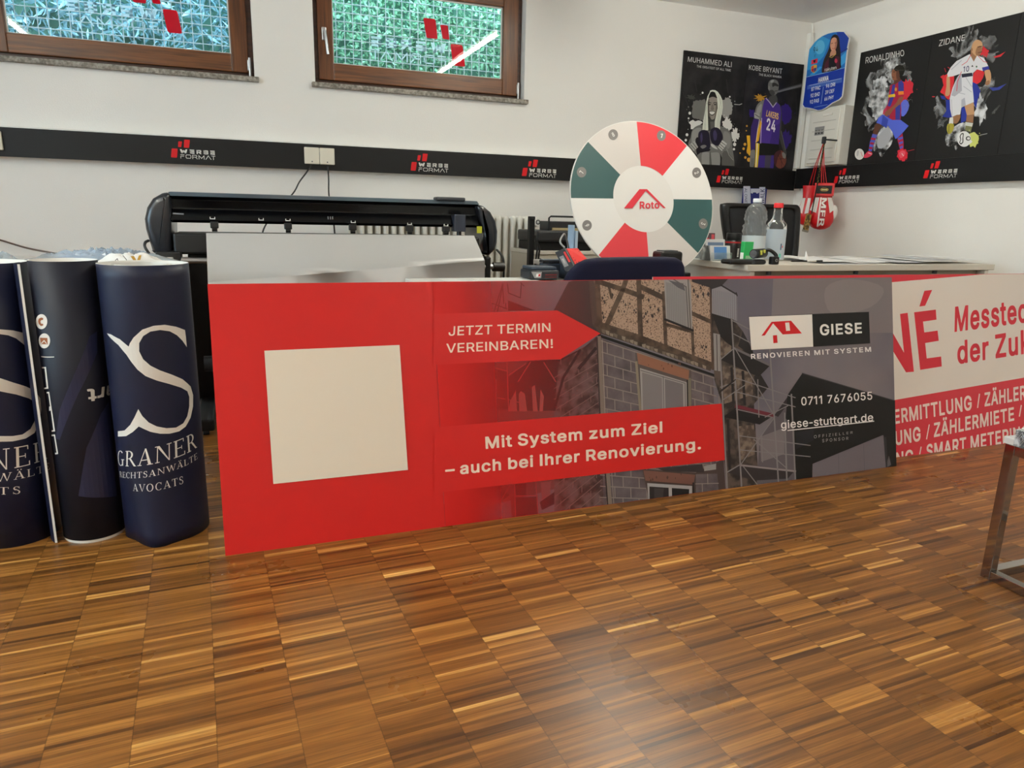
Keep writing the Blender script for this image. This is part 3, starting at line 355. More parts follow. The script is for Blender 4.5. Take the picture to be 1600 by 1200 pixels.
FONT_B = {
 '!': '238;148,104 91,104 72,90 56,70 53,58 53,24 56,12 67,-3 91,-22 148,-22 166,-9 181,11 185,26 181,71 168,90;78,139 158,139 169,149 174,518 164,529 74,529 64,520 66,150',
 '-': '342;301,176 302,254 292,265 50,265 40,256 39,178 49,167 290,166',
 '.': '230;53,12 64,-3 88,-22 106,-26 146,-22 164,-9 179,11 183,26 179,71 162,93 144,104 130,108 88,104 69,90 53,70',
 '0': '495;267,537 230,537 190,530 165,521 124,492 105,472 85,443 70,410 57,364 50,323 50,185 57,143 69,101 81,74 106,35 141,2 170,-15 200,-24 225,-27 285,-26 326,-15 355,2 389,35 410,65 426,101 439,144 446,204 446,302 440,353 425,410 410,443 391,472 345,512 320,526;246,438 282,427 296,416 311,396 320,382 330,352 338,320 343,281 343,227 338,188 321,131 306,104 294,91 280,81 250,72 234,74 214,81 189,104 165,156 157,188 152,227 152,281 157,320 174,376 200,417 219,430',
 '1': '382;238,-21 248,-10 248,519 236,530 139,530 33,454 16,438 15,348 25,337 49,337 140,403 142,-12 152,-22',
 '2': '495;73,-21 420,-22 430,-12 431,66 421,77 225,78 335,195 376,244 405,286 420,332 423,388 422,408 414,435 390,474 360,504 332,521 307,530 270,536 222,536 178,528 128,502 99,472 83,448 74,428 66,386 67,351 76,342 160,342 169,351 175,386 192,416 212,429 236,437 260,435 298,418 307,408 316,387 318,360 309,334 282,294 64,58 63,-10',
 '3': '495;80,529 70,518 70,442 80,431 260,430 158,311 158,236 168,226 240,225 287,211 304,199 316,184 326,160 327,137 314,104 305,95 272,78 233,72 198,80 176,93 167,101 158,118 151,143 142,152 54,152 45,143 45,112 57,66 72,42 115,2 166,-19 206,-27 250,-29 293,-24 342,-9 367,6 399,36 425,78 435,125 433,185 413,233 378,273 340,298 293,311 413,449 413,520 402,529',
 '4': '495;343,530 258,530 248,522 39,168 39,94 49,84 282,83 282,-10 294,-22 375,-21 384,-10 385,82 444,83 455,94 454,175 444,184 384,186 384,327 374,338 294,338 283,328 282,184 169,184 349,490 353,498 353,519',
 '5': '495;398,529 106,529 96,520 67,268 67,242 82,231 159,225 186,241 214,251 228,255 258,251 284,241 301,227 315,206 326,170 324,143 314,116 302,100 284,84 258,74 243,72 206,81 184,96 169,120 164,142 154,151 72,151 62,143 62,95 79,54 106,21 153,-12 177,-21 210,-27 268,-27 320,-16 342,-6 366,12 394,40 417,77 423,90 431,128 433,197 428,222 414,258 389,294 348,331 308,349 266,355 236,355 184,345 182,347 192,430 399,432 407,442 407,518',
 '6': '495;354,529 262,529 251,520 115,318 89,272 70,220 65,198 65,128 73,89 83,64 101,38 130,9 151,-6 181,-19 206,-26 258,-29 289,-25 343,-7 366,9 393,36 408,58 421,86 429,116 431,182 423,224 408,258 370,301 346,317 300,333 253,335 363,496 363,520;247,70 212,81 192,96 179,116 168,152 173,185 192,219 216,235 242,243 264,241 288,230 301,220 316,196 326,162 319,126 302,95 276,78',
 '7': '495;107,-21 196,-22 208,-10 433,436 433,519 424,530 72,530 62,520 61,442 71,432 308,430 98,14 98,-12',
 '8': '495;206,535 178,529 131,504 96,469 79,440 71,402 73,342 79,322 89,302 118,268 83,234 65,208 53,167 53,106 61,76 74,49 102,19 121,3 145,-10 175,-21 212,-27 258,-29 295,-26 342,-13 373,3 408,35 433,72 443,116 443,155 438,185 415,231 376,268 402,297 415,322 423,358 422,414 415,440 400,466 378,492 343,517 316,529 288,535;335,134 322,102 313,93 290,80 240,70 204,80 180,94 164,118 159,144 172,176 183,190 202,202 230,211 253,213 292,202 312,189 322,176 333,154;177,365 178,386 191,413 211,428 244,438 271,433 299,419 307,408 317,384 316,364 300,334 280,320 253,312 232,314 214,320 198,330 187,342',
 '9': '495;140,-21 230,-22 243,-10 382,195 405,236 424,285 431,324 431,372 421,422 393,471 363,501 319,527 271,536 223,536 176,527 132,502 101,471 86,450 73,422 65,384 65,320 73,280 89,248 127,206 162,186 194,176 241,174 131,14 131,-12;256,437 288,425 304,410 321,378 326,345 315,309 298,286 268,270 241,266 206,279 191,292 179,309 168,352 179,393 194,415 206,425 230,435',
 'A': '522;212,530 200,519 28,45 17,14 17,-12 28,-22 120,-20 127,-12 174,120 346,121 394,-9 403,-20 494,-21 504,-12 504,15 318,520 307,530;259,372 310,220 209,220',
 'B': '498;69,530 59,519 60,-12 70,-22 306,-20 352,-12 399,9 428,36 441,54 452,75 460,114 460,158 453,195 430,235 393,268 428,306 437,333 440,358 439,408 422,456 383,498 364,510 334,523 280,530;168,208 270,209 286,207 315,197 339,176 351,150 353,128 344,108 318,88 288,80 168,78;168,306 168,431 252,431 279,428 306,419 326,400 334,378 333,360 322,337 298,318 273,309 244,305',
 'C': '552;394,-9 416,3 452,31 489,77 508,120 515,146 514,172 504,181 418,181 407,170 402,150 384,118 371,106 349,92 325,81 292,75 242,84 213,100 185,126 167,156 155,188 146,248 147,281 155,320 170,358 184,381 199,397 218,412 242,424 268,431 301,433 324,428 366,407 387,386 402,359 407,338 420,327 506,328 514,336 515,362 502,406 483,442 464,466 419,504 388,520 350,532 310,537 236,534 193,521 158,504 133,484 93,443 71,407 53,365 41,282 42,206 53,144 71,101 93,65 134,23 160,3 193,-13 247,-26 326,-27',
 'D': '544;68,-21 250,-22 300,-18 346,-6 384,10 418,34 455,74 471,100 489,142 500,192 503,226 500,318 489,368 477,398 458,432 416,478 387,498 346,516 308,526 261,530 70,530 60,520 59,-10;168,78 168,430 252,430 303,419 332,405 364,376 380,346 390,316 397,285 398,240 390,194 380,164 350,118 327,102 306,93 261,80',
 'E': '461;406,-21 416,-10 416,66 406,77 168,78 168,207 387,208 397,219 397,296 386,307 168,307 167,429 404,432 413,442 413,520 402,530 69,530 59,519 60,-12 70,-22',
 'F': '452;69,-21 156,-22 167,-12 168,200 376,200 387,210 388,288 378,299 168,300 167,429 400,432 410,442 410,519 400,530 70,530 60,520 59,-10',
 'G': '562;235,534 192,521 155,503 116,470 90,439 73,412 53,365 42,314 42,192 55,140 68,106 88,72 128,27 156,5 196,-15 234,-24 264,-27 338,-26 380,-15 414,0 439,17 474,52 492,77 508,113 518,150 519,268 508,277 291,276 282,266 282,190 290,180 411,176 394,132 381,113 362,98 322,80 296,75 271,77 242,84 213,100 184,127 164,164 155,188 147,227 146,260 154,314 166,348 187,385 210,407 246,425 276,433 300,433 325,427 366,406 387,382 407,340 418,329 506,329 516,338 516,360 504,402 478,448 448,480 418,503 374,524 325,535 266,537',
 'H': '559;68,-21 156,-22 167,-12 170,211 392,210 393,-12 404,-22 488,-22 498,-13 499,519 490,530 404,530 393,520 390,310 168,310 167,520 156,530 70,530 60,521 59,-10',
 'I': '211;149,530 60,530 49,519 49,-10 60,-22 149,-22 160,-10 160,519',
 'J': '438;368,529 284,529 273,520 272,155 269,128 261,106 252,91 237,81 206,72 194,74 164,88 150,106 142,128 140,182 130,193 44,193 33,184 32,136 37,95 51,54 75,21 116,-10 150,-22 183,-27 228,-27 262,-22 296,-10 326,11 360,52 374,88 377,119 377,518',
 'K': '509;482,-21 491,-12 491,12 295,288 489,496 489,521 478,530 374,530 168,309 167,520 156,530 68,530 59,519 60,-13 70,-22 156,-22 166,-13 168,156 216,206 380,-20',
 'L': '435;69,530 59,519 60,-12 70,-22 393,-21 403,-10 403,66 393,77 168,78 167,520 156,530',
 'M': '670;68,529 59,519 61,-14 70,-22 153,-22 164,-12 165,290 285,-9 297,-22 374,-22 384,-12 502,290 504,-12 514,-22 602,-20 610,-10 608,522 598,530 488,530 476,520 336,153 194,521 183,530',
 'N': '566;496,-21 505,-10 504,521 494,530 410,530 399,520 398,176 179,519 166,530 68,530 59,519 60,-13 70,-22 156,-22 167,-12 166,336 388,-14 398,-22',
 'O': '575;379,-15 418,5 465,46 486,70 502,96 516,128 533,192 534,218 533,314 522,365 502,412 477,449 444,484 416,505 392,517 342,533 308,537 236,534 193,521 158,504 133,484 93,443 71,407 53,365 41,282 42,206 53,144 71,101 93,65 134,23 160,3 193,-13 235,-24 262,-27 330,-26;280,75 242,84 218,96 199,111 184,129 166,160 155,188 147,227 146,260 158,329 170,358 192,390 217,412 242,424 277,433 298,433 332,425 358,412 378,397 393,378 409,350 420,320 428,286 429,238 417,179 403,148 386,120 361,99 330,83 307,76',
 'P': '487;69,-21 156,-22 167,-12 168,164 294,166 338,174 364,186 388,202 416,230 432,254 446,292 451,322 451,372 443,414 431,444 417,464 390,491 366,507 328,522 272,530 70,530 60,520 59,-10;168,264 168,431 268,430 304,419 321,406 335,386 342,363 343,333 333,306 318,286 297,273 267,265',
 'R': '491;69,530 59,519 60,-12 70,-22 159,-20 167,-10 168,176 250,176 352,-10 362,-20 460,-21 470,-12 470,12 370,196 396,217 420,242 443,284 449,310 449,393 441,424 420,464 396,488 368,509 339,521 315,526 273,530;168,430 268,430 308,419 319,411 332,396 343,366 343,338 332,308 309,289 276,278 168,276',
 'S': '489;324,528 281,536 215,536 178,530 148,519 106,494 85,472 63,440 54,412 52,354 56,330 68,300 95,268 120,249 161,229 304,185 330,168 343,146 341,126 329,105 319,94 286,78 258,71 239,71 202,79 174,92 164,101 155,117 146,148 137,158 47,157 39,147 40,106 51,70 63,50 77,32 110,3 137,-12 162,-21 208,-29 256,-31 296,-28 330,-20 380,3 398,17 428,52 443,82 450,116 448,178 436,212 400,253 344,285 208,327 180,340 161,364 161,387 178,413 198,426 246,437 288,428 312,416 329,394 336,369 347,357 434,358 442,368 441,412 433,436 419,460 375,504 348,519',
 'T': '491;287,-22 298,-10 298,429 449,432 459,442 458,520 448,530 41,530 31,519 31,442 41,432 193,430 193,-10 204,-22',
 'U': '559;68,529 59,518 59,163 62,130 70,98 87,66 122,24 154,-1 190,-17 226,-27 332,-27 366,-19 398,-5 423,11 455,42 474,67 488,96 496,126 499,152 498,520 488,530 404,530 393,520 392,175 387,152 380,132 368,111 359,102 340,89 294,74 266,74 240,80 202,101 183,126 168,168 165,520 154,530',
 'V': '522;18,522 19,489 203,-10 216,-22 310,-21 321,-10 502,489 504,520 493,530 406,530 395,520 262,136 126,520 115,530 28,530',
 'W': '728;711,520 700,530 614,530 602,519 512,172 423,519 410,530 316,530 305,519 214,174 124,520 114,530 25,529 17,520 17,492 156,-14 166,-22 260,-22 271,-12 364,324 455,-12 466,-22 564,-20 574,-4 711,492',
 'Y': '514;214,-22 298,-22 309,-12 310,195 495,494 496,520 487,530 390,529 379,518 258,318 136,516 126,529 28,530 17,520 17,495 202,196 203,-10',
 'Z': '480;49,530 39,519 39,442 49,432 296,430 44,62 43,-12 54,-22 432,-21 441,-10 441,66 432,77 184,80 438,448 438,520 427,530',
 'a': '431;370,-21 379,-10 379,274 372,312 363,333 349,354 322,378 296,393 267,401 249,404 182,404 142,396 105,380 62,340 46,315 41,303 41,280 50,270 110,253 132,253 154,282 166,293 202,308 228,308 248,302 261,292 267,284 274,258 256,250 132,231 92,216 68,200 43,172 34,150 31,129 32,70 48,33 86,-6 124,-24 142,-28 220,-28 248,-20 276,-5 277,-12 288,-22;275,156 272,126 263,105 253,92 236,79 210,70 180,68 147,82 136,99 136,108 142,122 168,138 210,148',
 'b': '466;62,529 52,518 53,-11 64,-21 143,-21 154,-11 155,2 179,-16 209,-27 282,-28 318,-19 346,-5 381,25 397,44 410,68 422,102 430,139 432,217 424,270 412,306 397,331 379,352 346,382 322,394 292,403 234,405 206,402 180,394 156,378 155,520 144,530;233,69 212,76 197,85 176,109 167,127 159,156 156,205 167,250 186,283 212,301 233,308 250,308 270,301 286,292 307,270 324,224 327,170 316,128 297,96 270,76 250,69',
 'c': '438;295,-22 341,1 382,42 396,66 405,90 405,114 391,124 337,138 314,138 304,128 288,95 266,79 229,68 196,76 168,98 151,127 146,142 139,187 149,244 175,287 196,300 218,307 250,304 280,289 298,264 302,252 313,242 340,242 394,256 404,266 404,289 400,300 394,314 372,346 338,378 312,391 271,403 252,405 186,404 156,396 126,381 89,349 65,319 46,277 35,216 35,158 44,103 58,70 78,38 122,-2 151,-17 202,-28 259,-28',
 'd': '466;404,529 322,530 311,520 310,378 284,394 248,404 176,404 148,396 124,384 102,366 74,338 55,304 43,272 35,228 35,151 43,104 67,50 89,22 116,-2 148,-19 184,-28 258,-27 284,-17 312,1 313,-11 324,-21 403,-21 414,-11 414,518;234,69 217,69 196,76 168,97 151,130 140,174 140,204 145,230 161,271 172,285 193,300 217,308 234,308 254,301 281,283 300,252 311,202 311,176 306,150 289,106 272,86 254,76',
 'e': '446;182,403 152,394 126,381 105,366 72,330 55,301 44,271 35,224 35,158 44,103 58,70 76,41 103,12 127,-5 152,-17 188,-27 271,-28 296,-23 336,-7 377,26 394,50 406,78 405,104 397,112 385,115 338,126 318,126 306,116 292,93 280,82 259,73 230,68 198,76 170,92 151,121 143,146 403,148 413,158 413,236 406,271 393,308 376,336 346,368 324,384 292,397 264,404;146,242 151,258 167,282 190,298 218,308 247,304 273,292 297,259 302,244',
 'f': '296;92,-22 172,-22 183,-12 184,303 258,305 269,316 268,391 258,400 184,400 185,420 193,442 204,449 225,451 258,448 269,458 284,507 284,531 274,542 262,546 228,551 194,551 170,548 140,537 122,526 98,501 84,472 80,400 16,400 6,390 7,314 16,305 80,303 80,-10',
 'g': '467;404,400 322,400 313,390 312,377 289,392 260,403 174,403 148,395 120,382 89,353 59,312 43,274 36,244 35,154 43,108 55,78 78,45 98,22 124,5 148,-7 172,-14 258,-14 283,-6 311,10 307,-24 298,-47 278,-61 247,-73 220,-75 187,-67 160,-50 133,-21 108,-22 60,-48 51,-58 53,-85 65,-104 112,-147 145,-162 198,-171 260,-171 298,-165 336,-151 368,-130 391,-104 402,-85 413,-50 414,-26 414,389;216,307 235,307 256,301 284,281 300,252 311,210 307,155 300,132 288,112 271,95 256,87 229,81 196,87 166,108 151,136 140,179 143,226 160,269 180,292',
 'h': '452;62,530 52,519 53,-12 64,-22 144,-22 155,-12 156,218 159,246 168,272 180,286 212,303 233,307 264,297 274,290 286,274 294,249 296,-12 306,-22 389,-21 399,-10 399,266 392,309 382,334 369,354 332,387 284,404 208,403 184,395 156,380 155,520 144,530',
 'i': '209;64,-22 144,-22 156,-10 156,388 144,400 64,400 52,388 52,-10;44,456 76,426 89,422 120,422 134,426 156,442 166,459 168,498 164,512 144,535 132,542 118,545 76,542 64,533 44,510',
 'k': '423;62,530 52,519 53,-12 64,-22 144,-22 155,-13 156,126 173,141 304,-21 404,-21 413,-12 412,15 254,214 400,364 401,390 390,400 293,399 156,261 155,520 144,530',
 'l': '206;144,548 60,548 49,537 49,-10 60,-22 144,-22 156,-10 156,537',
 'm': '652;598,-13 597,297 583,340 573,356 544,384 512,401 492,406 428,406 388,395 364,381 341,360 300,396 254,407 204,405 178,395 156,381 154,390 143,400 64,400 53,391 52,-10 61,-21 144,-22 155,-12 156,228 159,254 168,278 179,290 194,300 216,308 238,305 256,294 270,273 274,249 274,-10 282,-20 365,-22 376,-12 376,232 379,255 389,280 400,293 410,300 436,308 456,305 478,294 493,266 496,244 497,-12 508,-22 587,-22',
 'n': '452;390,-21 399,-10 399,266 391,314 370,353 328,390 284,404 208,403 184,395 155,378 154,390 144,399 61,399 52,388 53,-13 64,-22 144,-22 155,-12 156,218 159,246 168,272 180,286 212,303 233,307 264,297 274,290 286,274 294,249 296,-12 306,-22',
 'o': '457;156,396 126,381 89,349 65,319 46,277 35,216 35,158 44,103 58,70 78,38 122,-2 151,-17 202,-28 272,-27 306,-17 336,-2 374,32 400,72 412,102 422,140 423,168 422,235 412,274 399,307 385,330 366,352 332,381 306,394 271,404 246,405 186,404;238,308 258,301 278,289 297,268 315,220 318,174 307,130 298,109 287,94 260,76 238,69 218,69 196,76 180,86 160,109 151,127 143,154 140,200 149,244 171,283 196,300 220,308',
 'r': '301;62,-21 144,-22 155,-12 156,226 159,250 172,277 192,294 226,304 274,301 284,310 285,393 275,404 200,404 184,399 156,384 143,400 64,400 53,390 52,-10',
 's': '407;266,400 230,405 186,405 136,396 104,381 93,372 64,344 55,326 47,294 49,244 57,218 73,194 96,175 118,163 246,126 258,118 265,108 261,92 250,82 222,70 196,68 183,70 154,83 147,91 137,116 126,127 100,128 45,114 37,106 37,78 51,42 82,5 123,-19 165,-28 243,-28 268,-23 300,-11 328,7 354,35 366,56 373,86 371,136 363,162 349,182 320,208 296,220 177,253 154,270 156,286 166,296 188,307 207,311 226,307 248,296 278,257 308,257 352,268 364,277 365,306 354,331 342,350 309,381',
 't': '269;244,-19 254,-8 254,18 245,64 232,75 183,74 175,78 169,94 167,304 234,306 244,314 245,390 234,400 168,401 167,480 158,491 75,491 65,480 65,401 16,400 5,389 6,316 16,306 65,304 65,74 69,50 76,30 89,12 104,-2 124,-15 148,-23 178,-26 212,-26',
 'u': '452;61,398 52,388 54,97 66,54 82,27 108,0 124,-10 164,-24 192,-27 244,-24 268,-16 298,2 299,-11 308,-20 390,-20 399,-10 398,390 388,399 306,399 296,390 293,134 283,109 267,90 236,74 218,72 182,86 165,108 157,132 155,390 144,399',
 'v': '431;19,392 18,366 21,356 162,-10 174,-22 258,-21 268,-12 272,-2 409,356 412,366 412,390 401,400 316,400 305,391 215,144 126,389 114,400 29,400',
 'y': '431;58,-160 88,-167 122,-167 150,-164 172,-157 203,-135 220,-119 233,-97 247,-68 412,364 412,390 402,400 316,400 305,391 215,145 126,390 114,400 29,400 18,390 18,364 158,-1 143,-42 132,-60 113,-68 71,-65 60,-76 48,-124 48,-151',
 'z': '422;371,-21 380,-10 380,66 370,77 192,78 374,318 374,391 363,400 56,399 47,388 47,314 57,303 229,302 42,57 42,-13 52,-22',
 'Ä': '522;212,530 200,519 28,45 17,14 17,-12 28,-22 120,-20 127,-12 174,120 346,121 394,-9 403,-20 494,-21 504,-12 504,15 318,520 307,530;259,372 310,220 209,220;247,585 247,639 232,659 216,671 200,674 162,671 148,662 130,639 130,585 147,564 160,555 174,551 204,551 217,555 237,572;391,585 391,639 376,659 360,671 344,674 306,671 285,656 274,639 274,585 290,565 304,555 318,551 348,551 361,555 381,572',
 '–': '392;-1,254 -1,178 10,166 381,166 392,178 392,254 381,265 10,265',
}
_tc = {}
from mathutils.geometry import tessellate_polygon
def _area(c): return sum(c[i-1][0]*c[i][1]-c[i][0]*c[i-1][1] for i in range(len(c)))/2
def _inside(p, c):
    r = False
    for i in range(len(c)):
        a, b = c[i-1], c[i]
        if (a[1] > p[1]) != (b[1] > p[1]) and p[0] < a[0]+(b[0]-a[0])*(p[1]-a[1])/(b[1]-a[1]): r = not r
    return r
def _raw(s, off, sp):
    key = (s, off, sp)
    if key in _tc: return _tc[key]
    tab = FONT_B if off >= .03 else FONT_M if off >= .012 else FONT_R
    V = []; Fc = []; x = 0.0
    for ch in s:
        if ch == ' ': x += FONT_SPACE*sp; continue
        q = tab[ch].split(';'); adv = float(q[0])
        cs = [[tuple(float(t) for t in p.split(',')) for p in c.split()] for c in q[1:]]
        big = [c for c in cs if _area(c)*_area(max(cs, key=lambda c: abs(_area(c)))) > 0]; small = [c for c in cs if c not in big]
        for o in big:
            loops = [o]+[h for h in small if _inside(h[0], o)]; n = len(V); flat = [p for c in loops for p in c]
            V += [((p[0]+x)/FONT_CAP, p[1]/FONT_CAP) for p in flat]
            Fc += [tuple(n+i for i in t) for t in tessellate_polygon([[Vector((p[0], p[1], 0)) for p in c] for c in loops])]
        x += adv+(sp-1)*FONT_CAP*.75
    _tc[key] = (V, Fc); return V, Fc
def glyphs(s, bold=0.0, sp=1.0, pre=None):
    V, Fc = _raw(s, bold, sp)
    x0 = min(x for x, y in V)
    x1 = max(x for x, y in (V if pre is None else _raw(pre, bold, sp)[0]))
    return [((x-x0)/(x1-x0), y) for x, y in V], Fc
# serif capitals drawn as outlines (unit cap height)
def _arc(cx, cy, rx, ry, a0, a1, tx, ty, n=18):
    A = [math.radians(a0+(a1-a0)*i/n) for i in range(n+1)]
    o = [(cx+rx*math.cos(t), cy+ry*math.sin(t)) for t in A]; i_ = [(cx+(rx-tx)*math.cos(t), cy+(ry-ty)*math.sin(t)) for t in A]
    return [[o[k], o[k+1], i_[k+1], i_[k]] for k in range(n)]
def _r(x0, y0, x1, y1): return [(x0, y0), (x1, y0), (x1, y1), (x0, y1)]
def _stem(x, w=.14, s=.09): return [_r(x, 0, x+w, 1), _r(x-s, 0, x+w+s, .045), _r(x-s, .955, x+w+s, 1)]
SER = {
 'G': (.95, _arc(.47, .5, .46, .52, 48, 318, .15, .05)+[_r(.68, .02, .82, .42), _r(.58, .40, .94, .45)]),
 'R': (.92, _stem(.1)+_arc(.3, .735, .36, .265, -90, 90, .14, .045)+[_r(.2, .955, .32, 1), _r(.2, .47, .32, .515), [(.36, .49), (.52, .49), (.88, .04), (.98, 0), (.76, 0)]]),
 'A': (.98, [[(.10, .02), (.16, .02), (.50, .98), (.47, 1.02)], [(.44, 1.02), (.54, 1.02), (.90, .02), (.72, .02)], _r(.26, .30, .72, .35), _r(0, 0, .28, .045), _r(.64, 0, 1.0, .045)]),
 'N': (1.05, [_r(.13, 0, .19, 1), _r(.86, 0, .92, 1), [(.10, 1), (.28, 1), (.92, 0), (.86, 0)], _r(0, .955, .26, 1), _r(.03, 0, .30, .045), _r(.74, .955, 1.05, 1)]),
 'E': (.82, _stem(.1)+[_r(.2, .955, .72, 1), _r(.2, .49, .58, .535), _r(.2, 0, .78, .045), _r(.68, .80, .73, 1), _r(.54, .40, .58, .62), _r(.73, 0, .79, .22)]),
 'C': (.86, _arc(.47, .5, .46, .52, 45, 315, .15, .05)+[_r(.76, .68, .80, .98)]),
 'H': (1.05, _stem(.1)+_stem(.78)+[_r(.2, .48, .82, .53)]),
 'T': (.82, _stem(.33)+[_r(.0, .955, .80, 1), _r(0, .76, .045, 1), _r(.755, .76, .80, 1)]),
 'S': (.66, _arc(.32, .755, .26, .265, 30, 250, .11, .05)+_arc(.32, .255, .29, .275, -150, 75, .12, .05)+[[(.13, .66), (.22, .58), (.56, .36), (.50, .48), (.20, .72)], _r(.52, .72, .56, .98), _r(.04, .02, .08, .28)]),
 'W': (1.35, [[(.04, .98), (.22, .98), (.48, .0), (.42, 0)], [(.42, 0), (.47, 0), (.74, .98), (.69, .98)], [(.62, .98), (.80, .98), (1.02, 0), (.97, 0)], [(.97, 0), (1.02, 0), (1.31, .98), (1.25, .98)], _r(-.03, .955, .30, 1), _r(1.14, .955, 1.40, 1)]),
 'L': (.76, _stem(.1)+[_r(.2, 0, .72, .045), _r(.67, 0, .73, .24)]),
 'V': (.95, [[(.04, .98), (.22, .98), (.52, 0), (.46, 0)], [(.46, 0), (.50, 0), (.88, .98), (.83, .98)], _r(-.03, .955, .32, 1), _r(.72, .955, 1.0, 1)]),
 'O': (1.0, _arc(.48, .5, .47, .52, 0, 360, .15, .05, 30)),
}
SER['Ä'] = (.98, SER['A'][1]+_arc(.36, 1.18, .07, .07, 0, 360, .07, .07, 10)+_arc(.64, 1.18, .07, .07, 0, 360, .07, .07, 10))
def serif(s, sp=.12):
    V = []; Fc = []; x = 0
    for ch in s:
        wd, polys = SER[ch]
        for p in polys:
            n = len(V); V += [(x+a, b) for a, b in p]; Fc.append(tuple(range(n, n+len(p))))
        x += wd+sp
    return [(a/(x-sp), b) for a, b in V], Fc
# the company mark on the ducts and panes: three slanted blocks, WERBE in bars, FORMAT in thin strokes; unit = text width 100
def _ln(pts, t):
    out = []
    for a, b in zip(pts, pts[1:]):
        d = Vector((b[0]-a[0], b[1]-a[1])); d.normalize(); n = Vector((-d.y, d.x))*t/2; e = d*t/2
        a2 = Vector(a)-e; b2 = Vector(b)+e
        out.append([tuple(a2+n), tuple(b2+n), tuple(b2-n), tuple(a2-n)])
    return out
def _rb(q, r=.12, n=3):
    out = []; L = len(q)
    for i in range(L):
        p = Vector(q[i]); a = Vector(q[i-1]); b = Vector(q[(i+1) % L])
        ra = p+(a-p)*r; rb = p+(b-p)*r
        for j in range(n+1):
            t = j/n; out.append(tuple((1-t)**2*ra+2*t*(1-t)*p+t*t*rb))
    return out
def _E(x): return [_r(x, -3, x+13, 0), _r(x, -7.5, x+13, -4.6), _r(x, -12, x+13, -9), _r(x, -12, x+4, -4.6)]
LOGO_R = [_rb([(-23, 1), (-6, 1), (-10, -26), (-27, -26)]), _rb([(-2.4, 23), (8.3, 23), (4.3, 6), (-4.8, 6)]), _rb([(14.4, 29), (31, 29), (26.6, 5), (11.5, 5)])]
LOGO_W = ([[(0, 0), (5, 0), (8, -12), (3.5, -12)], [(8, -12), (3.5, -12), (8.3, -2), (12.7, -2)], [(8.3, -2), (12.7, -2), (17.5, -12), (13, -12)], [(13, -12), (17.5, -12), (21, 0), (16, 0)]]
  + _E(28)
  + [_r(47, -12, 51, 0), _r(47, -3, 60, 0), _r(57, -7, 61, -1), _r(47, -8, 60, -5.4), [(53, -7.5), (57.5, -7.5), (62, -12), (57, -12)]]
  + [_r(67, -12, 71, 0), _r(67, -3, 80, 0), _r(67, -7.4, 81, -4.8), _r(67, -12, 80, -9.2), _r(77, -11.5, 81, -.8)]
  + _E(87)
  + _ln([(1, -27), (1, -20.6), (10, -20.6)], 1.6)+_ln([(1, -16.2), (11, -16.2)], 1.6)
  + _ln([(18, -26.2), (27.5, -26.2), (30, -24), (30, -18.4), (27.5, -16.2), (18, -16.2), (16, -18.4), (16, -24), (18, -26.2)], 1.6)
  + _ln([(35, -27), (35, -16.2), (45, -16.2), (47, -18), (47, -20.5), (45, -22), (35, -22)], 1.6)+_ln([(43, -22), (48, -27)], 1.6)
  + _ln([(53, -27), (53, -16.5), (60.5, -25), (68, -16.5), (68, -27)], 1.6)
  + _ln([(73, -27), (80.5, -16.2), (88, -27)], 1.6)
  + _ln([(90, -16.2), (100, -16.2)], 1.6)+_ln([(95, -16.2), (95, -27)], 1.6))

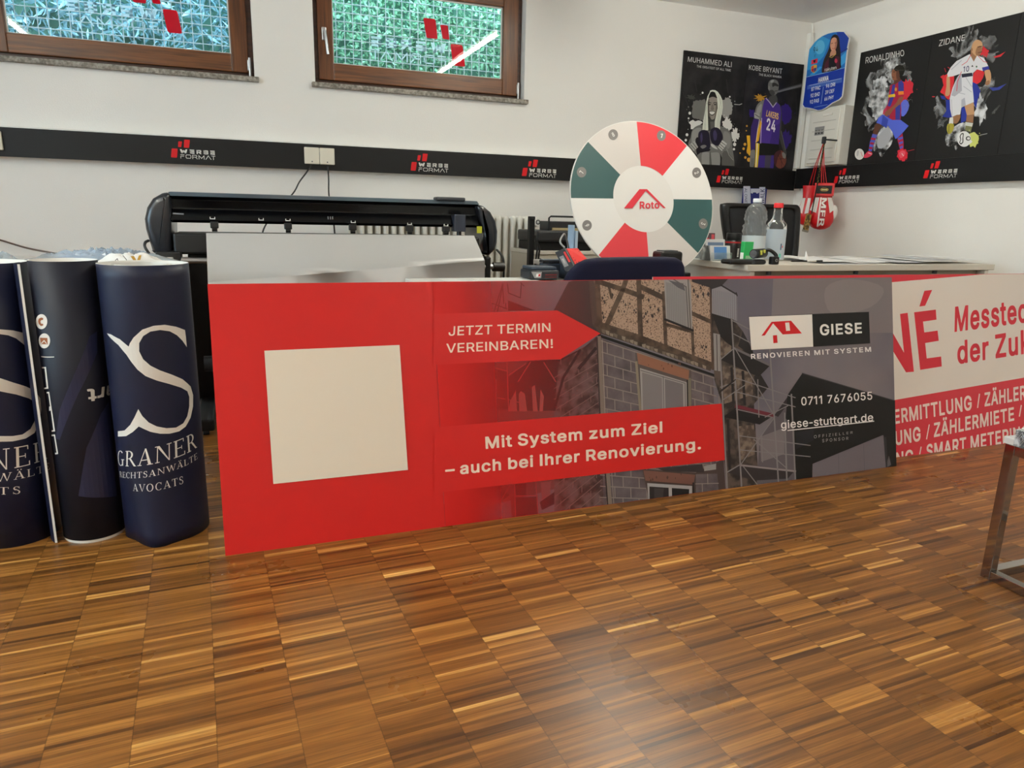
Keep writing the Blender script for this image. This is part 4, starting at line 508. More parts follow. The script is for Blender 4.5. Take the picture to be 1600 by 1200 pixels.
# ------------------------------------------------------------------ flat print on a real plane
def clip_poly(pts, clip):
    out = list(pts); L = len(clip)
    ar = sum(clip[i][0]*clip[(i+1) % L][1]-clip[(i+1) % L][0]*clip[i][1] for i in range(L))
    sg = 1 if ar > 0 else -1
    for i in range(L):
        a = clip[i]; b = clip[(i+1) % L]; inp = out; out = []
        if not inp: break
        def side(p): return sg*((b[0]-a[0])*(p[1]-a[1])-(b[1]-a[1])*(p[0]-a[0]))
        for j in range(len(inp)):
            p = inp[j]; q = inp[(j+1) % len(inp)]; sp, sq = side(p), side(q)
            if sp >= 0: out.append(p)
            if (sp >= 0) != (sq >= 0):
                t = sp/(sp-sq); out.append((p[0]+(q[0]-p[0])*t, p[1]+(q[1]-p[1])*t))
    return out
class Art:
    def __init__(s, o, n, clip=None, step=.00004):
        s.o = Vector(o); s.n = Vector(n).normalized(); s.clip = clip; s.mb = MB(); s.k = 24; s.step = step; s.cr = (0, 0, 1)
        if s.n.dot(CAM-s.o) < 0: s.n = -s.n
    def c(s, x, y, sc): s.cr = (x, y, sc); return s
    def px(s, p): return (s.cr[0]+p[0]/s.cr[2], s.cr[1]+p[1]/s.cr[2])
    def to3(s, q, lift):
        v = ray(q); return CAM+v*((s.o-CAM).dot(s.n)/v.dot(s.n))+s.n*lift
    def lift(s): s.k += 1; return s.k*s.step
    def poly(s, pts, mt, sm=0, lf=None):
        if sm: pts = [(p.x, p.y) for p in catmull([(a, b, 0) for a, b in pts], sm)]
        q = [s.px(p) for p in pts]
        if s.clip: q = clip_poly(q, s.clip)
        if len(q) < 3: return
        lf = s.lift() if lf is None else lf
        s.mb.face([s.to3(p, lf) for p in q], mt)
    def line(s, pts, wd, mt):
        lf = s.lift()
        for p in _ln(pts, wd): s.poly(p, mt, lf=lf)
    def lines(s, segs, wd, mt):
        lf = s.lift()
        for pts in segs:
            for p in _ln(pts, wd): s.poly(p, mt, lf=lf)
    def ell(s, cx, cy, rx, ry, mt, rot=0, n=20):
        c, d = math.cos(rot), math.sin(rot)
        s.poly([(cx+rx*math.cos(t)*c-ry*math.sin(t)*d, cy+rx*math.cos(t)*d+ry*math.sin(t)*c) for t in (2*math.pi*i/n for i in range(n))], mt)
    def splat(s, cx, cy, rx, ry, mt, seed=1, jag=.25, n=22, dots=0):
        R = random.Random(seed)
        s.poly([(cx+rx*math.cos(t)*k, cy+ry*math.sin(t)*k) for t, k in ((2*math.pi*i/n, 1+R.uniform(-jag, jag)) for i in range(n))], mt)
        for _ in range(dots):
            t = R.uniform(0, 6.28); k = R.uniform(1.1, 1.6); r = R.uniform(.03, .09)*rx
            s.ell(cx+rx*math.cos(t)*k, cy+ry*math.sin(t)*k, r, r*1.1, mt, n=8)
    def quad(s, glyph, bl, br, tl, tr, mt, cut=None):
        V, Fc = glyph; lf = s.lift(); P = []
        bl, br, tl, tr = (Vector(s.px(p)) for p in (bl, br, tl, tr))
        for u, v in V:
            b = bl.lerp(br, u); t = tl.lerp(tr, u); P.append(s.to3(b.lerp(t, v), lf))
        if cut:
            b = bmesh.new(); vs = [b.verts.new(p) for p in P]
            for f in Fc:
                try: b.faces.new([vs[i] for i in f])
                except ValueError: pass
            bmesh.ops.bisect_plane(b, geom=list(b.verts)+list(b.edges)+list(b.faces), plane_co=cut[0], plane_no=cut[1], clear_outer=True)
            s.mb.bm(b, mt)
        else: s.mb.mesh(P, Fc, mt)
    def text(s, t, bl, br, tl, tr, mt, bold=0.0, sp=1.0, pre=None, cut=None):
        s.quad(glyphs(t, bold, sp, pre), bl, br, tl, tr, mt, cut)
    def build(s, name, parent): 
        o = s.mb.build(name, parent, fix=False); s.mb = MB(); return o
# print wrapped on an upright tube: (u, z) run around it
class CylArt:
    def __init__(s, cx, cy, r, rad=None):
        s.x, s.y, s.r, s.mb, s.k, s.cr = cx, cy, r, MB(), 0, (0, 0, 1); s.rad = rad
    def c(s, x, y, sc): s.cr = (x, y, sc); return s
    def uz(s, p):
        q = (s.cr[0]+p[0]/s.cr[2], s.cr[1]+p[1]/s.cr[2]); v = ray(q)
        ox, oy = CAM.x-s.x, CAM.y-s.y; a = v.x**2+v.y**2; b = ox*v.x+oy*v.y; c = ox*ox+oy*oy-s.r**2
        D = b*b-a*c; t = (-b-math.sqrt(max(D, 0)))/a
        P = CAM+v*t; return (math.atan2(P.x-s.x, -(P.y-s.y))*s.r, P.z)
    def add(s, polys, mt):
        s.k += 1; lf = .0005+.00008*s.k; b = bmesh.new()
        for pl in polys:
            vs = [b.verts.new((u, z, 0)) for u, z in pl]
            try: b.faces.new(vs)
            except ValueError: pass
        bmesh.ops.triangulate(b, faces=list(b.faces))
        us = [v.co.x for v in b.verts]; k = math.floor(min(us)/.012)
        while k*.012 < max(us):
            bmesh.ops.bisect_plane(b, geom=list(b.verts)+list(b.edges)+list(b.faces), plane_co=(k*.012, 0, 0), plane_no=(1, 0, 0)); k += 1
        if s.rad:
            zs = [v.co.y for v in b.verts]; z = math.floor(min(zs)/.02)*.02
            while z < max(zs):
                bmesh.ops.bisect_plane(b, geom=list(b.verts)+list(b.edges)+list(b.faces), plane_co=(0, z, 0), plane_no=(0, 1, 0)); z += .02
        for v in b.verts:
            t = v.co.x/s.r; R = (s.rad(t, v.co.y) if s.rad else s.r)+lf; z = v.co.y
            v.co = Vector((s.x+R*math.sin(t), s.y-R*math.cos(t), z))
        s.mb.bm(b, mt)
    def poly(s, pts, mt, sm=0):
        if sm: pts = [(p.x, p.y) for p in catmull([(a, b, 0) for a, b in pts], sm)]
        s.add([[s.uz(p) for p in pts]], mt)
    def text(s, glyph, bl, br, tl, tr, mt):
        V, Fc = glyph; bl, br, tl, tr = (Vector(s.uz(p)) for p in (bl, br, tl, tr))
        P = [tuple(bl.lerp(br, u).lerp(tl.lerp(tr, u), v)) for u, v in V]
        s.add([[P[i] for i in f] for f in Fc], mt)
    def build(s, name, parent):
        o = s.mb.build(name, parent, fix=False); s.mb = MB(); return o
# ------------------------------------------------------------------ node helper + setting materials
def nodes(nt):
    def nd(t, **kw):
        n = nt.nodes.new(t)
        for k, v in kw.items(): setattr(n, k, v)
        return n
    def mth(op, a, b=None, c=None):
        n = nt.nodes.new('ShaderNodeMath'); n.operation = op
        for i, x in enumerate((a, b, c)):
            if x is None: continue
            if isinstance(x, (int, float)): n.inputs[i].default_value = x
            else: nt.links.new(x, n.inputs[i])
        return n.outputs[0]
    return nd, mth
def parquet():
    mt = bpy.data.materials.new('parquet'); mt.use_nodes = True; nt = mt.node_tree; b = nt.nodes['Principled BSDF']
    nd, mth = nodes(nt); L = nt.links.new
    tc = nd('ShaderNodeTexCoord'); sp = nd('ShaderNodeSeparateXYZ'); L(tc.outputs['Object'], sp.inputs[0])
    X, Y = sp.outputs[0], sp.outputs[1]
    u = mth('ADD', X, mth('MULTIPLY', Y, .052)); v = mth('SUBTRACT', Y, mth('MULTIPLY', X, .052))
    cu = mth('DIVIDE', mth('ADD', u, 10*.141+.0306), .141); ci = mth('FLOOR', cu); cf = mth('FRACT', cu)
    off = nd('ShaderNodeTexWhiteNoise', noise_dimensions='1D'); L(ci, off.inputs['W'])
    vs = mth('ADD', mth('DIVIDE', v, .0088), mth('MULTIPLY', off.outputs['Value'], .8)); si = mth('FLOOR', vs); sf = mth('FRACT', vs)
    def cell(a, bb, seed):
        c = nd('ShaderNodeCombineXYZ'); L(a, c.inputs[0]); L(bb, c.inputs[1]); c.inputs[2].default_value = seed
        n = nd('ShaderNodeTexWhiteNoise', noise_dimensions='3D'); L(c.outputs[0], n.inputs['Vector']); return n.outputs['Value']
    r1 = cell(ci, si, 1.3); r2 = cell(ci, mth('FLOOR', mth('DIVIDE', vs, 2.6)), 5.1)
    rr = mth('ADD', mth('MULTIPLY', r1, .55), mth('MULTIPLY', r2, .45))
    rp = nd('ShaderNodeValToRGB'); L(rr, rp.inputs[0]); el = rp.color_ramp.elements
    el[0].position = .05; el[0].color = rgb(76, 46, 20); el[1].position = .97; el[1].color = rgb(222, 174, 98)
    for p, c in ((.25, (106, 67, 28)), (.5, (129, 83, 36)), (.72, (148, 98, 44)), (.88, (180, 126, 61))):
        e = el.new(p); e.color = rgb(*c)
    # grain along the strips
    c = nd('ShaderNodeCombineXYZ'); L(mth('MULTIPLY', u, 9), c.inputs[0]); L(mth('MULTIPLY', v, 260), c.inputs[1]); L(mth('MULTIPLY', r1, 40), c.inputs[2])
    g = nd('ShaderNodeTexNoise'); g.inputs['Scale'].default_value = 1; g.inputs['Detail'].default_value = 4; L(c.outputs[0], g.inputs['Vector'])
    gr = nd('ShaderNodeMapRange'); L(g.outputs['Fac'], gr.inputs[0]); gr.inputs[1].default_value = .3; gr.inputs[2].default_value = .7; gr.inputs[3].default_value = .68; gr.inputs[4].default_value = 1.2
    # joints
    ju = mth('LESS_THAN', mth('ABSOLUTE', mth('SUBTRACT', cf, .5)), .4935); ju2 = mth('ADD', mth('MULTIPLY', ju, .40), .60)
    jv = mth('LESS_THAN', mth('ABSOLUTE', mth('SUBTRACT', sf, .5)), .475); jv2 = mth('ADD', mth('MULTIPLY', jv, .22), .78)
    k = mth('MULTIPLY', mth('MULTIPLY', ju2, jv2), gr.outputs[0])
    mx = nd('ShaderNodeVectorMath', operation='SCALE'); L(rp.outputs[0], mx.inputs[0]); L(k, mx.inputs[3])
    L(mx.outputs[0], b.inputs['Base Color'])
    n2 = nd('ShaderNodeTexNoise'); n2.inputs['Scale'].default_value = 3.0; n2.inputs['Detail'].default_value = 5; L(tc.outputs['Object'], n2.inputs['Vector'])
    ro = nd('ShaderNodeMapRange'); L(n2.outputs['Fac'], ro.inputs[0]); ro.inputs[3].default_value = .21; ro.inputs[4].default_value = .38
    L(ro.outputs[0], b.inputs['Roughness'])
    bp = nd('ShaderNodeBump'); bp.inputs['Strength'].default_value = .16; bp.inputs['Distance'].default_value = .0012
    L(mth('ADD', mth('MULTIPLY', k, .6), mth('MULTIPLY', r1, .4)), bp.inputs['Height']); L(bp.outputs[0], b.inputs['Normal'])
    b.inputs['Specular IOR Level'].default_value = .5
    return mt
def wood(name, c0, c1, sx=(1, 1, 1), rough=.4):
    mt = mat(name, c0, rough); nt = mt.node_tree; b = nt.nodes['Principled BSDF']; nd, mth = nodes(nt)
    tc = nd('ShaderNodeTexCoord'); mp = nd('ShaderNodeMapping'); mp.inputs['Scale'].default_value = sx
    n = nd('ShaderNodeTexNoise'); n.inputs['Scale'].default_value = 1; n.inputs['Detail'].default_value = 6; n.inputs['Distortion'].default_value = .6
    r = nd('ShaderNodeValToRGB'); r.color_ramp.elements[0].position = .32; r.color_ramp.elements[1].position = .68
    r.color_ramp.elements[0].color = rgb(*c0); r.color_ramp.elements[1].color = rgb(*c1)
    nt.links.new(tc.outputs['Object'], mp.inputs[0]); nt.links.new(mp.outputs[0], n.inputs['Vector']); nt.links.new(n.outputs['Fac'], r.inputs[0]); nt.links.new(r.outputs[0], b.inputs['Base Color'])
    return mt
PAINT = mat('wall_paint', (237, 235, 231), .75, bump=.12, bscale=160, var=.02, vscale=1.5)
CEIL = mat('ceiling_paint', (247, 246, 244), .8, bump=.08, bscale=120)
BLACK = mat('black_plastic', (17, 17, 19), .4)
SATIN = mat('black_film', (11, 11, 13), .5, spec=.35)
GLOSS = mat('black_gloss', (7, 8, 11), .22, spec=.3)
WHITE = mat('white_plastic', (232, 231, 226), .45)
CREAM = mat('cream_plastic', (226, 220, 204), .4)
GREY = mat('grey_plastic', (150, 150, 150), .5)
DGREY = mat('dark_grey_plastic', (48, 50, 54), .5)
CHROME = mat('chrome', (158, 152, 146), .07, metal=1.0)
STEEL = mat('steel', (190, 192, 195), .3, metal=1.0)
RED = ink(214, 22, 30)
WINK = ink(238, 237, 232)
WOOD_X = wood('window_wood_across', (74, 40, 17), (128, 76, 36), (3, 60, 60), .35)
WOOD_Z = wood('window_wood_upright', (70, 38, 16), (120, 70, 33), (60, 60, 3), .35)
WOOD_D = wood('window_frame_dark_wood', (48, 24, 14), (78, 42, 24), (4, 50, 50), .4)

# ------------------------------------------------------------------ the room
XL, XR, YN, YB, ZC = -3.2, 4.25, -3.0, 4.8, 2.44
b = MB(); b.face([(XL, YN, 0), (XR, YN, 0), (XR, YB, 0), (XL, YB, 0)], parquet()); struct(b.build('floor', None, loc=(0, 0, 0)))
b = MB(); b.rng((XL-.2, YN-.2, ZC), (XR+.2, YB+.25, ZC+.15), CEIL); struct(b.build('ceiling'))
W1 = (-1.24, .140); W2 = (.490, 1.866); ZS, ZT = 1.677, 2.392; YF = 4.875
b = MB(); Y1 = YB+.26
b.rng((XL-.2, YB, 0), (XR+.2, Y1, ZS), PAINT); b.rng((XL-.2, YB, ZT), (XR+.2, Y1, ZC), PAINT)
for x0, x1 in ((XL-.2, W1[0]), (W1[1], W2[0]), (W2[1], XR+.2)): b.rng((x0, YB, ZS), (x1, Y1, ZT), PAINT)
struct(b.build('wall_back'))
b = MB(); b.rng((XR, YN-.2, 0), (XR+.2, YB, ZC), PAINT); struct(b.build('wall_right'))
b = MB(); L0, L1, L2, L3 = .2, 2.6, .95, 2.2          # opening for an unseen window, added to let cool daylight in
b.rng((XL-.2, YN-.2, 0), (XL, L0, ZC), PAINT); b.rng((XL-.2, L1, 0), (XL, YB, ZC), PAINT); b.rng((XL-.2, L0, 0), (XL, L1, L2), PAINT); b.rng((XL-.2, L0, L3), (XL, L1, ZC), PAINT)
struct(b.build('wall_left'))
b = MB(); b.rng((XL, YN-.2, 0), (XR, YN, ZC), PAINT); struct(b.build('wall_front'))

PANE = glass('window_pane', (.93, .98, .98))
def film(name, col, clear):
    mt = bpy.data.materials.new(name); mt.use_nodes = True; nt = mt.node_tree
    for n in list(nt.nodes): nt.nodes.remove(n)
    out = nt.nodes.new('ShaderNodeOutputMaterial'); t = nt.nodes.new('ShaderNodeBsdfTranslucent'); d = nt.nodes.new('ShaderNodeBsdfDiffuse'); c = nt.nodes.new('ShaderNodeBsdfTransparent')
    t.inputs[0].default_value = rgb(*col); d.inputs[0].default_value = rgb(*col)
    m1 = nt.nodes.new('ShaderNodeMixShader'); m1.inputs[0].default_value = .35; m2 = nt.nodes.new('ShaderNodeMixShader'); m2.inputs[0].default_value = clear
    nt.links.new(t.outputs[0], m1.inputs[1]); nt.links.new(d.outputs[0], m1.inputs[2]); nt.links.new(m1.outputs[0], m2.inputs[1]); nt.links.new(c.outputs[0], m2.inputs[2]); nt.links.new(m2.outputs[0], out.inputs[0])
    return mt
FROST = film('frosted_lettering', (236, 246, 250), .05); RFILM = film('red_window_film', (236, 10, 34), 0.0)
STONE = speckle('sill_stone', (112, 106, 98), (176, 170, 160), 60, .35, .7, .6)
def window(n, X0, X1, gx0, gx1, handle, logo, logo2=None):
    z0, z1, gz0, gz1 = 1.705, ZT, 1.836, 2.282
    root = bpy.data.objects.new('window_%d' % n, None); C.objects.link(root); root.location = ((X0+X1)/2, YF, z0); root['kind'] = 'structure'
    WM[root] = Matrix.Translation(root.location)
    f = MB(); w_ = .042
    f.rng((X0, YF, z0), (X1, YF+.07, z0+w_), WOOD_D, .003); f.rng((X0, YF, z1-w_), (X1, YF+.07, z1), WOOD_D, .003)
    f.rng((X0, YF, z0+w_), (X0+w_, YF+.07, z1-w_), WOOD_D, .003); f.rng((X1-w_, YF, z0+w_), (X1, YF+.07, z1-w_), WOOD_D, .003)
    f.build('window_frame', root)
    s = MB(); o = .012; a0, a1, c0, c1 = X0+w_-o, X1-w_+o, z0+w_-o, z1-w_+o; ya, yb = YF-.022, YF+.045
    s.rng((gx0, ya, c0), (gx1, yb, gz0), WOOD_X, .005); s.rng((gx0, ya, gz1), (gx1, yb, c1), WOOD_X, .005)
    s.rng((a0, ya, c0), (gx0, yb, c1), WOOD_Z, .005); s.rng((gx1, ya, c0), (a1, yb, c1), WOOD_Z, .005)
    s.build('sash', root)
    t = MB(); q = .007; y_ = YF+.004
    t.rng((gx0, y_, gz0), (gx1, y_+.012, gz0+q), WHITE); t.rng((gx0, y_, gz1-q), (gx1, y_+.012, gz1), WHITE)
    t.rng((gx0, y_, gz0+q), (gx0+q, y_+.012, gz1-q), WHITE); t.rng((gx1-q, y_, gz0+q), (gx1, y_+.012, gz1-q), WHITE)
    t.build('glazing_strip', root)
    g = MB(); g.face([(gx0, YF+.016, gz0), (gx1, YF+.016, gz0), (gx1, YF+.016, gz1), (gx0, YF+.016, gz1)], PANE); g.build('pane', root, fix=False)
    k = MB(); lx, lz, u = logo                        # the mark, read from the street side: mirrored here; (lx, lz) = top left corner of WERBE seen from outside
    for pl in LOGO_R: k.face([(lx-p[0]*u, YF+.017, lz+p[1]*u) for p in pl], RFILM)
    for pl in LOGO_W: k.face([(lx-p[0]*u, YF+.017, lz+p[1]*u) for p in pl], FROST)
    o_ = k.build('window_lettering', root, fix=False); o_['label'] = 'mirrored red blocks and pale letters stuck on the pane'
    l = MB(); l.rng((X0-.022, 4.765, ZS), (X1+.022, YF+.03, z0), STONE, .004); o_ = l.build('window_sill', root); o_['label'] = 'weathered grey stone sill'
    h = MB(); h.rng((X1-.036, YF-.03, c0+.012), (X1-.016, YF-.002, c0+.075), STEEL, .004); h.cyl((X1-.024, YF-.026, c0-.03), (X1-.024, YF-.026, c0+.085), .0075, STEEL, n=12)
    h.build('hinge', root)
    if handle:
        h = MB(); hx = (a0+gx0)/2-.008; hz = 1.99
        h.rng((hx-.014, ya-.012, hz-.03), (hx+.014, ya, hz+.045), STEEL, .004); h.cyl((hx, ya-.012, hz+.01), (hx, ya-.045, hz+.01), .008, STEEL, n=12)
        h.tube([(hx, ya-.045, hz+.018), (hx+.004, ya-.05, hz-.02), (hx+.010, ya-.05, hz-.075), (hx+.014, ya-.048, hz-.115)], .0085, STEEL)
        h.build('window_handle', root)
window(1, W1[0], W1[1], -1.115, .016, True, (at_y((245, 13), YF).x, at_y((245, 13), YF).z, .00455))
window(2, W2[0], W2[1], .611, 1.728, True, (at_y((698, 68), YF).x, at_y((698, 68), YF).z, .0049))

w3 = bpy.data.objects.new('window_3', None); C.objects.link(w3); w3.location = (XL-.1, (L0+L1)/2, L2); w3['kind'] = 'structure'; WM[w3] = Matrix.Translation(w3.location)  # out of view, added only to cool the light on the left side
k = MB()
for y0_, y1_, z0_, z1_ in ((L0, L1, L2, L2+.06), (L0, L1, L3-.06, L3), (L0, L0+.06, L2+.06, L3-.06), (L1-.06, L1, L2+.06, L3-.06), ((L0+L1)/2-.04, (L0+L1)/2+.04, L2+.06, L3-.06)): k.rng((XL-.13, y0_, z0_), (XL-.06, y1_, z1_), WOOD_D, .003)
k.build('window_frame', w3)
k = MB(); k.face([(XL-.09, L0+.05, L2+.05), (XL-.09, L1-.05, L2+.05), (XL-.09, L1-.05, L3-.05), (XL-.09, L0+.05, L3-.05)], PANE); k.build('pane', w3, fix=False)

# outdoors, seen through the panes
GW = mat('galvanised_wire', (226, 234, 236), .5)
for i, (x0, x1, lab) in enumerate(((-1.45, .30, 'left window'), (.34, 2.05, 'right window'))):
    g = MB(); x = x0
    while x <= x1: g.cyl((x, 5.13, 1.60), (x, 5.13, 2.62), .0028, GW, n=6); x += .0545
    z = 1.60
    while z <= 2.62: g.cyl((x0, 5.134, z), (x1, 5.134, z), .0028, GW, n=6); z += .0545
    tag(g.build('window_grille'), 'square wire mesh grille outside the %s' % lab, 'grille', 'wire grilles outside the windows')
def leaf_mat(name, c0, c1):
    mt = speckle(name, c0, c1, 9, .35, .65, .5); return mt
def hedge(name, label, x0, x1, y0, y1, z0, z1, n, ln, wd, mt, seed, droop):
    R = random.Random(seed); h = MB()
    core = mat('hedge_depth', (80, 128, 110), .9)
    b_ = bmesh.new(); bmesh.ops.create_grid(b_, x_segments=24, y_segments=14, size=.5)
    for v in b_.verts: v.co = Vector((x0+(v.co.x+.5)*(x1-x0), y1+R.uniform(-.06, .06), z0+(v.co.y+.5)*(z1-z0)))
    h.bm(b_, core)
    for _ in range(n):
        p = Vector((R.uniform(x0, x1), y0+(y1-y0)*R.random()**.8, R.uniform(z0, z1)))
        d = Vector((R.uniform(-1, 1), R.uniform(-1, .3), R.uniform(-1, 1)-droop)).normalized(); s_ = d.orthogonal().normalized()
        s_ = (Matrix.Rotation(R.uniform(0, 6.28), 3, d) @ s_); l = ln*R.uniform(.6, 1.4); k = wd*R.uniform(.7, 1.3); nn = d.cross(s_)*l*.12
        h.face([p, p+d*l*.5+s_*k+nn, p+d*l, p+d*l*.5-s_*k+nn], mt)
    return tag(h.build(name, None, fix=False), label, 'hedge')
hedge('hedge', 'dense green small-leaved hedge outside the right window', .50, 2.9, 5.55, 6.0, 1.55, 3.1, 12000, .042, .013, leaf_mat('hedge_leaf', (70, 136, 100), (160, 208, 172)), 3, .1)
hedge('bamboo_hedge', 'bluish long-leaved hedge outside the left window', -2.3, .36, 5.5, 6.0, 1.55, 3.1, 5200, .11, .011, leaf_mat('bamboo_leaf', (78, 132, 142), (170, 210, 220)), 5, .25)
b = MB(); b.rng((-5, 5.06, 1.4), (6, 9, 1.55), mat('outdoor_soil', (96, 92, 84), .9, var=.2, vscale=8)); struct(b.build('ground'))

# ------------------------------------------------------------------ ceiling tubes
TUBE = mat('lit_tube', (255, 248, 234), emit=LAMP)
for x, y0, y1, lab in ((2.06, 1.95, 3.92, 'bare fluorescent tube light on the ceiling above the white desk'), (-1.65, .45, 2.75, 'bare fluorescent tube light on the ceiling left of the camera'),
                       (2.06, -2.1, .2, 'bare fluorescent tube light on the ceiling behind the side table'), (-1.65, -2.5, -.4, 'bare fluorescent tube light on the ceiling at the rear left')):
    t = thing('ceiling_lamp', lab, 'lamp', (x, (y0+y1)/2, ZC), group='ceiling tube lights')
    k = MB(); k.rng((x-.03, y0, ZC-.035), (x+.03, y1, ZC), WHITE, .004); k.build('housing', t)
    k = MB(); k.cyl((x, y0+.03, ZC-.062), (x, y1-.03, ZC-.062), .019, TUBE, n=14); k.build('tube', t)
    for y in (y0, y1): k = MB(); k.rng((x-.02, y-.03 if y == y1 else y, ZC-.085), (x+.02, y if y == y1 else y+.03, ZC-.03), WHITE, .003); k.build('lamp_holder', t)

# ------------------------------------------------------------------ cable ducts with the company mark
def mark(mb, o, ex, ez, n, u):
    for pl in LOGO_R: mb.face([o+ex*p[0]*u+ez*p[1]*u+n*.0012 for p in pl], RED)
    for pl in LOGO_W: mb.face([o+ex*p[0]*u+ez*p[1]*u+n*.0012 for p in pl], WINK)
YD, XD = 4.735, 4.185
t = thing('cable_duct', 'long cable duct along the back wall, black front', 'cable duct', (.5, 4.76, 1.188))
k = MB(); k.rng((XL+.001, YD+.004, 1.19), (3.09, YB-.001, 1.345), WHITE, .003); k.rng((3.09, YD+.004, 1.19), (XR-.001, YB-.001, 1.3375), WHITE, .003); k.build('duct_body', t)
k = MB(); k.rng((XL, YD, 1.186), (XR-.065, YD+.004, 1.338), SATIN); k.build('black_cover', t)
for p, q in (((281, 233), (335.5, 238)), ((654, 254), (700, 257.5)), ((827, 263), (869, 265.5)), ((1128.5, 275), (1160, 277.5))):
    a = at_y(p, YD); c_ = at_y(q, YD); k = MB(); mark(k, a, Vector((1, 0, 0)), Vector((0, 0, 1)), Vector((0, -1, 0)), (c_.x-a.x)/100); k.build('logo', t, fix=False)
t = thing('cable_duct', 'cable duct along the right wall below the footballer posters, black front', 'cable duct', (4.2, 1.5, 1.2))
k = MB(); k.rng((XD+.004, YN, 1.203), (XR-.001, YB-.07, 1.352), WHITE, .003); k.build('duct_body', t)
k = MB(); k.rng((XD, YN, 1.2), (XD+.004, YB-.066, 1.352), SATIN); k.build('black_cover', t)
for p, q in (((1312, 275.5), (1343, 274.5)), ((1455, 266), (1496.5, 263.5))):
    a = at_x(p, XD); c_ = at_x(q, XD); k = MB(); mark(k, a, Vector((0, -1, 0)), Vector((0, 0, 1)), Vector((-1, 0, 0)), (a.y-c_.y)/100); k.build('logo', t, fix=False)
def socket(x0, x1, z0, z1, label, parts):
    t = thing('wall_socket', label, 'socket', ((x0+x1)/2, YD, z0))
    k = MB()
    w_ = (x1-x0)/parts
    for i in range(parts): k.rng((x0+i*w_+.001, YD-.018, z0), (x0+(i+1)*w_-.001, YD, z1), CREAM, .004)
    k.build('cover_plate', t)
    for i in range(parts): k = MB(); k.cyl((x0+(i+.5)*w_, YD-.0195, z0+.014), (x0+(i+.5)*w_, YD-.017, z0+.014), .004, DGREY, n=10); k.build('cable_inlet', t)
    return t
a, c_ = at_y((474.5, 231), YD), at_y((523, 258), YD); socket(a.x, c_.x, c_.z, c_.z+.098, 'cream double socket on the back wall duct above the plotter', 2)
a, c_ = at_y((-14, 207), YD), at_y((6.5, 235), YD); socket(a.x, c_.x, c_.z, c_.z+.098, 'cream socket on the back wall duct cut by the left picture edge', 1)
def cable(label, path, r, mt, cat='cable', name='cable', n=6):
    k = MB(); k.tube(catmull(path, n, False), r, mt, 8); return tag(k.build(name), label, cat)
cable('black cable from the left half of the double socket down to the plotter', [at_y(p, y) for p, y in (((486, 257), 4.715), ((480, 268), 4.71), ((468, 284), 4.68), ((458, 302), 4.62), ((432, 330), 4.4), ((412, 358), 4.2), ((405, 400), 4.05))], .0045, BLACK)
cable('black cable from the right half of the double socket down to the plotter', [at_y(p, y) for p, y in (((512, 260), 4.715), ((513.5, 280), 4.71), ((514, 305), 4.68), ((520, 340), 4.5), ((523, 364), 4.4), ((525, 410), 4.3))], .0045, BLACK)
cable('thin brown cable sagging along the wall above the plastic bag', [at_y(p, y) for p, y in (((-30, 368), 4.77), ((0, 375), 4.77), ((40, 387), 4.74), ((75, 394), 4.5), ((100, 399), 3.72))], .005, mat('brown_cable', (92, 74, 66), .5))
# ------------------------------------------------------------------ the red renovation board leaning in front
def board_plane(yb, yt, zt):
    up = Vector((0, yt-yb, zt)).normalized(); n = Vector((1, 0, 0)).cross(up); n = n if n.y < 0 else -n
    return up, n
BU, BN = board_plane(1.968, 2.118, .738)
BL, BR, BH = -.091, 2.401, .753
t = thing('advertising_board', 'long red advertising board with a half-timbered house and blank white square, standing in front', 'advertising board', ((BL+BR)/2, 1.968, 0))
BOARD = t
def P1(x, h, lf=0): return Vector((x, 1.968, 0))+BU*h+BN*lf
k = MB(); edge = mat('board_edge', (226, 222, 214), .6)
k.prism([P1(BL, 0), P1(BR, 0), P1(BR, BH), P1(BL, BH)], -BN*.004, edge); k.face([P1(BL, 0, .0002), P1(BR, 0, .0002), P1(BR, BH, .0002), P1(BL, BH, .0002)], mat('board_red', (204, 26, 24), .38, spec=.4))
k.build('panel', t, fix=False)
def proj(P):
    d = P-CAM; z = d.dot(_fw); return (800+F_PX*d.dot(_rt)/z, 600+F_PX*d.dot(_dn)/z)
CLIP1 = [proj(P1(BL, .001)), proj(P1(BR, .001)), proj(P1(BR, BH-.001)), proj(P1(BL, BH-.001))]
CLIPP = [proj(P1(at_y((686, 500), 2.04).x, .001)), proj(P1(BR, .001)), proj(P1(BR, BH-.001)), proj(P1(at_y((686, 500), 2.04).x, BH-.001))]
O1 = P1(0, 0)
A = Art(O1, BN, CLIPP, .00001)
SKY = speckle('print_sky', (96, 92, 106), (128, 120, 124), 2.2, .3, .7)
PLAST = speckle('print_plaster', (92, 74, 62), (172, 146, 128), 210, .36, .48)
PLAST2 = speckle('print_plaster_dark', (78, 66, 60), (124, 108, 96), 45, .4, .6)
BLOCK = speckle('print_blocks', (78, 70, 74), (108, 98, 102), 14, .35, .65)
BRICK = speckle('print_brick_side', (58, 44, 44), (98, 84, 84), 30, .4, .6)
BEAM = speckle('print_beam', (66, 52, 44), (92, 76, 64), 30, .4, .6)
DARK = ink(34, 29, 31); DK2 = ink(52, 45, 46); NIGHT = ink(14, 13, 14); MORT = ink(132, 122, 118); PALE = ink(150, 146, 146); SCAF = ink(126, 122, 124); LINTEL = ink(138, 94, 74); PANE_P = ink(124, 118, 120); TRIMC = ink(122, 112, 104)
A.c(0, 0, 1)
A.poly([(680, 420), (1420, 420), (1420, 760), (680, 900)], SKY)
A.poly([(1208, 436), (1290, 430), (1420, 430), (1420, 520), (1300, 520), (1205, 500)], ink(124, 116, 120))
A.poly([(1290, 450), (1330, 436), (1380, 450), (1360, 480), (1300, 490)], ink(134, 126, 128), 4)
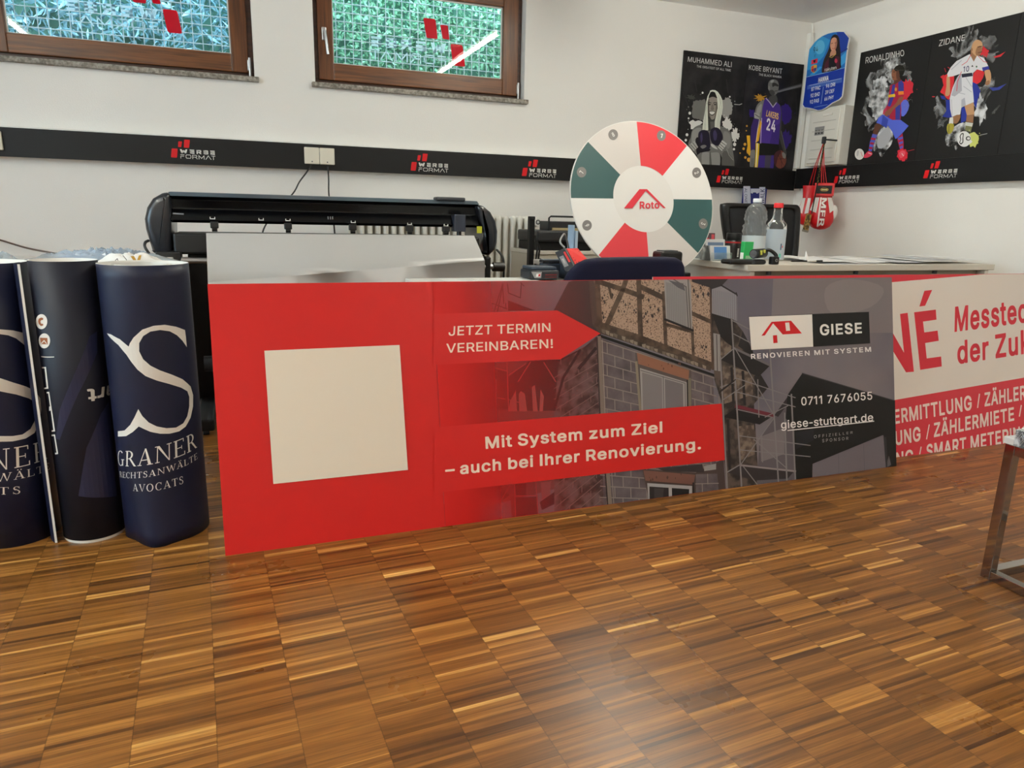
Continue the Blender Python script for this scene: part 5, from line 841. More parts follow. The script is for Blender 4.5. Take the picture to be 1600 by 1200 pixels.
# far left: scaffold, sheds, dark yard
A.c(680, 430, 5.714)
A.lines([[(400, 150), (402, 325)], [(385, 195), (420, 220), (640, 300)], [(600, 85), (525, 325)], [(605, 85), (555, 325)], [(600, 80), (612, 250)], [(645, 80), (655, 160), (760, 202), (768, 85)], [(765, 70), (790, 95)], [(630, 255), (630, 300)]], 9, DK2)
A.poly([(650, 225), (890, 315), (650, 318)], DARK)
A.poly([(330, 790), (560, 780), (1110, 752), (1480, 560), (1480, 1800), (330, 2100)], ink(104, 70, 70))
A.poly([(445, 820), (640, 865), (655, 1200), (440, 1200)], ink(70, 44, 46))
A.poly([(655, 910), (830, 770), (1110, 752), (1300, 660), (1250, 900), (1090, 1000), (1090, 1210), (655, 1210)], ink(48, 34, 37))
A.poly([(870, 770), (970, 775), (1085, 960), (930, 1000), (840, 900)], ink(40, 30, 33))
for q in ([(745, 1060), (765, 1035), (800, 1060), (820, 1215), (750, 1215)], [(862, 1000), (890, 980), (915, 1215), (872, 1215)], [(940, 1020), (970, 1080), (960, 1215), (930, 1215)], [(670, 1120), (720, 1030), (730, 1215), (650, 1215)]): A.poly(q, ink(150, 96, 92))
A.lines([[(435, 790), (440, 1215)], [(640, 780), (655, 1215)], [(445, 805), (640, 855)], [(455, 1015), (545, 1030)], [(445, 1075), (620, 1105)], [(545, 930), (545, 1215)], [(480, 1100), (480, 1215)], [(660, 890), (810, 790)], [(740, 950), (850, 775)], [(970, 780), (1075, 950)], [(450, 935), (545, 935)], [(650, 1110), (800, 1150)]], 8, ink(150, 84, 84))
A.lines([[(320, 800), (250, 1200)], [(345, 800), (270, 1200)], [(430, 800), (335, 1200)], [(240, 950), (245, 1150)], [(240, 970), (420, 960)], [(245, 1120), (420, 1215)], [(300, 800), (300, 1200)], [(390, 800), (330, 1120)]], 7, ink(110, 60, 60))
A.c(670, 620, 5.714)
for q, c_ in (([(505, 800), (640, 800), (720, 880), (640, 940), (540, 905)], (70, 40, 44)), ([(770, 780), (870, 770), (870, 880), (780, 890)], (60, 36, 40)), ([(880, 770), (950, 765), (950, 880), (885, 885)], (96, 60, 62)), ([(770, 900), (970, 890), (975, 1060), (780, 1075)], (64, 38, 42)), ([(1000, 765), (1090, 755), (1080, 900), (1010, 920)], (128, 84, 86)), ([(990, 940), (1120, 850), (1250, 760), (1180, 930), (1010, 1010)], (48, 32, 36)), ([(80, 960), (440, 950), (460, 1110), (90, 1150)], (110, 50, 52)), ([(545, 905), (620, 905), (625, 950), (545, 955)], (150, 80, 84)), ([(730, 900), (770, 880), (780, 1080), (740, 1085)], (100, 60, 60))): A.poly(q, ink(*c_))
A.lines([[(765, 780), (775, 1075)], [(955, 760), (975, 1055)], [(640, 820), (640, 900), (570, 960), (570, 1100)], [(780, 885), (970, 880)], [(440, 820), (460, 1100)], [(130, 860), (440, 855)], [(150, 1080), (420, 1080)], [(310, 960), (310, 1110)], [(720, 800), (640, 930)]], 7, ink(140, 70, 72))
# side wall of the house, seen steeply
A.c(0, 0, 1)
A.poly([(939, 520), (906, 548), (873, 566), (866, 640), (866, 850), (947, 850)], BRICK)
A.lines([[(866, 590+i*17), (940, 548+i*15.5)] for i in range(18)], 1.0, ink(116, 100, 98))
A.lines([[(876+14*(i % 5)+5*(i//5 % 2), 560+i*7.4), (876+14*(i % 5)+5*(i//5 % 2), 569+i*7.4)] for i in range(36)], 1.0, ink(116, 100, 98))
A.line([(906, 548), (880, 590), (866, 640)], 4, DARK); A.line([(930, 545), (905, 575)], 5, DARK)
A.poly([(888, 441), (865, 485), (872, 488), (923, 515), (937, 522), (932, 436), (900, 436)], ink(58, 50, 50))
A.poly([(920, 436), (932, 436), (937, 522), (925, 505)], ink(74, 64, 60))
# half-timbered storey
A.c(880, 430, 5.714)
A.poly([(275, 40), (1335, 20), (1342, 835), (325, 470)], PLAST)
def holes(n, x0, x1, y0, y1, r, seed, mt):
    R = random.Random(seed)
    for _ in range(n):
        x, y = R.uniform(x0, x1), R.uniform(y0, y1); a = R.uniform(.5, 1.3)*r
        A.poly([(x-a*.5, y), (x, y-a*1.3), (x+a*.6, y-a*.2), (x+a*.2, y+a)], mt)
holes(16, 330, 480, 120, 380, 15, 1, DK2); holes(13, 480, 650, 220, 340, 13, 2, DK2); holes(16, 710, 880, 220, 420, 15, 3, DK2); holes(9, 700, 870, 60, 160, 10, 4, DK2); holes(8, 1160, 1300, 90, 200, 18, 5, DK2); holes(12, 1100, 1320, 600, 760, 11, 6, DK2)
A.line([(300, 40), (330, 480)], 46, BEAM); A.line([(530, 130), (385, 450)], 44, BEAM); A.line([(560, 40), (525, 140)], 42, BEAM)
A.line([(320, 60), (530, 128), (700, 190)], 44, BEAM); A.line([(690, 105), (900, 205)], 46, BEAM); A.line([(672, 40), (690, 560)], 44, BEAM); A.line([(895, 160), (915, 650)], 32, BEAM)
A.line([(405, 100), (430, 200)], 22, BEAM); A.line([(915, 440), (1150, 505)], 28, BEAM)
A.line([(1150, 470), (1160, 735)], 26, BEAM); A.line([(1155, 345), (1310, 412)], 36, BEAM); A.line([(1316, 60), (1338, 830)], 30, ink(84, 66, 58))
A.line([(310, 440), (700, 570), (1345, 815)], 58, BEAM)
A.line([(330, 500), (700, 620), (1300, 830)], 40, ink(74, 62, 54))
R_ = random.Random(4)
for i in range(26):
    x = 340+i*36; y = 500+i*12.6
    if i % 5 != 4: A.poly([(x, y-16+R_.uniform(-8, 8)), (x+34, y-6+R_.uniform(-8, 8)), (x+32, y+26), (x+4, y+12+R_.uniform(-6, 6))], ink(134, 122, 108) if i % 3 else ink(108, 96, 84))
A.line([(320, 540), (700, 670), (1345, 895)], 24, NIGHT)
A.poly([(897, 20), (1110, 10), (1138, 90), (1152, 485), (915, 392)], PALE); A.poly([(912, 60), (1080, 100), (1100, 460), (925, 392)], ink(136, 134, 136))
A.lines([[(925+i*16, 70), (935+i*16, 392+i*6)] for i in range(11)], 4, ink(120, 118, 120))
A.poly([(935, 45), (1070, 75), (1085, 140), (1020, 110)], ink(86, 86, 92)); A.line([(985, 40), (1095, 105), (1115, 470)], 10, ink(92, 88, 90)); A.line([(1112, 40), (1135, 470)], 12, ink(100, 94, 92))
A.line([(908, 395), (1152, 492)], 20, DARK)
A.poly([(1150, 60), (1140, 20), (1490, 10), (1400, 110), (1322, 205), (1312, 112)], ink(50, 45, 48))
# block-built storey
A.c(0, 0, 1)
A.poly([(936, 528), (1114, 588), (1120, 800), (944, 845)], BLOCK)
segs = []; ver = []
def edge_y(x, k): return 532+k*17.5+(x-938)*(.33-.0215*k)
for k_ in range(17):
    segs.append([(938, edge_y(938, k_)), (1118, edge_y(1118, k_))])
    for j in range(8):
        x = 948+j*25+(12 if k_ % 2 else 0); ver.append([(x, edge_y(x, k_)), (x+.6, edge_y(x, k_+1))])
A.lines(segs, 1.5, MORT); A.lines(ver, 1.4, MORT)
A.c(880, 430, 5.714)
A.line([(318, 560), (350, 1250)], 34, TRIMC); A.line([(300, 560), (326, 1250)], 12, DK2); A.line([(345, 580), (372, 1250)], 8, ink(148, 138, 130))
A.poly([(640, 690), (1140, 850), (1150, 1400), (690, 1400)], ink(84, 76, 74)); A.line([(650, 780), (690, 1250)], 22, ink(130, 120, 104)); A.line([(1125, 930), (1130, 1250)], 26, ink(112, 106, 92))
A.poly([(655, 692), (1122, 848), (1117, 935), (668, 792)], LINTEL); holes(7, 700, 1080, 790, 840, 12, 9, ink(96, 62, 50))
A.poly([(682, 828), (1108, 958), (1112, 1300), (700, 1300)], PALE); A.poly([(702, 868), (878, 918), (886, 1300), (712, 1300)], PANE_P); A.poly([(905, 926), (1066, 972), (1072, 1300), (912, 1300)], ink(112, 106, 110))
A.lines([[(690, 850), (1085, 965), (1090, 1300)], [(890, 905), (898, 1300)]], 6, ink(92, 88, 90))
A.line([(1105, 940), (1110, 1300)], 12, DARK)
A.c(920, 600, 6)
A.line([(170, 780), (200, 1180)], 40, TRIMC); A.line([(150, 800), (178, 1180)], 12, DARK); A.line([(210, 800), (235, 1180)], 8, MORT)
A.poly([(500, 800), (1000, 830), (1260, 700), (1280, 1000), (990, 1020), (560, 1090), (520, 900)], ink(70, 56, 54))
A.poly([(1075, 770), (1190, 745), (1190, 800), (1080, 815)], ink(150, 146, 144)); A.poly([(640, 790), (1060, 750), (1080, 830), (700, 815)], DK2)
A.poly([(508, 808), (995, 850), (978, 942), (528, 905)], ink(112, 76, 66)); holes(8, 560, 940, 840, 910, 14, 11, ink(78, 52, 46))
A.poly([(545, 928), (965, 955), (965, 1040), (958, 1060), (556, 1120)], ink(158, 156, 158)); A.poly([(565, 960), (745, 972), (748, 1120), (568, 1120)], ink(40, 36, 38)); A.poly([(775, 974), (938, 985), (935, 1070), (778, 1100)], ink(26, 24, 26))
A.poly([(610, 975), (700, 978), (690, 1090), (610, 1090)], ink(62, 56, 58)); A.line([(976, 930), (980, 1060)], 14, DARK)
A.poly([(1000, 845), (1200, 840), (1215, 1020), (1000, 1040)], BLOCK); A.lines([[(1000, 935), (1210, 930)], [(1110, 845), (1112, 935)], [(1060, 935), (1062, 1030)]], 8, MORT)
# right hand: balcony, ruin, scaffold
A.c(1090, 430, 3.43)
A.poly([(70, 200), (185, 232), (240, 300), (292, 400), (300, 520), (378, 600), (300, 690), (330, 1180), (160, 1190), (140, 1000), (130, 690), (88, 560)], speckle('print_ruin', (44, 37, 35), (86, 74, 68), 26, .4, .6))
A.poly([(74, 75), (128, 58), (208, 105), (210, 245), (75, 205)], ink(136, 134, 142)); A.lines([[(84+i*11, 80+i*2), (86+i*11, 208+i*3)] for i in range(12)], 2.5, ink(112, 110, 118)); A.line([(125, 55), (205, 102)], 8, DARK); A.line([(205, 95), (210, 110)], 6, DARK)
A.poly([(75, 205), (190, 238), (195, 400), (120, 330)], ink(30, 27, 29)); A.poly([(240, 300), (295, 410), (300, 440), (215, 380)], ink(34, 31, 33))
A.poly([(82, 310), (118, 318), (122, 515), (88, 510)], ink(142, 138, 138)); A.line([(100, 320), (104, 512)], 4, DK2)
A.poly([(130, 480), (285, 520), (295, 640), (140, 690)], PLAST2); A.poly([(120, 340), (180, 380), (175, 430), (122, 430)], PLAST2); A.poly([(215, 810), (300, 800), (305, 960), (230, 990)], PLAST2)
A.lines([[(180, 500), (190, 680)], [(240, 520), (250, 690)], [(160, 780), (170, 1040)]], 14, DARK)
A.poly([(300, 540), (335, 530), (378, 602), (310, 650)], ink(36, 31, 32))
A.c(1150, 470, 4.138)
A.poly([(245, 740), (345, 600), (372, 625), (390, 840), (390, 1180), (130, 1200), (150, 900)], ink(92, 86, 92)); A.poly([(150, 880), (310, 820), (310, 990), (160, 1040)], ink(120, 112, 116)); A.poly([(245, 740), (345, 600), (352, 640), (270, 750)], ink(48, 42, 46))
A.poly([(426, 468), (1032, 648), (1048, 1075), (960, 1085), (945, 868), (492, 1054), (490, 1165), (384, 1185), (374, 830), (318, 760), (330, 610)], NIGHT)
A.line([(426, 468), (1032, 648)], 5, ink(58, 54, 58))
A.poly([(494, 1056), (950, 868), (972, 1085), (494, 1165)], ink(108, 101, 108)); A.poly([(950, 880), (968, 880), (980, 1075), (966, 1085)], ink(44, 42, 46)); A.poly([(975, 1040), (985, 1000), (1000, 1060), (975, 1075)], ink(90, 86, 90)); A.line([(660, 985), (662, 1130)], 2, ink(88, 82, 88)); A.line([(822, 925), (828, 1110)], 2, ink(88, 82, 88))
A.poly([(385, 850), (500, 830), (500, 900), (385, 960)], ink(26, 26, 32))
A.c(1090, 430, 3.43)
A.poly([(118, 452), (195, 388), (388, 482), (325, 545)], ink(30, 26, 28)); A.line([(195, 392), (388, 484)], 12, ink(104, 98, 102)); A.line([(118, 454), (195, 390)], 5, SCAF)
A.poly([(135, 760), (208, 706), (405, 752), (330, 800)], ink(26, 22, 25)); A.line([(208, 703), (400, 750)], 18, ink(102, 34, 48)); A.line([(206, 718), (400, 762)], 6, ink(120, 112, 114))
A.poly([(152, 1055), (230, 1010), (520, 1045), (480, 1090), (300, 1100)], ink(50, 44, 46)); A.line([(230, 1018), (520, 1050)], 10, ink(140, 130, 132)); A.line([(155, 1056), (230, 1012)], 6, SCAF)
A.lines([[(180, 235), (235, 1160)], [(385, 400), (432, 1130)], [(120, 440), (158, 1170)], [(500, 640), (522, 1110)], [(464, 740), (476, 1110)]], 8, SCAF)
A.lines([[(178, 240), (280, 292)], [(186, 312), (280, 362)], [(200, 550), (520, 656)], [(205, 625), (520, 705)], [(198, 392), (410, 756)], [(410, 760), (232, 1010)], [(220, 860), (600, 912)], [(220, 935), (600, 972)], [(235, 1015), (320, 1125)], [(120, 600), (195, 575)], [(130, 670), (250, 590)], [(320, 560), (326, 760)], [(340, 860), (346, 1000)], [(300, 880), (470, 1030)], [(480, 700), (360, 760)]], 5, SCAF)
A.lines([[(118, 620), (200, 560)], [(112, 632), (190, 570)]], 5, DARK)
ph = A.build('house_photograph', t); ph['label'] = 'printed photograph of a half-timbered house under scaffolding'
# the printed red wash that fades into the photograph
wash = bpy.data.materials.new('print_red_wash'); wash.use_nodes = True; nt = wash.node_tree; b_ = nt.nodes['Principled BSDF']; nd, mth = nodes(nt)
b_.inputs['Base Color'].default_value = rgb(204, 26, 24); b_.inputs['Roughness'].default_value = .4; b_.inputs['Specular IOR Level'].default_value = .3
tc = nd('ShaderNodeTexCoord'); sp_ = nd('ShaderNodeSeparateXYZ'); nt.links.new(tc.outputs['Object'], sp_.inputs[0])
x0, x1 = at_y((686, 600), 2.04).x-(BL+BR)/2, at_y((950, 600), 2.04).x-(BL+BR)/2
rp = nd('ShaderNodeValToRGB'); mr = nd('ShaderNodeMapRange'); nt.links.new(sp_.outputs[0], mr.inputs[0]); mr.inputs[1].default_value = x0; mr.inputs[2].default_value = x1
nt.links.new(mr.outputs[0], rp.inputs[0]); rp.color_ramp.elements[0].color = (1, 1, 1, 1); rp.color_ramp.elements[1].color = (0, 0, 0, 1)
for p, v in ((.13, .90), (.26, .68), (.46, .40), (.72, .16)):
    e = rp.color_ramp.elements.new(p); e.color = (v, v, v, 1)
nt.links.new(rp.outputs[0], b_.inputs['Alpha'])
A.k += 30; A.c(0, 0, 1); A.poly([(660, 420), (955, 420), (955, 870), (660, 920)], wash); A.build('red_wash', t)
# fields and lettering
A.clip = CLIP1
A.k += 20; A.c(0, 0, 1); A.poly([(413, 548), (624, 539), (637, 734), (427, 756)], ink(232, 222, 205)); o = A.build('blank_field', t); o['label'] = 'empty cream white square on the red print'
A.c(680, 430, 5.714)
A.poly([(-20, 346), (1085, 315), (1470, 520), (1115, 750), (-20, 800)], mat('board_red', (204, 26, 24))); fo = A.build('arrow_field', t)
TI = ink(240, 222, 205)
A.text('JETZT TERMIN', (116, 540), (1027, 503), (120, 459), (1025, 428), TI, .022); A.build('arrow_lettering', fo)
A.text('VEREINBAREN!', (97, 692), (1048, 648), (97, 613), (1046, 571), TI, .022)
A.build('arrow_lettering', fo)
A.c(0, 0, 1)
A.poly([(678, 667.7), (1126.7, 630.5), (1131.7, 718.7), (678, 770)], mat('board_red', (204, 26, 24))); so = A.build('slogan_field', t)
A.text('Mit System zum Ziel', (758.4, 700.6), (1034.2, 675), (757.5, 683), (1034, 659.5), TI, .045); A.build('slogan_lettering', so)
A.text('– auch bei Ihrer Renovierung.', (695.4, 742.8), (1094.3, 701), (695, 725.6), (1094, 685.4), TI, .045)
A.build('slogan_lettering', so)
A.c(1150, 470, 4.138)
A.poly([(80, 103), (488, 87), (495, 297), (95, 318)], ink(240, 236, 230)); A.poly([(488, 87), (855, 73), (863, 275), (495, 297)], ink(16, 15, 16)); A.lines([[(80, 103), (488, 87), (855, 73)]], 3, ink(30, 28, 30))
lp = A.build('logo_plate', t); lp['label'] = 'white and black logo plate with a red roof'
LR = ink(206, 24, 34)
A.poly([(160, 227), (226, 136), (352, 129), (422, 211), (298, 218), (236, 146), (183, 224)], LR); A.poly([(314, 142), (340, 140), (346, 193), (320, 195)], ink(240, 236, 230)); A.poly([(235, 224), (261, 222), (265, 272), (238, 274)], LR); A.build('house_emblem', lp)
A.text('GIESE', (540, 222), (810, 207), (537, 156), (808, 144), ink(240, 238, 234), .055, 1.04); A.build('logo_lettering', lp)
WI = ink(236, 232, 230)
A.text('RENOVIEREN MIT SYSTEM', (94, 375), (870, 328), (92, 345), (868, 299), WI, .035, 1.2); A.build('claim_lettering', lp)
A.text('0711 7676055', (419, 676), (877, 637), (417, 624), (875, 588), WI, .022); A.build('contact_lettering', t)
A.text('giese-stuttgart.de', (288, 826), (883, 776), (286, 776), (881, 728), WI, .022); A.line([(332, 838), (886, 778)], 6, WI); A.build('contact_lettering', t)
A.text('OFFIZIELLER', (500, 889), (750, 858), (500, 869), (750, 843), ink(170, 166, 166), 0, 1.6)
A.text('SPONSOR', (553, 915), (722, 897), (553, 894), (722, 879), ink(170, 166, 166), 0, 1.6)
A.build('sponsor_lettering', t)

# ------------------------------------------------------------------ the white and red meter board behind its right end
Y2 = 2.05; U2, N2 = board_plane(Y2, 2.205, .739); B2L, B2R, B2H = 1.366, 3.866, .755
t = thing('advertising_board', 'white and crimson advertising board with a large accented capital, behind the red one', 'advertising board', ((B2L+B2R)/2, Y2, 0))
def P2(x, h, lf=0): return Vector((x, Y2, 0))+U2*h+N2*lf
k = MB(); k.prism([P2(B2L, 0), P2(B2R, 0), P2(B2R, B2H), P2(B2L, B2H)], -N2*.004, edge); k.face([P2(B2L, 0, .0002), P2(B2R, 0, .0002), P2(B2R, B2H, .0002), P2(B2L, B2H, .0002)], mat('board_crimson', (214, 50, 66), .4, spec=.4)); k.build('panel', t, fix=False)
A = Art(P2(0, 0), N2, [proj(P2(B2L, .001)), proj(P2(B2R, .001)), proj(P2(B2R, B2H-.0015)), proj(P2(B2L, B2H-.0015))], .00003)
A.c(1385, 430, 4); B2W = ink(232, 226, 219); B2R_ = ink(212, 44, 62); B2T = ink(243, 226, 220)
A.poly([(-300, 74), (20, 45), (520, 2), (1500, -84), (2600, -180), (2600, 340), (860, 640), (50, 780), (-300, 841)], B2W); A.build('white_field', t)
cut = (P2(0, .001), -U2)
A.poly([(84, 242), (132, 235), (171, 603), (122, 607)], B2R_); A.poly([(-40, 330), (-12, 255), (30, 345), (118, 500), (140, 600), (122, 607), (33, 462), (-30, 355)], B2R_)
A.poly([(172, 232), (308, 215), (312, 278), (228, 290), (236, 358), (319, 346), (326, 410), (241, 424), (251, 520), (341, 508), (345, 570), (210, 592)], B2R_); A.poly([(236, 98), (285, 92), (241, 191), (205, 196)], B2R_)
A.text('Messtechnik', (424, 349), (814, 297), (428, 203), (810, 157), B2R_, .04, pre='Messte')
A.text('der Zukunft', (443, 551), (748, 504), (441, 418), (746, 366), B2R_, .04, pre='der Z')
A.text('ERMITTLUNG', (48, 928), (533, 838), (44, 845), (530, 753), B2T, .03); A.line([(569, 826), (580, 744)], 7, B2T)
A.text('ZÄHLERABLESUNG', (612, 818), (872, 772), (612, 738), (870, 690), B2T, .03, pre='ZÄHLER')
A.text('UNG', (56, 1061), (213, 1032), (52, 979), (210, 948), B2T, .03); A.line([(250, 1022), (266, 936)], 7, B2T)
A.text('ZÄHLERMIETE', (295, 1010), (797, 905), (296, 927), (795, 827), B2T, .03); A.line([(830, 880), (841, 815)], 7, B2T)
A.text('NG', (60, 1194), (167, 1172), (57, 1112), (165, 1090), B2T, .03, cut=cut); A.line([(201, 1150), (215, 1075)], 7, B2T)
A.text('SMART METERING', (248, 1143), (765, 1042), (249, 1062), (762, 962), B2T, .03, pre='SMART METER', cut=cut)
A.build('lettering', t)
# ------------------------------------------------------------------ the three navy banner rolls
NAVY = mat('banner_navy', (13, 19, 47), .48, spec=.4, var=.12, vscale=5)
NAVY2 = mat('banner_navy_dark', (17, 19, 34), .55, spec=.35)
BACK = mat('banner_back', (222, 220, 214), .5)
BWHT = mat('banner_white_print', (226, 222, 214), .42)
S_OUT = [(68, 122), (95, 130), (150, 160), (205, 206), (212, 186), (235, 150), (290, 100), (360, 76), (430, 70), (500, 82), (555, 103), (561, 150), (567, 210), (540, 170), (505, 135), (460, 110), (400, 102), (340, 112), (295, 140), (270, 185), (270, 235), (295, 285), (340, 325), (400, 355), (470, 380), (540, 410), (590, 455), (606, 510), (605, 580), (590, 650), (560, 705), (520, 735), (460, 750), (400, 750), (340, 738), (268, 705), (230, 740), (190, 765), (138, 768), (138, 735), (180, 730), (215, 695), (240, 650), (265, 597), (290, 640), (330, 680), (380, 705), (440, 716), (500, 712), (545, 685), (570, 640), (582, 580), (582, 520), (570, 485), (530, 462), (460, 440), (380, 418), (310, 390), (260, 350), (220, 300), (190, 255), (140, 195), (95, 155)]
def tube_sheet(mb, cx, cy, rad, h, mt, back, th=.004, n=72, z0=0.0, nz=24):
    outer = []; inner = []
    for i in range(nz+1):
        z = z0+(h-z0)*i/nz; o = []; q = []
        for k in range(n):
            t = 2*math.pi*k/n; R = rad(t if t < math.pi else t-2*math.pi, z)
            o.append((cx+R*math.sin(t), cy-R*math.cos(t), z)); q.append((cx+(R-th)*math.sin(t), cy-(R-th)*math.cos(t), z))
        outer.append(o); inner.append(q)
    mb.grid(outer, mt, True, cu=True); mb.grid(inner, back, True, cu=True)
    mb.grid([outer[-1], inner[-1]], back, False, cu=True); mb.grid([outer[0], inner[0]], back, False, cu=True)
# right-hand roll: a soft fold spreads its foot towards the front left
RX, RY, RR = -.2545, 2.214, .1145
def rad_r(t, z):
    f = max(0, 1-z/.30)**1.6
    d = math.radians(-8); w_ = math.exp(-((t-d)/.30)**2); w2 = math.exp(-((t-math.radians(-52))/.30)**2)
    return RR+f*(.022*w_-.010*w2)
t = thing('banner_roll', 'rolled navy banner with a whole white swash letter and serif capitals, beside the red board', 'banner roll', (RX, RY, 0), group=None)
k = MB(); tube_sheet(k, RX, RY, rad_r, .789, NAVY, BACK); k.build('banner_sheet', t, merge=True)
k = MB(); rows = []
for z in (0.003, .786): rows.append([(RX+(.055+.0042*i*.1)*math.sin(i*.3), RY-(.055+.0042*i*.1)*math.cos(i*.3), z) for i in range(60)])
k.grid(rows, BACK); k.build('inner_winding', t)
Q = CylArt(RX, RY, RR, rad_r).c(150, 490, 4); Q.poly(S_OUT, BWHT); o = Q.build('letter_print', t)
Q.text(serif('GRANER'), (140, 945), (629, 836), (136, 855), (620, 733), BWHT)
Q.text(serif('RECHTSANWÄLTE', .16), (150, 1020), (634, 905), (148, 985), (631, 868), BWHT)
Q.text(serif('AVOCATS', .2), (231, 1108), (547, 1060), (229, 1064), (544, 1014), BWHT); Q.build('name_print', t)
# middle roll: white core end showing at the foot
MX, MY, MR = -.452, 2.248, .0815
t = thing('banner_roll', 'rolled dark navy banner with round phone and letter icons, between the two swash letter rolls', 'banner roll', (MX, MY, 0))
k = MB(); tube_sheet(k, MX, MY, lambda a, z: MR, .795, NAVY2, BACK, z0=.009, nz=2); k.build('banner_sheet', t, merge=True)
k = MB(); tube_sheet(k, MX, MY, lambda a, z: MR-.002, .008, BWHT, BACK, th=.02, nz=1); o = k.build('white_end', t); o['label'] = 'white rim at the foot of the roll'
Q = CylArt(MX, MY, MR).c(40, 400, 4)
BAND = mat('banner_band', (29, 32, 62), .42); ORC = mat('banner_copper', (150, 88, 48), .42)
Q.poly([(400, 500), (445, 470), (447, 600), (330, 860), (215, 1150), (190, 1140), (215, 960)], BAND); Q.poly([(470, 985), (520, 900), (570, 1500), (330, 1500), (380, 1200)], BAND); Q.build('band_print', t)
for cy_ in (410, 530):
    cx_ = 101 if cy_ == 410 else 119
    Q.poly([(cx_+36*math.cos(a_*math.pi/12), cy_+47*math.sin(a_*math.pi/12)) for a_ in range(24)], BWHT)
Q.poly([(84, 392), (100, 384), (112, 388), (110, 400), (100, 400), (94, 410), (98, 422), (112, 424), (112, 434), (98, 438), (84, 424), (80, 408)], ORC); Q.poly([(93, 510), (138, 512), (140, 552), (97, 550)], ORC)
Q.poly([(98, 546), (118, 524), (136, 548), (132, 550), (118, 532), (102, 549)], BWHT)
Q.add([[Q.uz(p) for p in q] for q in ([(100, 626), (180, 628), (180, 633), (100, 631)], [(104, 693), (130, 693), (145, 828), (118, 832), (118, 824), (134, 820), (121, 702), (104, 702)], [(134, 850), (150, 848), (187, 1095), (166, 1098), (164, 1090), (176, 1087), (160, 965), (150, 968), (150, 940), (156, 940), (144, 858), (135, 858)], [(164, 1116), (186, 1114), (206, 1236), (188, 1240), (186, 1230), (196, 1228), (180, 1124), (166, 1126)])], BWHT)
V_, F_ = glyphs('art', .05); Q.text((V_, F_), (535, 800), (383, 836), (535, 880), (392, 912), BWHT); Q.build('icon_print', t)
# left roll, cut by the picture edge, its free end standing off as a flap
LX, LY, LR_ = -.665, 2.312, .112
t = thing('banner_roll', 'rolled navy banner with a half-hidden swash letter, cut by the left picture edge', 'banner roll', (LX, LY, 0))
k = MB(); tube_sheet(k, LX, LY, lambda a, z: LR_, .786, NAVY, BACK, nz=4); k.build('banner_sheet', t, merge=True)
k = MB(); k.grid([[(LX+.112*math.sin(a_)+d_, LY-.112*math.cos(a_)-e_, z) for a_, d_, e_ in ((1.2, .003, 0), (1.0, .006, .006), (.95, .012, .022), (.93, .022, .040), (.93, .030, .052))] for z in (0.002, .4, .787)], NAVY)
k.grid([[(LX+.112*math.sin(.93)+.030, LY-.112*math.cos(.93)-.052, z), (LX+.112*math.sin(.93)+.036, LY-.112*math.cos(.93)-.0525, z)] for z in (.002, .787)], BACK)
o = k.build('loose_flap', t); o['label'] = 'free sheet end with a white cut edge'
Q = CylArt(LX, LY, LR_).c(0, 490, 4)
Q.poly([(-60, 110), (0, 98), (80, 105), (150, 122), (178, 135), (186, 242), (150, 195), (100, 155), (50, 135), (0, 128), (-60, 138)], BWHT)
Q.poly([(-80, 385), (0, 403), (80, 430), (160, 455), (220, 485), (250, 530), (256, 600), (245, 680), (215, 745), (160, 780), (80, 798), (0, 800), (-60, 790), (-60, 755), (0, 765), (80, 765), (140, 755), (190, 720), (215, 670), (222, 600), (212, 550), (180, 530), (100, 505), (0, 485), (-80, 450)], BWHT)
Q.text(serif('NER', .2), (-80, 985), (292, 905), (-80, 850), (280, 788), BWHT)
Q.text(serif('WÄLTE', .2), (-30, 1052), (310, 972), (-30, 1000), (306, 930), BWHT); Q.text(serif('TS', .3), (-8, 1130), (130, 1124), (-8, 1085), (128, 1078), BWHT); Q.build('name_print', t)

# ------------------------------------------------------------------ white table behind the rolls, with the plastic bag
LAM = mat('white_laminate', (226, 224, 220), .4)
t = thing('work_table', 'white table behind the navy rolls with the crumpled plastic bag on it', 'table', (-1.1, 3.15, 0))
k = MB(); k.rng((-1.95, 2.62, .70), (-.275, 3.44, .73), LAM, .004); k.build('table_top', t)
k = MB(); k.rng((-.30, 3.05, .665), (-.275, 3.42, .699), mat('apron_grey', (168, 164, 160), .5)); k.build('apron', t)
k = MB(); k.rng((-.30, 2.95, .47), (-.28, 3.42, .664), mat('panel_grey', (176, 174, 172), .5)); k.build('side_panel', t)
for x in (-1.88, -.33):
    for y in (2.70, 3.38): k = MB(); k.rng((x-.025, y-.025, 0), (x+.025, y+.025, .699), STEEL, .003); k.build('table_leg', t)
# crumpled clear bag
BAG = glass('clear_film', (.80, .92, 1.0), 1.5, .12, body=.28)
def crumple(mb, c, rx, ry, h, mt, seed, n=26, freq=7):
    from mathutils import noise
    rows = []
    for i in range(n+1):
        row = []
        for j in range(n*2):
            t_ = 2*math.pi*j/(n*2); u = (1-i/n); r = u
            x = rx*r*math.cos(t_); y = ry*r*math.sin(t_)
            d = noise.turbulence(Vector((x*freq*6+seed, y*freq*6, seed*1.7)), 3, True)
            z = h*(1-u**2.2)*(.45+.6*d) if i else 0
            row.append((c[0]+x*(1+.12*math.sin(5*t_+seed)), c[1]+y*(1+.12*math.cos(4*t_)), c[2]+max(z, .0)))
        rows.append(row)
    mb.grid(rows, mt, False, cu=True)
p = at_z((172, 407), .732); t = thing('plastic_bag', 'crumpled clear plastic bag with a light blue shine behind the middle navy roll', 'bag', (p.x, p.y, .7305))
k = MB(); crumple(k, (p.x-.03, p.y+.08, .7305), .25, .16, .052, BAG, 3.1); k.build('film', t)
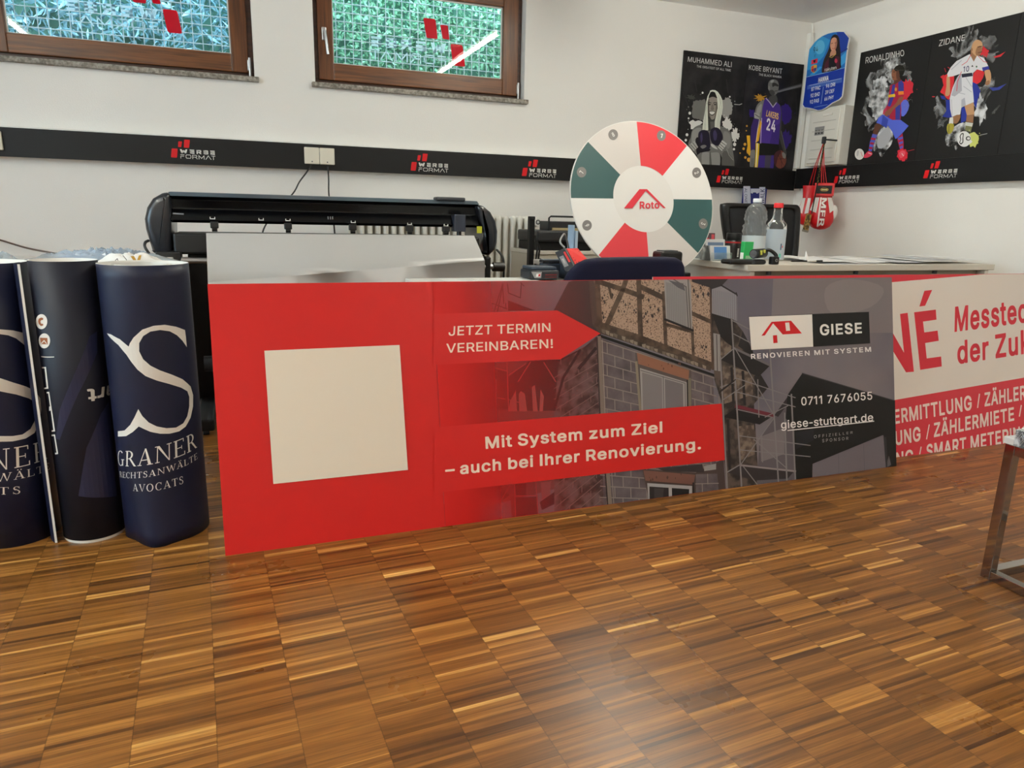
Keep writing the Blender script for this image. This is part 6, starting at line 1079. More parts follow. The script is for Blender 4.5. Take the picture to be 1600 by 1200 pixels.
k = MB(); crumple(k, (p.x-.06, p.y+.10, .7308), .18, .11, .034, mat('pale_blue_fabric', (150, 186, 222), .6), 8.3, freq=4); o = k.build('wrapped_contents', t); o['label'] = 'pale blue cloth inside the bag'
p = at_z((205, 412), .732); t = thing('wrapped_parcel', 'white wrapped parcel with a gold letter on the white table beside the plastic bag', 'parcel', (p.x, p.y, .7305))
PY_ = p.y-.02
k = MB(); crumple(k, (p.x, p.y+.05, .7315), .115, .05, .05, mat('white_wrap', (230, 228, 224), .4), 5.5, n=20, freq=3); k.build('wrapping', t)
a_ = Art((0, p.y-.02, 0), (0, -1, 0)).c(0, 360, 4.706)
a_.poly([(960, 190), (985, 188), (1006, 224), (1022, 184), (1040, 182), (1024, 248), (1002, 250)], mat('gold_print', (176, 134, 46), .4)); a_.lines([[(845, 225), (862, 208), (885, 258), (850, 232)], [(905, 185), (930, 215), (940, 258)]], 5, DGREY); a_.build('printed_letter', t)
p = at_z((8, 408), .732); t = thing('plastic_bag', 'small pale plastic bag on the white table cut by the left picture edge', 'bag', (p.x, p.y, .7305))
k = MB(); crumple(k, (p.x-.06, p.y, .7305), .10, .07, .06, BAG, 1.1, n=18); k.build('film', t)
t = thing('paper_sheet', 'flat grey sheet of paper lying on the white table left of the plastic bag', 'paper', (-.98, 3.4, .731)); k = MB(); k.rng((-1.05, 3.26, .7305), (-.66, 3.43, .7335), mat('paper_grey', (178, 172, 168), .6)); k.build('sheet', t)

# ------------------------------------------------------------------ cutting plotter
YP = 3.5; D_ = .30
t = thing('cutting_plotter', 'wide black cutting plotter on a stand with a silver film sheet hanging from it', 'plotter', (.43, YP+.12, 0))
CAPM = mat('plotter_cap', (26, 29, 36), .3, spec=.5, coat=.3)
def outl(pts, y): return [at_y(p, y) for p in pts]
capL = [(266, 298), (252, 302), (238, 310), (229, 324), (225, 342), (227, 358), (233, 378), (238, 394), (244, 400), (256, 401), (269, 403)]
capR = [(744, 318), (757, 322), (768, 331), (776, 346), (779, 362), (778, 380), (774, 392), (766, 399), (758, 400), (757, 398), (756, 360)]
k = MB(); k.prism(outl(capL, YP-.02), (0, .36, 0), CAPM, .028, 4, True); o = k.build('end_cap', t)
k = MB(); k.prism(outl(capR, YP-.02), (0, .36, 0), CAPM, .026, 4, True); k.build('end_cap', t)
x0, x1 = at_y((264, 320), YP).x, at_y((748, 340), YP).x
zt, zb = at_y((266, 300), YP).z, at_y((300, 348), YP).z
prof = [(YP+.01, zb), (YP-.01, zb+.012), (YP+.03, zb+.06), (YP+.022, zt-.028), (YP-.005, zt-.018), (YP+.03, zt-.002), (YP+.14, zt+.002), (YP+.28, zt-.02), (YP+.30, zb+.06), (YP+.24, zb)]
k = MB(); k.prism([(x0, y, z) for y, z in prof], (x1-x0, 0, 0), GLOSS, .004, 2); k.build('beam', t)
TOPM = mat('plotter_top', (72, 82, 92), .28, metal=.4)
k = MB(); k.grid([[(x, YP-.006, zt-.0155), (x, YP+.03, zt+.001), (x, YP+.14, zt+.005)] for x in (x0, x1)], TOPM, False); k.build('top_strip', t)
a_, c_ = at_y((682, 312), YP+.02), at_y((727, 315), YP+.02); k = MB(); k.box(((a_.x+c_.x)/2, YP+.05, zt+.008), (c_.x-a_.x, .07, .018), DGREY, .006); o = k.build('control_panel', t)
for px_ in (335, 450, 551, 640, 697):
    p = at_y((px_, 352), YP); k = MB(); k.box((p.x, YP+.005, zb-.008), (.034, .035, .03), BLACK, .004); k.cyl((p.x-.011, YP, zb-.027), (p.x+.011, YP, zb-.027), .0105, BLACK, n=16); k.build('pinch_roller', t)
for px_, py_ in ((332, 341), (408, 343), (450, 344), (552, 347), (640, 350), (697, 352)):
    p = at_y((px_, py_), YP-.012); k = MB(); u = .011
    yy = YP-.012
    k.rng((p.x-u, yy, p.z-.004), (p.x+u, yy+.002, p.z-.001), WINK); k.rng((p.x-u, yy, p.z-.001), (p.x-u+.003, yy+.002, p.z+.006), WINK); k.rng((p.x+u-.003, yy, p.z-.001), (p.x+u, yy+.002, p.z+.006), WINK); k.build('position_mark', t)
a_ = Art((0, YP-.013, 0), (0, -1, 0)).c(0, 0, 1); TG = ink(120, 122, 126)
a_.lines([[(271, 333.5), (286, 334.5)]], 2.2, TG); a_.lines([[(512.5, 339), (512.7, 342)], [(516.2, 339), (516.4, 342)], [(519.5, 339), (519.7, 342)]], 1.6, TG); a_.build('small_print', t)
a, c_ = at_y((709, 335), YP-.02), at_y((727, 364), YP-.02); k = MB(); k.rng((a.x, YP-.03, c_.z+.006), (c_.x, YP+.03, a.z), mat('carriage', (38, 44, 58), .4), .005); k.cyl(((a.x+c_.x)/2, YP-.01, c_.z+.006), ((a.x+c_.x)/2, YP-.01, c_.z-.014), .012, BLACK); k.build('cutting_carriage', t)
p = at_y((749, 359), YP-.01); k = MB(); k.rng((p.x-.013, YP-.012, p.z-.017), (p.x+.013, YP-.008, p.z+.017), mat('yellow_sticker', (190, 190, 44), .5)); k.build('warning_sticker', t)
zp = at_y((270, 364), YP).z; zq = at_y((290, 397), YP).z
k = MB(); k.rng((x0+.005, YP-.02, zq), (x1, YP+.26, zp), mat('platen_black', (20, 20, 22), .45), .01); k.build('platen', t)
# stand
for pa in ((316, 500), (748, 430)):
    xx = at_y(pa, YP).x
    k = MB(); k.rng((xx-.04, YP+.02, .05), (xx+.04, YP+.20, zq), SATIN, .005); k.build('stand_column', t)
    k = MB(); k.rng((xx-.035, YP-.38, .025), (xx+.035, YP+.42, .075), SATIN, .008); o = k.build('stand_foot', t)
    for y in (YP-.34, YP+.38): k = MB(); k.cyl((xx-.012, y, .014), (xx+.012, y, .014), .0135, DGREY); k.build('castor', t)
k = MB(); k.cyl((at_y((316, 500), YP).x, YP-.1, .26), (at_y((748, 430), YP).x, YP-.1, .26), .035, DGREY); o = k.build('cross_bar', t)
for y in (YP-.06,):
    a, c_ = at_y((236, 406), y), at_y((786, 417), y)
    k = MB(); k.cyl((a.x, y, a.z), (c_.x, y, c_.z), .014, STEEL); o = k.build('media_rod', t)
    k = MB(); k.cyl((c_.x-.055, y, c_.z), (c_.x+.004, y, c_.z), .023, BLACK); k.build('rod_end', t)
    k = MB(); k.cyl((a.x-.004, y, a.z), (a.x+.035, y, a.z), .024, BLACK); k.build('rod_end', t)
    k = MB(); k.rng((a.x+.02, y-.015, a.z-.045), (a.x+.12, y+.08, a.z+.035), BLACK, .006); k.build('rod_bracket', t)
    k = MB(); k.rng((c_.x-.10, y-.015, c_.z-.08), (c_.x-.07, y+.08, c_.z+.05), BLACK, .006); k.build('rod_bracket', t)
for pth in ([((232, 376), YP), ((227, 379), YP-.02), ((227, 387), YP-.03), ((238, 402), YP-.04), ((250, 411), YP-.05)], [((776, 390), YP), ((783, 398), YP-.02), ((787, 410), YP-.03), ((787, 440), YP-.03), ((788, 480), YP-.03)]):
    k = MB(); k.tube(catmull([at_y(p, y) for p, y in pth], 6, False), .006, BLACK); k.build('cable', t)
FILM = mat('silver_film', (206, 205, 203), .42, metal=.35)
rows = []
for i in range(15):
    u = i/14
    if u < .5:
        s_ = u/.5; y = YP-.034-.28*s_+.02*math.sin(s_*3.1); pl = (323-s_*1.0, 365.5+s_*46); pr = (741+s_*20.5, 369+s_*47)
        L_ = at_y((322+s_*3.2, 364+s_*90), y); Rr = at_y((741+s_*20, 368+s_*46), y)
    else:
        s_ = (u-.5)/.5; L_ = Vector((L0.x, L0.y, L0.z-(L0.z-.06)*s_)); Rr = Vector((R0.x, R0.y, R0.z-(R0.z-.06)*s_))
    if u <= .5: L0, R0 = L_, Rr
    rows.append([L_.lerp(Rr, j/10)+Vector((0, .006*math.sin(j*1.3+u*3), 0)) for j in range(11)])
k = MB(); k.grid(rows, FILM); k.build('silver_film', t)
# things low down behind the gap
CARD = wood('cardboard', (120, 98, 72), (146, 122, 92), (20, 20, 20), .8)
t = thing('cardboard_box', 'small cardboard box on the floor under the plotter stand', 'box', (-.12, 3.81, 0)); k = MB(); k.rng((-.20, 3.72, 0), (-.04, 3.90, .19), CARD, .004); k.build('carton', t); k = MB(); k.rng((-.185, 3.718, .10), (-.13, 3.7205, .17), ink(168, 166, 172)); k.build('paper_label', t)
# ------------------------------------------------------------------ radiator, printer corner
RADW = mat('radiator_enamel', (226, 224, 216), .35, spec=.5)
t = thing('radiator', 'white ribbed column radiator on the back wall behind the plotter', 'radiator', (1.6, 4.66, .12))
xa, xb = at_y((545, 345), 4.62).x, at_y((826, 350), 4.62).x; zr = at_y((800, 337), 4.62).z
n_ = round((xb-xa)/.05); st = (xb-xa)/n_
for i in range(n_):
    x = xb-(i+.5)*st; k = MB()
    for y in (4.595, 4.655, 4.715):
        prof = [(0, .13), (.013, .135), (.019, .15), (.0165, .19), (.0165, zr-.075), (.021, zr-.03), (.017, zr-.008), (0, zr)]
        k.lathe(prof, (x, y, 0), RADW, 12, sx=1.0, sy=1.25)
    k.rng((x-.014, 4.585, zr-.055), (x+.014, 4.725, zr-.012), RADW, .008); k.rng((x-.014, 4.585, .14), (x+.014, 4.725, .18), RADW, .008)
    k.cyl((x-st/2, 4.655, zr-.035), (x+st/2, 4.655, zr-.035), .018, RADW, n=12, cap=False)
    k.build('radiator_column', t)
k = MB(); k.cyl((xb, 4.655, zr-.035), (xb+.035, 4.655, zr-.035), .013, DGREY); k.rng((xb+.012, 4.63, zr-.055), (xb+.045, 4.68, zr-.012), DGREY, .004); k.tube([(xb+.04, 4.655, zr-.04), (xb+.06, 4.66, zr-.06), (xb+.06, 4.67, .02)], .009, RADW); k.build('valve', t)
p = at_y((840, 347), 4.58); k = MB(); k.cyl((p.x-.004, 4.66, p.z), (p.x, 4.60, p.z), .024, WHITE, .031); k.cyl((p.x, 4.60, p.z), (p.x, 4.575, p.z), .031, WHITE, .027); o = k.build('thermostat_head', t)
k2 = MB(); k2.lathe([(.010, 0), (.016, 0), (.016, .003), (.010, .003)], (p.x, 4.573, p.z), DGREY, 20, Matrix.Rotation(math.pi/2, 3, 'X')); k2.build('dial_ring', o)
a, c_ = at_y((829, 338), 4.02), at_y((834, 440), 4.02)
t = thing('stand', 'slim black upright stand between the white radiator and the black printer', 'stand', (a.x, 4.02, 0))
k = MB(); k.rng((a.x-.010, 4.00, .02), (a.x+.022, 4.04, a.z), SATIN, .004); k.rng((a.x-.010, 3.995, a.z-.02), (a.x+.022, 4.04, a.z), SATIN, .004); k.build('post', t)
k = MB(); k.cyl((a.x+.01, 4.02, 0), (a.x+.01, 4.02, .025), .085, SATIN, n=28); k.build('foot', t)
for dx in (.040, .055): k = MB(); k.tube([(a.x+.026, 4.005, a.z-.11), (a.x+dx, 3.995, a.z-.19), (a.x+dx-.02, 3.99, .6), (a.x+.03, 3.99, .3)], .006, BLACK); k.build('hanging_strap', t)
def at(px_, y): return at_y(px_, y)
YQ = 4.15
a, c_ = at((836, 392), YQ), at((918, 440), YQ)
t = thing('cabinet', 'low beige cabinet under the black printer', 'cabinet', (a.x+.2, YQ+.2, 0)); BEI = mat('beige_board', (196, 190, 176), .5)
k = MB(); k.rng((a.x, YQ, 0), (a.x+.46, YQ+.42, a.z-.022), BEI, .004); k.build('cabinet_body', t)
k = MB(); k.rng((a.x-.006, YQ-.008, a.z-.022), (a.x+.466, YQ+.42, a.z), mat('cabinet_top', (214, 210, 200), .4), .003); k.build('cabinet_top', t)
k = MB(); k.rng((a.x+.012, YQ-.014, .1), (a.x+.448, YQ, a.z-.05), BEI, .003); o = k.build('drawer', t)
for px_ in (842, 875): q = at((px_, 405), YQ); k = MB(); k.cyl((q.x, YQ-.014, q.z), (q.x, YQ-.024, q.z), .008, DGREY, n=12); k.build('knob', o)
q0, q1 = at((842, 360), YQ+.03), at((904, 391), YQ+.03)
t = thing('printer', 'black office printer on the beige cabinet, left of the prize wheel', 'printer', ((q0.x+q1.x)/2, YQ+.2, a.z))
PRM = mat('printer_black', (36, 37, 40), .45)
k = MB(); zb_ = a.z+.0005; zt_ = q0.z; k.rng((q0.x, YQ+.05, zb_), (q1.x+.1, YQ+.38, zt_-.07), SATIN, .006); k.rng((q0.x-.01, YQ+.02, zt_-.07), (q1.x+.1, YQ+.38, zt_), PRM, .012); k.build('printer_body', t)
q2, q3 = at((858, 338), YQ+.12), at((903, 360), YQ+.12)
k = MB(); fr = [(q2.x, YQ+.12, zt_-.004), (q2.x, YQ+.12, q2.z-.01), (q2.x+.012, YQ+.12, q2.z), (q3.x+.1, YQ+.12, q2.z), (q3.x+.1, YQ+.12, zt_-.004)]; k.tube(fr, .006, SATIN); k.build('paper_rail', t)
k = MB(); k.rng((q2.x+.01, YQ+.14, zt_-.001), (q3.x+.09, YQ+.30, q2.z-.03), PRM, .006); k.build('paper_tray', t)
k = MB(); k.rng((q2.x+.03, YQ+.125, zt_+.001), (q3.x+.01, YQ+.139, zt_+.016), mat('tray_strip', (176, 160, 120), .5)); o = k.build('tray_strip', t); o['label'] = 'beige strip on the tray'
q = at((906, 372), YQ-.3); t = thing('folder', 'light blue folder standing behind the prize wheel beside the black printer', 'folder', (q.x, YQ-.3, 0))
LB = mat('light_blue', (168, 196, 226), .5)
q0, q1 = at((901, 352), 3.55), at((910, 402), 3.55); t.location = (q0.x+.01, 3.6, .70); WM[t] = Matrix.Translation(t.location)
k = MB(); k.rng((q0.x, 3.60, .70), (q0.x+.014, 3.66, q0.z), LB, .002); k.rng((q0.x+.02, 3.60, .70), (q0.x+.036, 3.66, q0.z-.03), mat('light_blue_pale', (196, 212, 230), .5), .002); k.build('cover', t)

# ------------------------------------------------------------------ white table behind the board with the tool batteries
t = thing('work_table', 'white table right behind the red board with tool batteries on it', 'table', (1.2, 2.8, 0))
TX0, TX1, TY0, TY1, TZ = .68, 1.50, 2.66, 3.16, .655
k = MB(); k.rng((TX0, TY0, TZ-.025), (TX1, TY1, TZ), LAM, .003); k.build('table_top', t)
for x in (TX0+.03, TX1-.03):
    for y in (TY0+.03, TY1-.03): k = MB(); k.rng((x-.02, y-.02, 0), (x+.02, y+.02, TZ-.025), STEEL, .003); k.build('table_leg', t)
t = thing('side_shelf', 'low white side shelf holding the light blue folder behind the prize wheel', 'shelf', (1.75, 3.62, 0)); 
k = MB(); k.rng((1.56, 3.46, .675), (2.2, 3.80, .70), LAM, .003); k.build('shelf_board', t)
for x in (1.58, 2.16): k = MB(); k.rng((x, 3.47, 0), (x+.02, 3.79, .675), LAM, .002); k.build('side_panel', t)
q0, q1 = at_y((688, 440), 3.05), at_y((835, 438), 3.05)
t = thing('paper_sheet', 'white sheets of paper on the white table just above the red board edge', 'paper', ((q0.x+q1.x)/2, 3.0, TZ)); k = MB(); k.rng((q0.x, 2.90, TZ+.0005), (q1.x-.12, 3.11, TZ+.003), WHITE); k.rng((q0.x+.15, 2.88, TZ+.003), (q1.x-.02, 3.07, TZ+.0045), WHITE); k.build('sheets', t)
# battery
YBt = 2.97; q0, q1 = at_y((829, 419), YBt), at_y((874, 440), YBt); BT = mat('battery_case', (40, 42, 48), .45); BT2 = mat('battery_blue_grey', (52, 62, 76), .45)
t = thing('tool_battery', 'black tool battery with a small grey and red label on the white table', 'battery', ((q0.x+q1.x)/2, YBt+.06, TZ+.005))
z0 = TZ+.005
k = MB(); k.rng((q0.x, YBt, z0), (q1.x, YBt+.13, z0+.042), BT, .008); k.rng((q0.x+.008, YBt+.012, z0+.042), (q1.x-.012, YBt+.125, z0+.058), BT2, .005); k.build('battery_case', t)
k = MB(); w_ = q1.x-q0.x
k.prism([(q0.x+.004, YBt-.001, z0+.036), (q0.x+w_*.38, YBt-.001, z0+.036), (q0.x+w_*.36, YBt-.001, z0+.008), (q0.x+w_*.14, YBt-.001, z0+.008)], (0, -.001, 0), GREY); k.prism([(q0.x+w_*.20, YBt-.0022, z0+.028), (q0.x+w_*.34, YBt-.0022, z0+.028), (q0.x+w_*.32, YBt-.0022, z0+.014), (q0.x+w_*.18, YBt-.0022, z0+.014)], (0, -.001, 0), WINK); k.prism([(q0.x+w_*.27, YBt-.0034, z0+.026), (q0.x+w_*.33, YBt-.0034, z0+.026), (q0.x+w_*.31, YBt-.0034, z0+.016), (q0.x+w_*.26, YBt-.0034, z0+.016)], (0, -.001, 0), RED)
k.rng((q0.x+w_*.5, YBt-.002, z0+.020), (q0.x+w_*.9, YBt-.0005, z0+.024), ink(120, 40, 40)); k.rng((q0.x+w_*.5, YBt-.002, z0+.010), (q0.x+w_*.9, YBt-.0005, z0+.013), ink(120, 40, 40)); k.build('label_print', t)
q0, q1 = at_y((848, 406), 3.11), at_y((884, 430), 3.11)
t = thing('tool_battery', 'blue-grey slide-on tool battery behind the black battery, leaning on the charger', 'battery', ((q0.x+q1.x)/2, 3.13, TZ))
k = MB(); k.rng((q0.x, 3.11, TZ+.0005), (q1.x-.02, 3.155, q0.z-.016), BT2, .006); k.rng((q0.x, 3.108, q0.z-.014), (q0.x+.11, 3.155, q0.z), BT, .004); k.build('battery_case', t)
k = MB(); k.rng((q0.x+.004, 3.106, q0.z-.002), (q0.x+.10, 3.154, q0.z+.002), mat('contact_grey', (120, 130, 138), .3)); k.build('contact_rail', t)
# charger with the red grille
TL, TR, BR_, BL_ = at_y((885, 389), 3.02), at_y((902, 388.5), 3.06), at_y((918, 407), 3.00), at_y((900, 416), 2.95)
cc = (TL+BR_)/2; t = thing('battery_charger', 'black battery charger with a bright red grille, tilted beside the navy chair', 'charger', (cc.x, cc.y+.04, TZ))
nrm = (TR-TL).cross(BL_-TL).normalized(); nrm = nrm if nrm.dot(CAM-cc) > 0 else -nrm
dv = Vector((-.030, .045, -.022))
def gq(u, v, l=0): return TL.lerp(TR, u).lerp(BL_.lerp(BR_, u), v)+nrm*l
k = MB(); k.prism([gq(-.12, -.06), gq(1.1, -.06), gq(1.1, 1.06), gq(-.12, 1.06)], dv, BT, .005, 2); k.build('charger_case', t)
REDG = mat('charger_red', (226, 46, 44), .4); RS = mat('charger_slot', (150, 20, 24), .5)
k = MB(); k.prism([gq(0, 0, .003), gq(1, 0, .003), gq(1, 1, .003), gq(0, 1, .003)], -nrm*.004, REDG); o = k.build('grille', t); o['label'] = 'bright red grille'
k = MB()
for i in range(5):
    for j in range(6): k.face([gq(.07+i*.185, .06+j*.155, .0036), gq(.17+i*.185, .06+j*.155, .0036), gq(.17+i*.185, .12+j*.155, .0036), gq(.07+i*.185, .12+j*.155, .0036)], RS)
k.build('grille_slots', o, fix=False)
sd = nrm.cross(dv).normalized(); f0, f1 = gq(-.12, .02), gq(-.12, .98); on = (f1-f0).cross(dv).normalized(); on = on if on.dot(CAM-cc) > 0 else -on
def fq(u, v): return f0.lerp(f1, u)+dv*v+on*.0015
k = MB(); k.face([fq(.1, .08), fq(.7, .08), fq(.7, .26), fq(.1, .26)], REDG); k.face([fq(.25, .4), fq(.85, .4), fq(.85, .8), fq(.25, .8)], GREY); k.face([fq(.4, .5), fq(.7, .5), fq(.7, .68), fq(.4, .68)], WINK); k.build('label_print', t, fix=False)
k = MB(); k.tube(catmull([cc+Vector((-.05, .03, .03)), cc+Vector((-.065, .05, .055)), cc+Vector((-.03, .1, .085)), cc+Vector((.03, .2, .08)), cc+Vector((.1, .3, .0)), cc+Vector((.12, .3, -.12))], 8, False), .0045, GREY); k.build('power_cord', t)
k = MB(); k.rng((cc.x-.045, cc.y+.01, TZ+.0005), (cc.x+.03, cc.y+.09, cc.z-.02), BT2, .006); k.build('foot_block', t)

# ------------------------------------------------------------------ navy chair behind the boards
VELV = mat('navy_velvet', (16, 17, 44), .75, spec=.25, bump=.05, bscale=300)
YC = 2.33
pts = [(884, 452), (889, 437), (897, 424), (908, 413), (922, 406), (940, 403.5), (975, 402.5), (1010, 402), (1045, 402), (1060, 403), (1069, 408), (1073, 417), (1074, 430), (1075, 452)]
top = [at_y(p, YC) for p in pts]; xm0, xm1 = top[0].x, top[-1].x
t = thing('chair', 'navy velvet chair behind the boards, only its rounded backrest top showing', 'chair', ((xm0+xm1)/2, YC+.2, 0))
k = MB(); k.prism(top+[Vector((xm1-.02, YC, .46)), Vector((xm0+.02, YC, .46))], (0, .06, 0), VELV, .022, 4, True); k.build('backrest', t)
k = MB(); k.rng((xm0+.02, YC+.065, .42), (xm1-.02, YC+.27, .50), VELV, .03); k.build('seat', t)
for x in (xm0+.05, xm1-.05):
    for y in (YC+.08, YC+.25): k = MB(); k.cyl((x, y, 0), (x, y, .42), .011, SATIN, .014, 12); k.build('leg', t)

# ------------------------------------------------------------------ prize wheel
WC = Vector((1.8701, 3.15, 1.0335)); WR, WI_ = .3915, .1656; ps, tl = -.0417, .2958
EX = Vector((math.cos(ps), math.sin(ps), 0)); N0 = Vector((math.sin(ps), -math.cos(ps), 0)); EZ = Vector((0, 0, 1))*math.cos(tl)-N0*math.sin(tl); NW = EX.cross(EZ); NW = NW if NW.y < 0 else -NW
t = thing('prize_wheel', 'round prize wheel with red, teal, grey and white sectors and a red roof logo', 'prize wheel', (WC.x, WC.y+.1, 0))
def PW(r, a, lf=0.0): return WC+EX*r*math.cos(a)+EZ*r*math.sin(a)+NW*lf
k = MB(); ring = [PW(WR, 2*math.pi*i/96) for i in range(96)]; k.prism(ring, -NW*.008, mat('wheel_edge', (228, 226, 222), .5)); k.build('disc', t)
def ang(p):
    v = ray((780+p[0]/4, 170+p[1]/4)); P = CAM+v*((WC-CAM).dot(NW)/v.dot(NW))-WC; return math.atan2(P.dot(EZ), P.dot(EX))
bd = [ang(p) for p in ((858, 73), (1172, 232), (1335, 568), (1243, 903), (928, 860), (617, 920), (443, 558), (553, 205))]
WCOL = [mat('wheel_red', (222, 58, 68), .45), mat('wheel_white', (232, 231, 228), .45), mat('wheel_teal', (44, 84, 84), .45), mat('wheel_grey', (213, 207, 202), .45)]
for i in range(8):
    a0 = bd[i]; a1 = bd[(i+1) % 8]
    while a1 > a0: a1 -= 2*math.pi
    k = MB(); A_ = [a0+(a1-a0)*j/16 for j in range(17)]
    k.grid([[PW(WR-.004, x, .0008) for x in A_], [PW(WI_, x, .0008) for x in A_]], WCOL[i % 4], False)
    k.build('sector', t, fix=False)
    am = (a0+a1)/2 + (0 if i not in (2, 6) else 0)
# number discs at their traced places
DISC = mat('wheel_disc_grey', (122, 118, 116), .45)
aw = Art(WC, NW, None, .00012); aw.k = 8
for nme, (cx_, cy_), rx_ in (('1', (1013, 168), 30), ('2', (1233, 400), 30), ('3', (1274, 719), 30), ('6', (548, 729), 32), ('7', (514, 397), 32), ('8', (711, 162), 32)):
    aw.c(780, 170, 4); aw.ell(cx_, cy_, rx_-2, 33, DISC)
    v = Vector((cx_-904, (cy_-566)*.93)).normalized(); u = Vector((-v.y, v.x))      # digit upright towards the rim
    c_ = Vector((cx_, cy_)); w_ = 6.5; h_ = 13
    aw.text(nme, c_-u*w_-v*h_, c_+u*w_-v*h_, c_-u*w_+v*h_, c_+u*w_+v*h_, WINK, .02); aw.build('number_disc', t)
aw.c(780, 170, 4)
aw.poly([(778, 623), (875, 503), (922, 503), (1040, 622), (1026, 622), (914, 514), (830, 623)], mat('roof_red', (214, 44, 62), .45)); 
aw.text('Roto', (877, 625), (1000, 622), (876, 582), (999, 581), mat('roof_red', (214, 44, 62), .45), .03); aw.build('logo', t)
k = MB(); k.cyl(WC-NW*.008, WC-NW*.06, .03, BLACK); k.cyl((WC.x, WC.y+.075, 1.02), (WC.x, WC.y+.075, .02), .018, SATIN); k.build('stand_pole', t)
k = MB(); k.cyl((WC.x, WC.y+.075, 0), (WC.x, WC.y+.075, .02), .14, SATIN, n=32); k.build('stand_base', t)
q = at_y((1051, 404), 2.80); 
q0, q1 = at_y((1035, 393), 2.86), at_y((1067, 410), 2.86)
t = thing('box', 'small black box with rounded edges between the navy chair and the prize wheel', 'box', ((q0.x+q1.x)/2, 2.9, 0))
t.name = 'black_case'
zq_ = .70
k = MB(); k.rng((q0.x, 2.86, zq_), (q1.x, 2.95, q0.z), BLACK, .012); k.build('case_shell', t); k = MB(); k.rng((q0.x+.015, 2.875, q0.z-.001), (q1.x-.02, 2.935, q0.z+.004), DGREY, .002); k.build('lid', t)
t = thing('stool', 'small black stool top carrying the black case beside the prize wheel', 'stool', ((q0.x+q1.x)/2, 2.9, 0)); k = MB(); k.rng((q0.x-.04, 2.83, zq_-.03), (q1.x+.03, 2.98, zq_-.0005), SATIN, .006); k.build('seat', t)
for dx in (q0.x-.02, q1.x+.01):
    for y in (2.85, 2.96): k = MB(); k.cyl((dx, y, 0), (dx, y, zq_-.03), .010, SATIN, n=10); k.build('leg', t)

# ------------------------------------------------------------------ the white desk
DZ = .73; a = at_z((1168, 414), DZ); c_ = at_z((1553, 413), DZ); DX0, DX1, DY0 = a.x, min(c_.x, 4.17), a.y; DY1 = a.y+.74
DESK = mat('desk_laminate', (216, 210, 198), .42)
t = thing('desk', 'pale desk in the right corner with papers, bottles and card holders on it', 'desk', ((DX0+DX1)/2, (DY0+DY1)/2, 0))
k = MB(); k.rng((DX0, DY0, DZ-.032), (DX1, DY1, DZ), DESK, .003); k.build('desk_top', t)
k = MB(); k.rng((DX0+.03, DY0+.012, .02), (DX0+.058, DY1-.02, DZ-.033), DESK, .002); k.build('side_panel', t)
k = MB(); k.rng((DX1-.06, DY0+.012, .02), (DX1-.03, DY1-.02, DZ-.033), DESK, .002); k.build('side_panel', t)
k = MB(); k.rng((DX0+.06, DY0+.06, .30), (DX1-.062, DY0+.078, DZ-.033), mat('modesty_panel', (150, 146, 132), .6)); k.build('modesty_panel', t)
for px_ in (1201, 1337, 1460): q = at_y((px_, 426), DY0+.03); k = MB(); k.cyl((q.x, DY0+.03, DZ-.033), (q.x, DY0+.03, DZ-.052), .013, DGREY, n=14); k.build('cable_clip', t)
def on_desk(p): return at_z(p, DZ+.0005)
ACR = glass('clear_acrylic', (.93, .96, .97), 1.49, .02, body=.10)
def holder(label, px_l, px_r, py_b, py_t, y, card, print_, seed):
    y = at_z((px_l, py_b), DZ).y
    q0, q1 = at_y((px_l, py_b), y), at_y((px_r, py_b), y); zt_ = at_y((px_l, py_t), y).z; z0 = DZ+.0005
    t = thing('card_holder', label, 'card holder', ((q0.x+q1.x)/2, y+.03, z0)); w_ = q1.x-q0.x
    k = MB(); k.rng((q0.x-.003, y-.003, z0), (q1.x+.003, y+.06, z0+.003), ACR); k.prism([(q0.x-.003, y-.003, z0), (q0.x-.003, y+.06, z0), (q0.x-.003, y+.05, zt_), (q0.x-.003, y+.028, zt_)], (.003, 0, 0), ACR); k.prism([(q1.x, y-.003, z0), (q1.x, y+.06, z0), (q1.x, y+.05, zt_), (q1.x, y+.028, zt_)], (.003, 0, 0), ACR); k.rng((q0.x, y-.004, z0), (q1.x, y-.002, z0+(zt_-z0)*.55), ACR); k.build('stand', t)
    k = MB(); s_ = .22
    k.prism([(q0.x+.002, y+.002, z0+.004), (q1.x-.002, y+.002, z0+.004), (q1.x-.002, y+.002+.014, zt_), (q0.x+.002, y+.002+.014, zt_)], (0, .016, 0), card); k.build('cards', t)
    k = MB()
    for (u0, v0, u1, v1, mt) in print_:
        f = lambda u, v: (q0.x+.002+(w_-.004)*u, y+.0012+.014*v, z0+.004+(zt_-z0-.004)*v)
        k.face([f(u0, v0), f(u1, v0), f(u1, v1), f(u0, v1)], mt)
    k.build('card_print', t, fix=False)
CB = mat('card_blue', (92, 142, 206), .5)
holder('acrylic card holder with dark red and grey cards at the back left of the desk', 1093, 1117, 404, 364, DY0+.22, mat('card_dark', (92, 70, 76), .5), [(.2, .5, .6, .8, ink(214, 70, 80)), (.75, .3, .95, .95, ink(220, 90, 100)), (.1, .1, .6, .4, ink(220, 200, 204))], 1)
holder('acrylic card holder with white and grey-blue cards, middle one of the desk holders', 1103, 1133, 405.6, 374, DY0+.14, mat('card_white', (222, 222, 224), .5), [(.08, .1, .92, .85, mat('card_slate', (110, 130, 160), .5))], 2)
holder('acrylic card holder with bright blue cards at the front of the desk', 1110, 1142, 407.6, 384, DY0+.06, mat('card_white', (222, 222, 224), .5), [(.18, .05, .82, .92, CB)], 3)
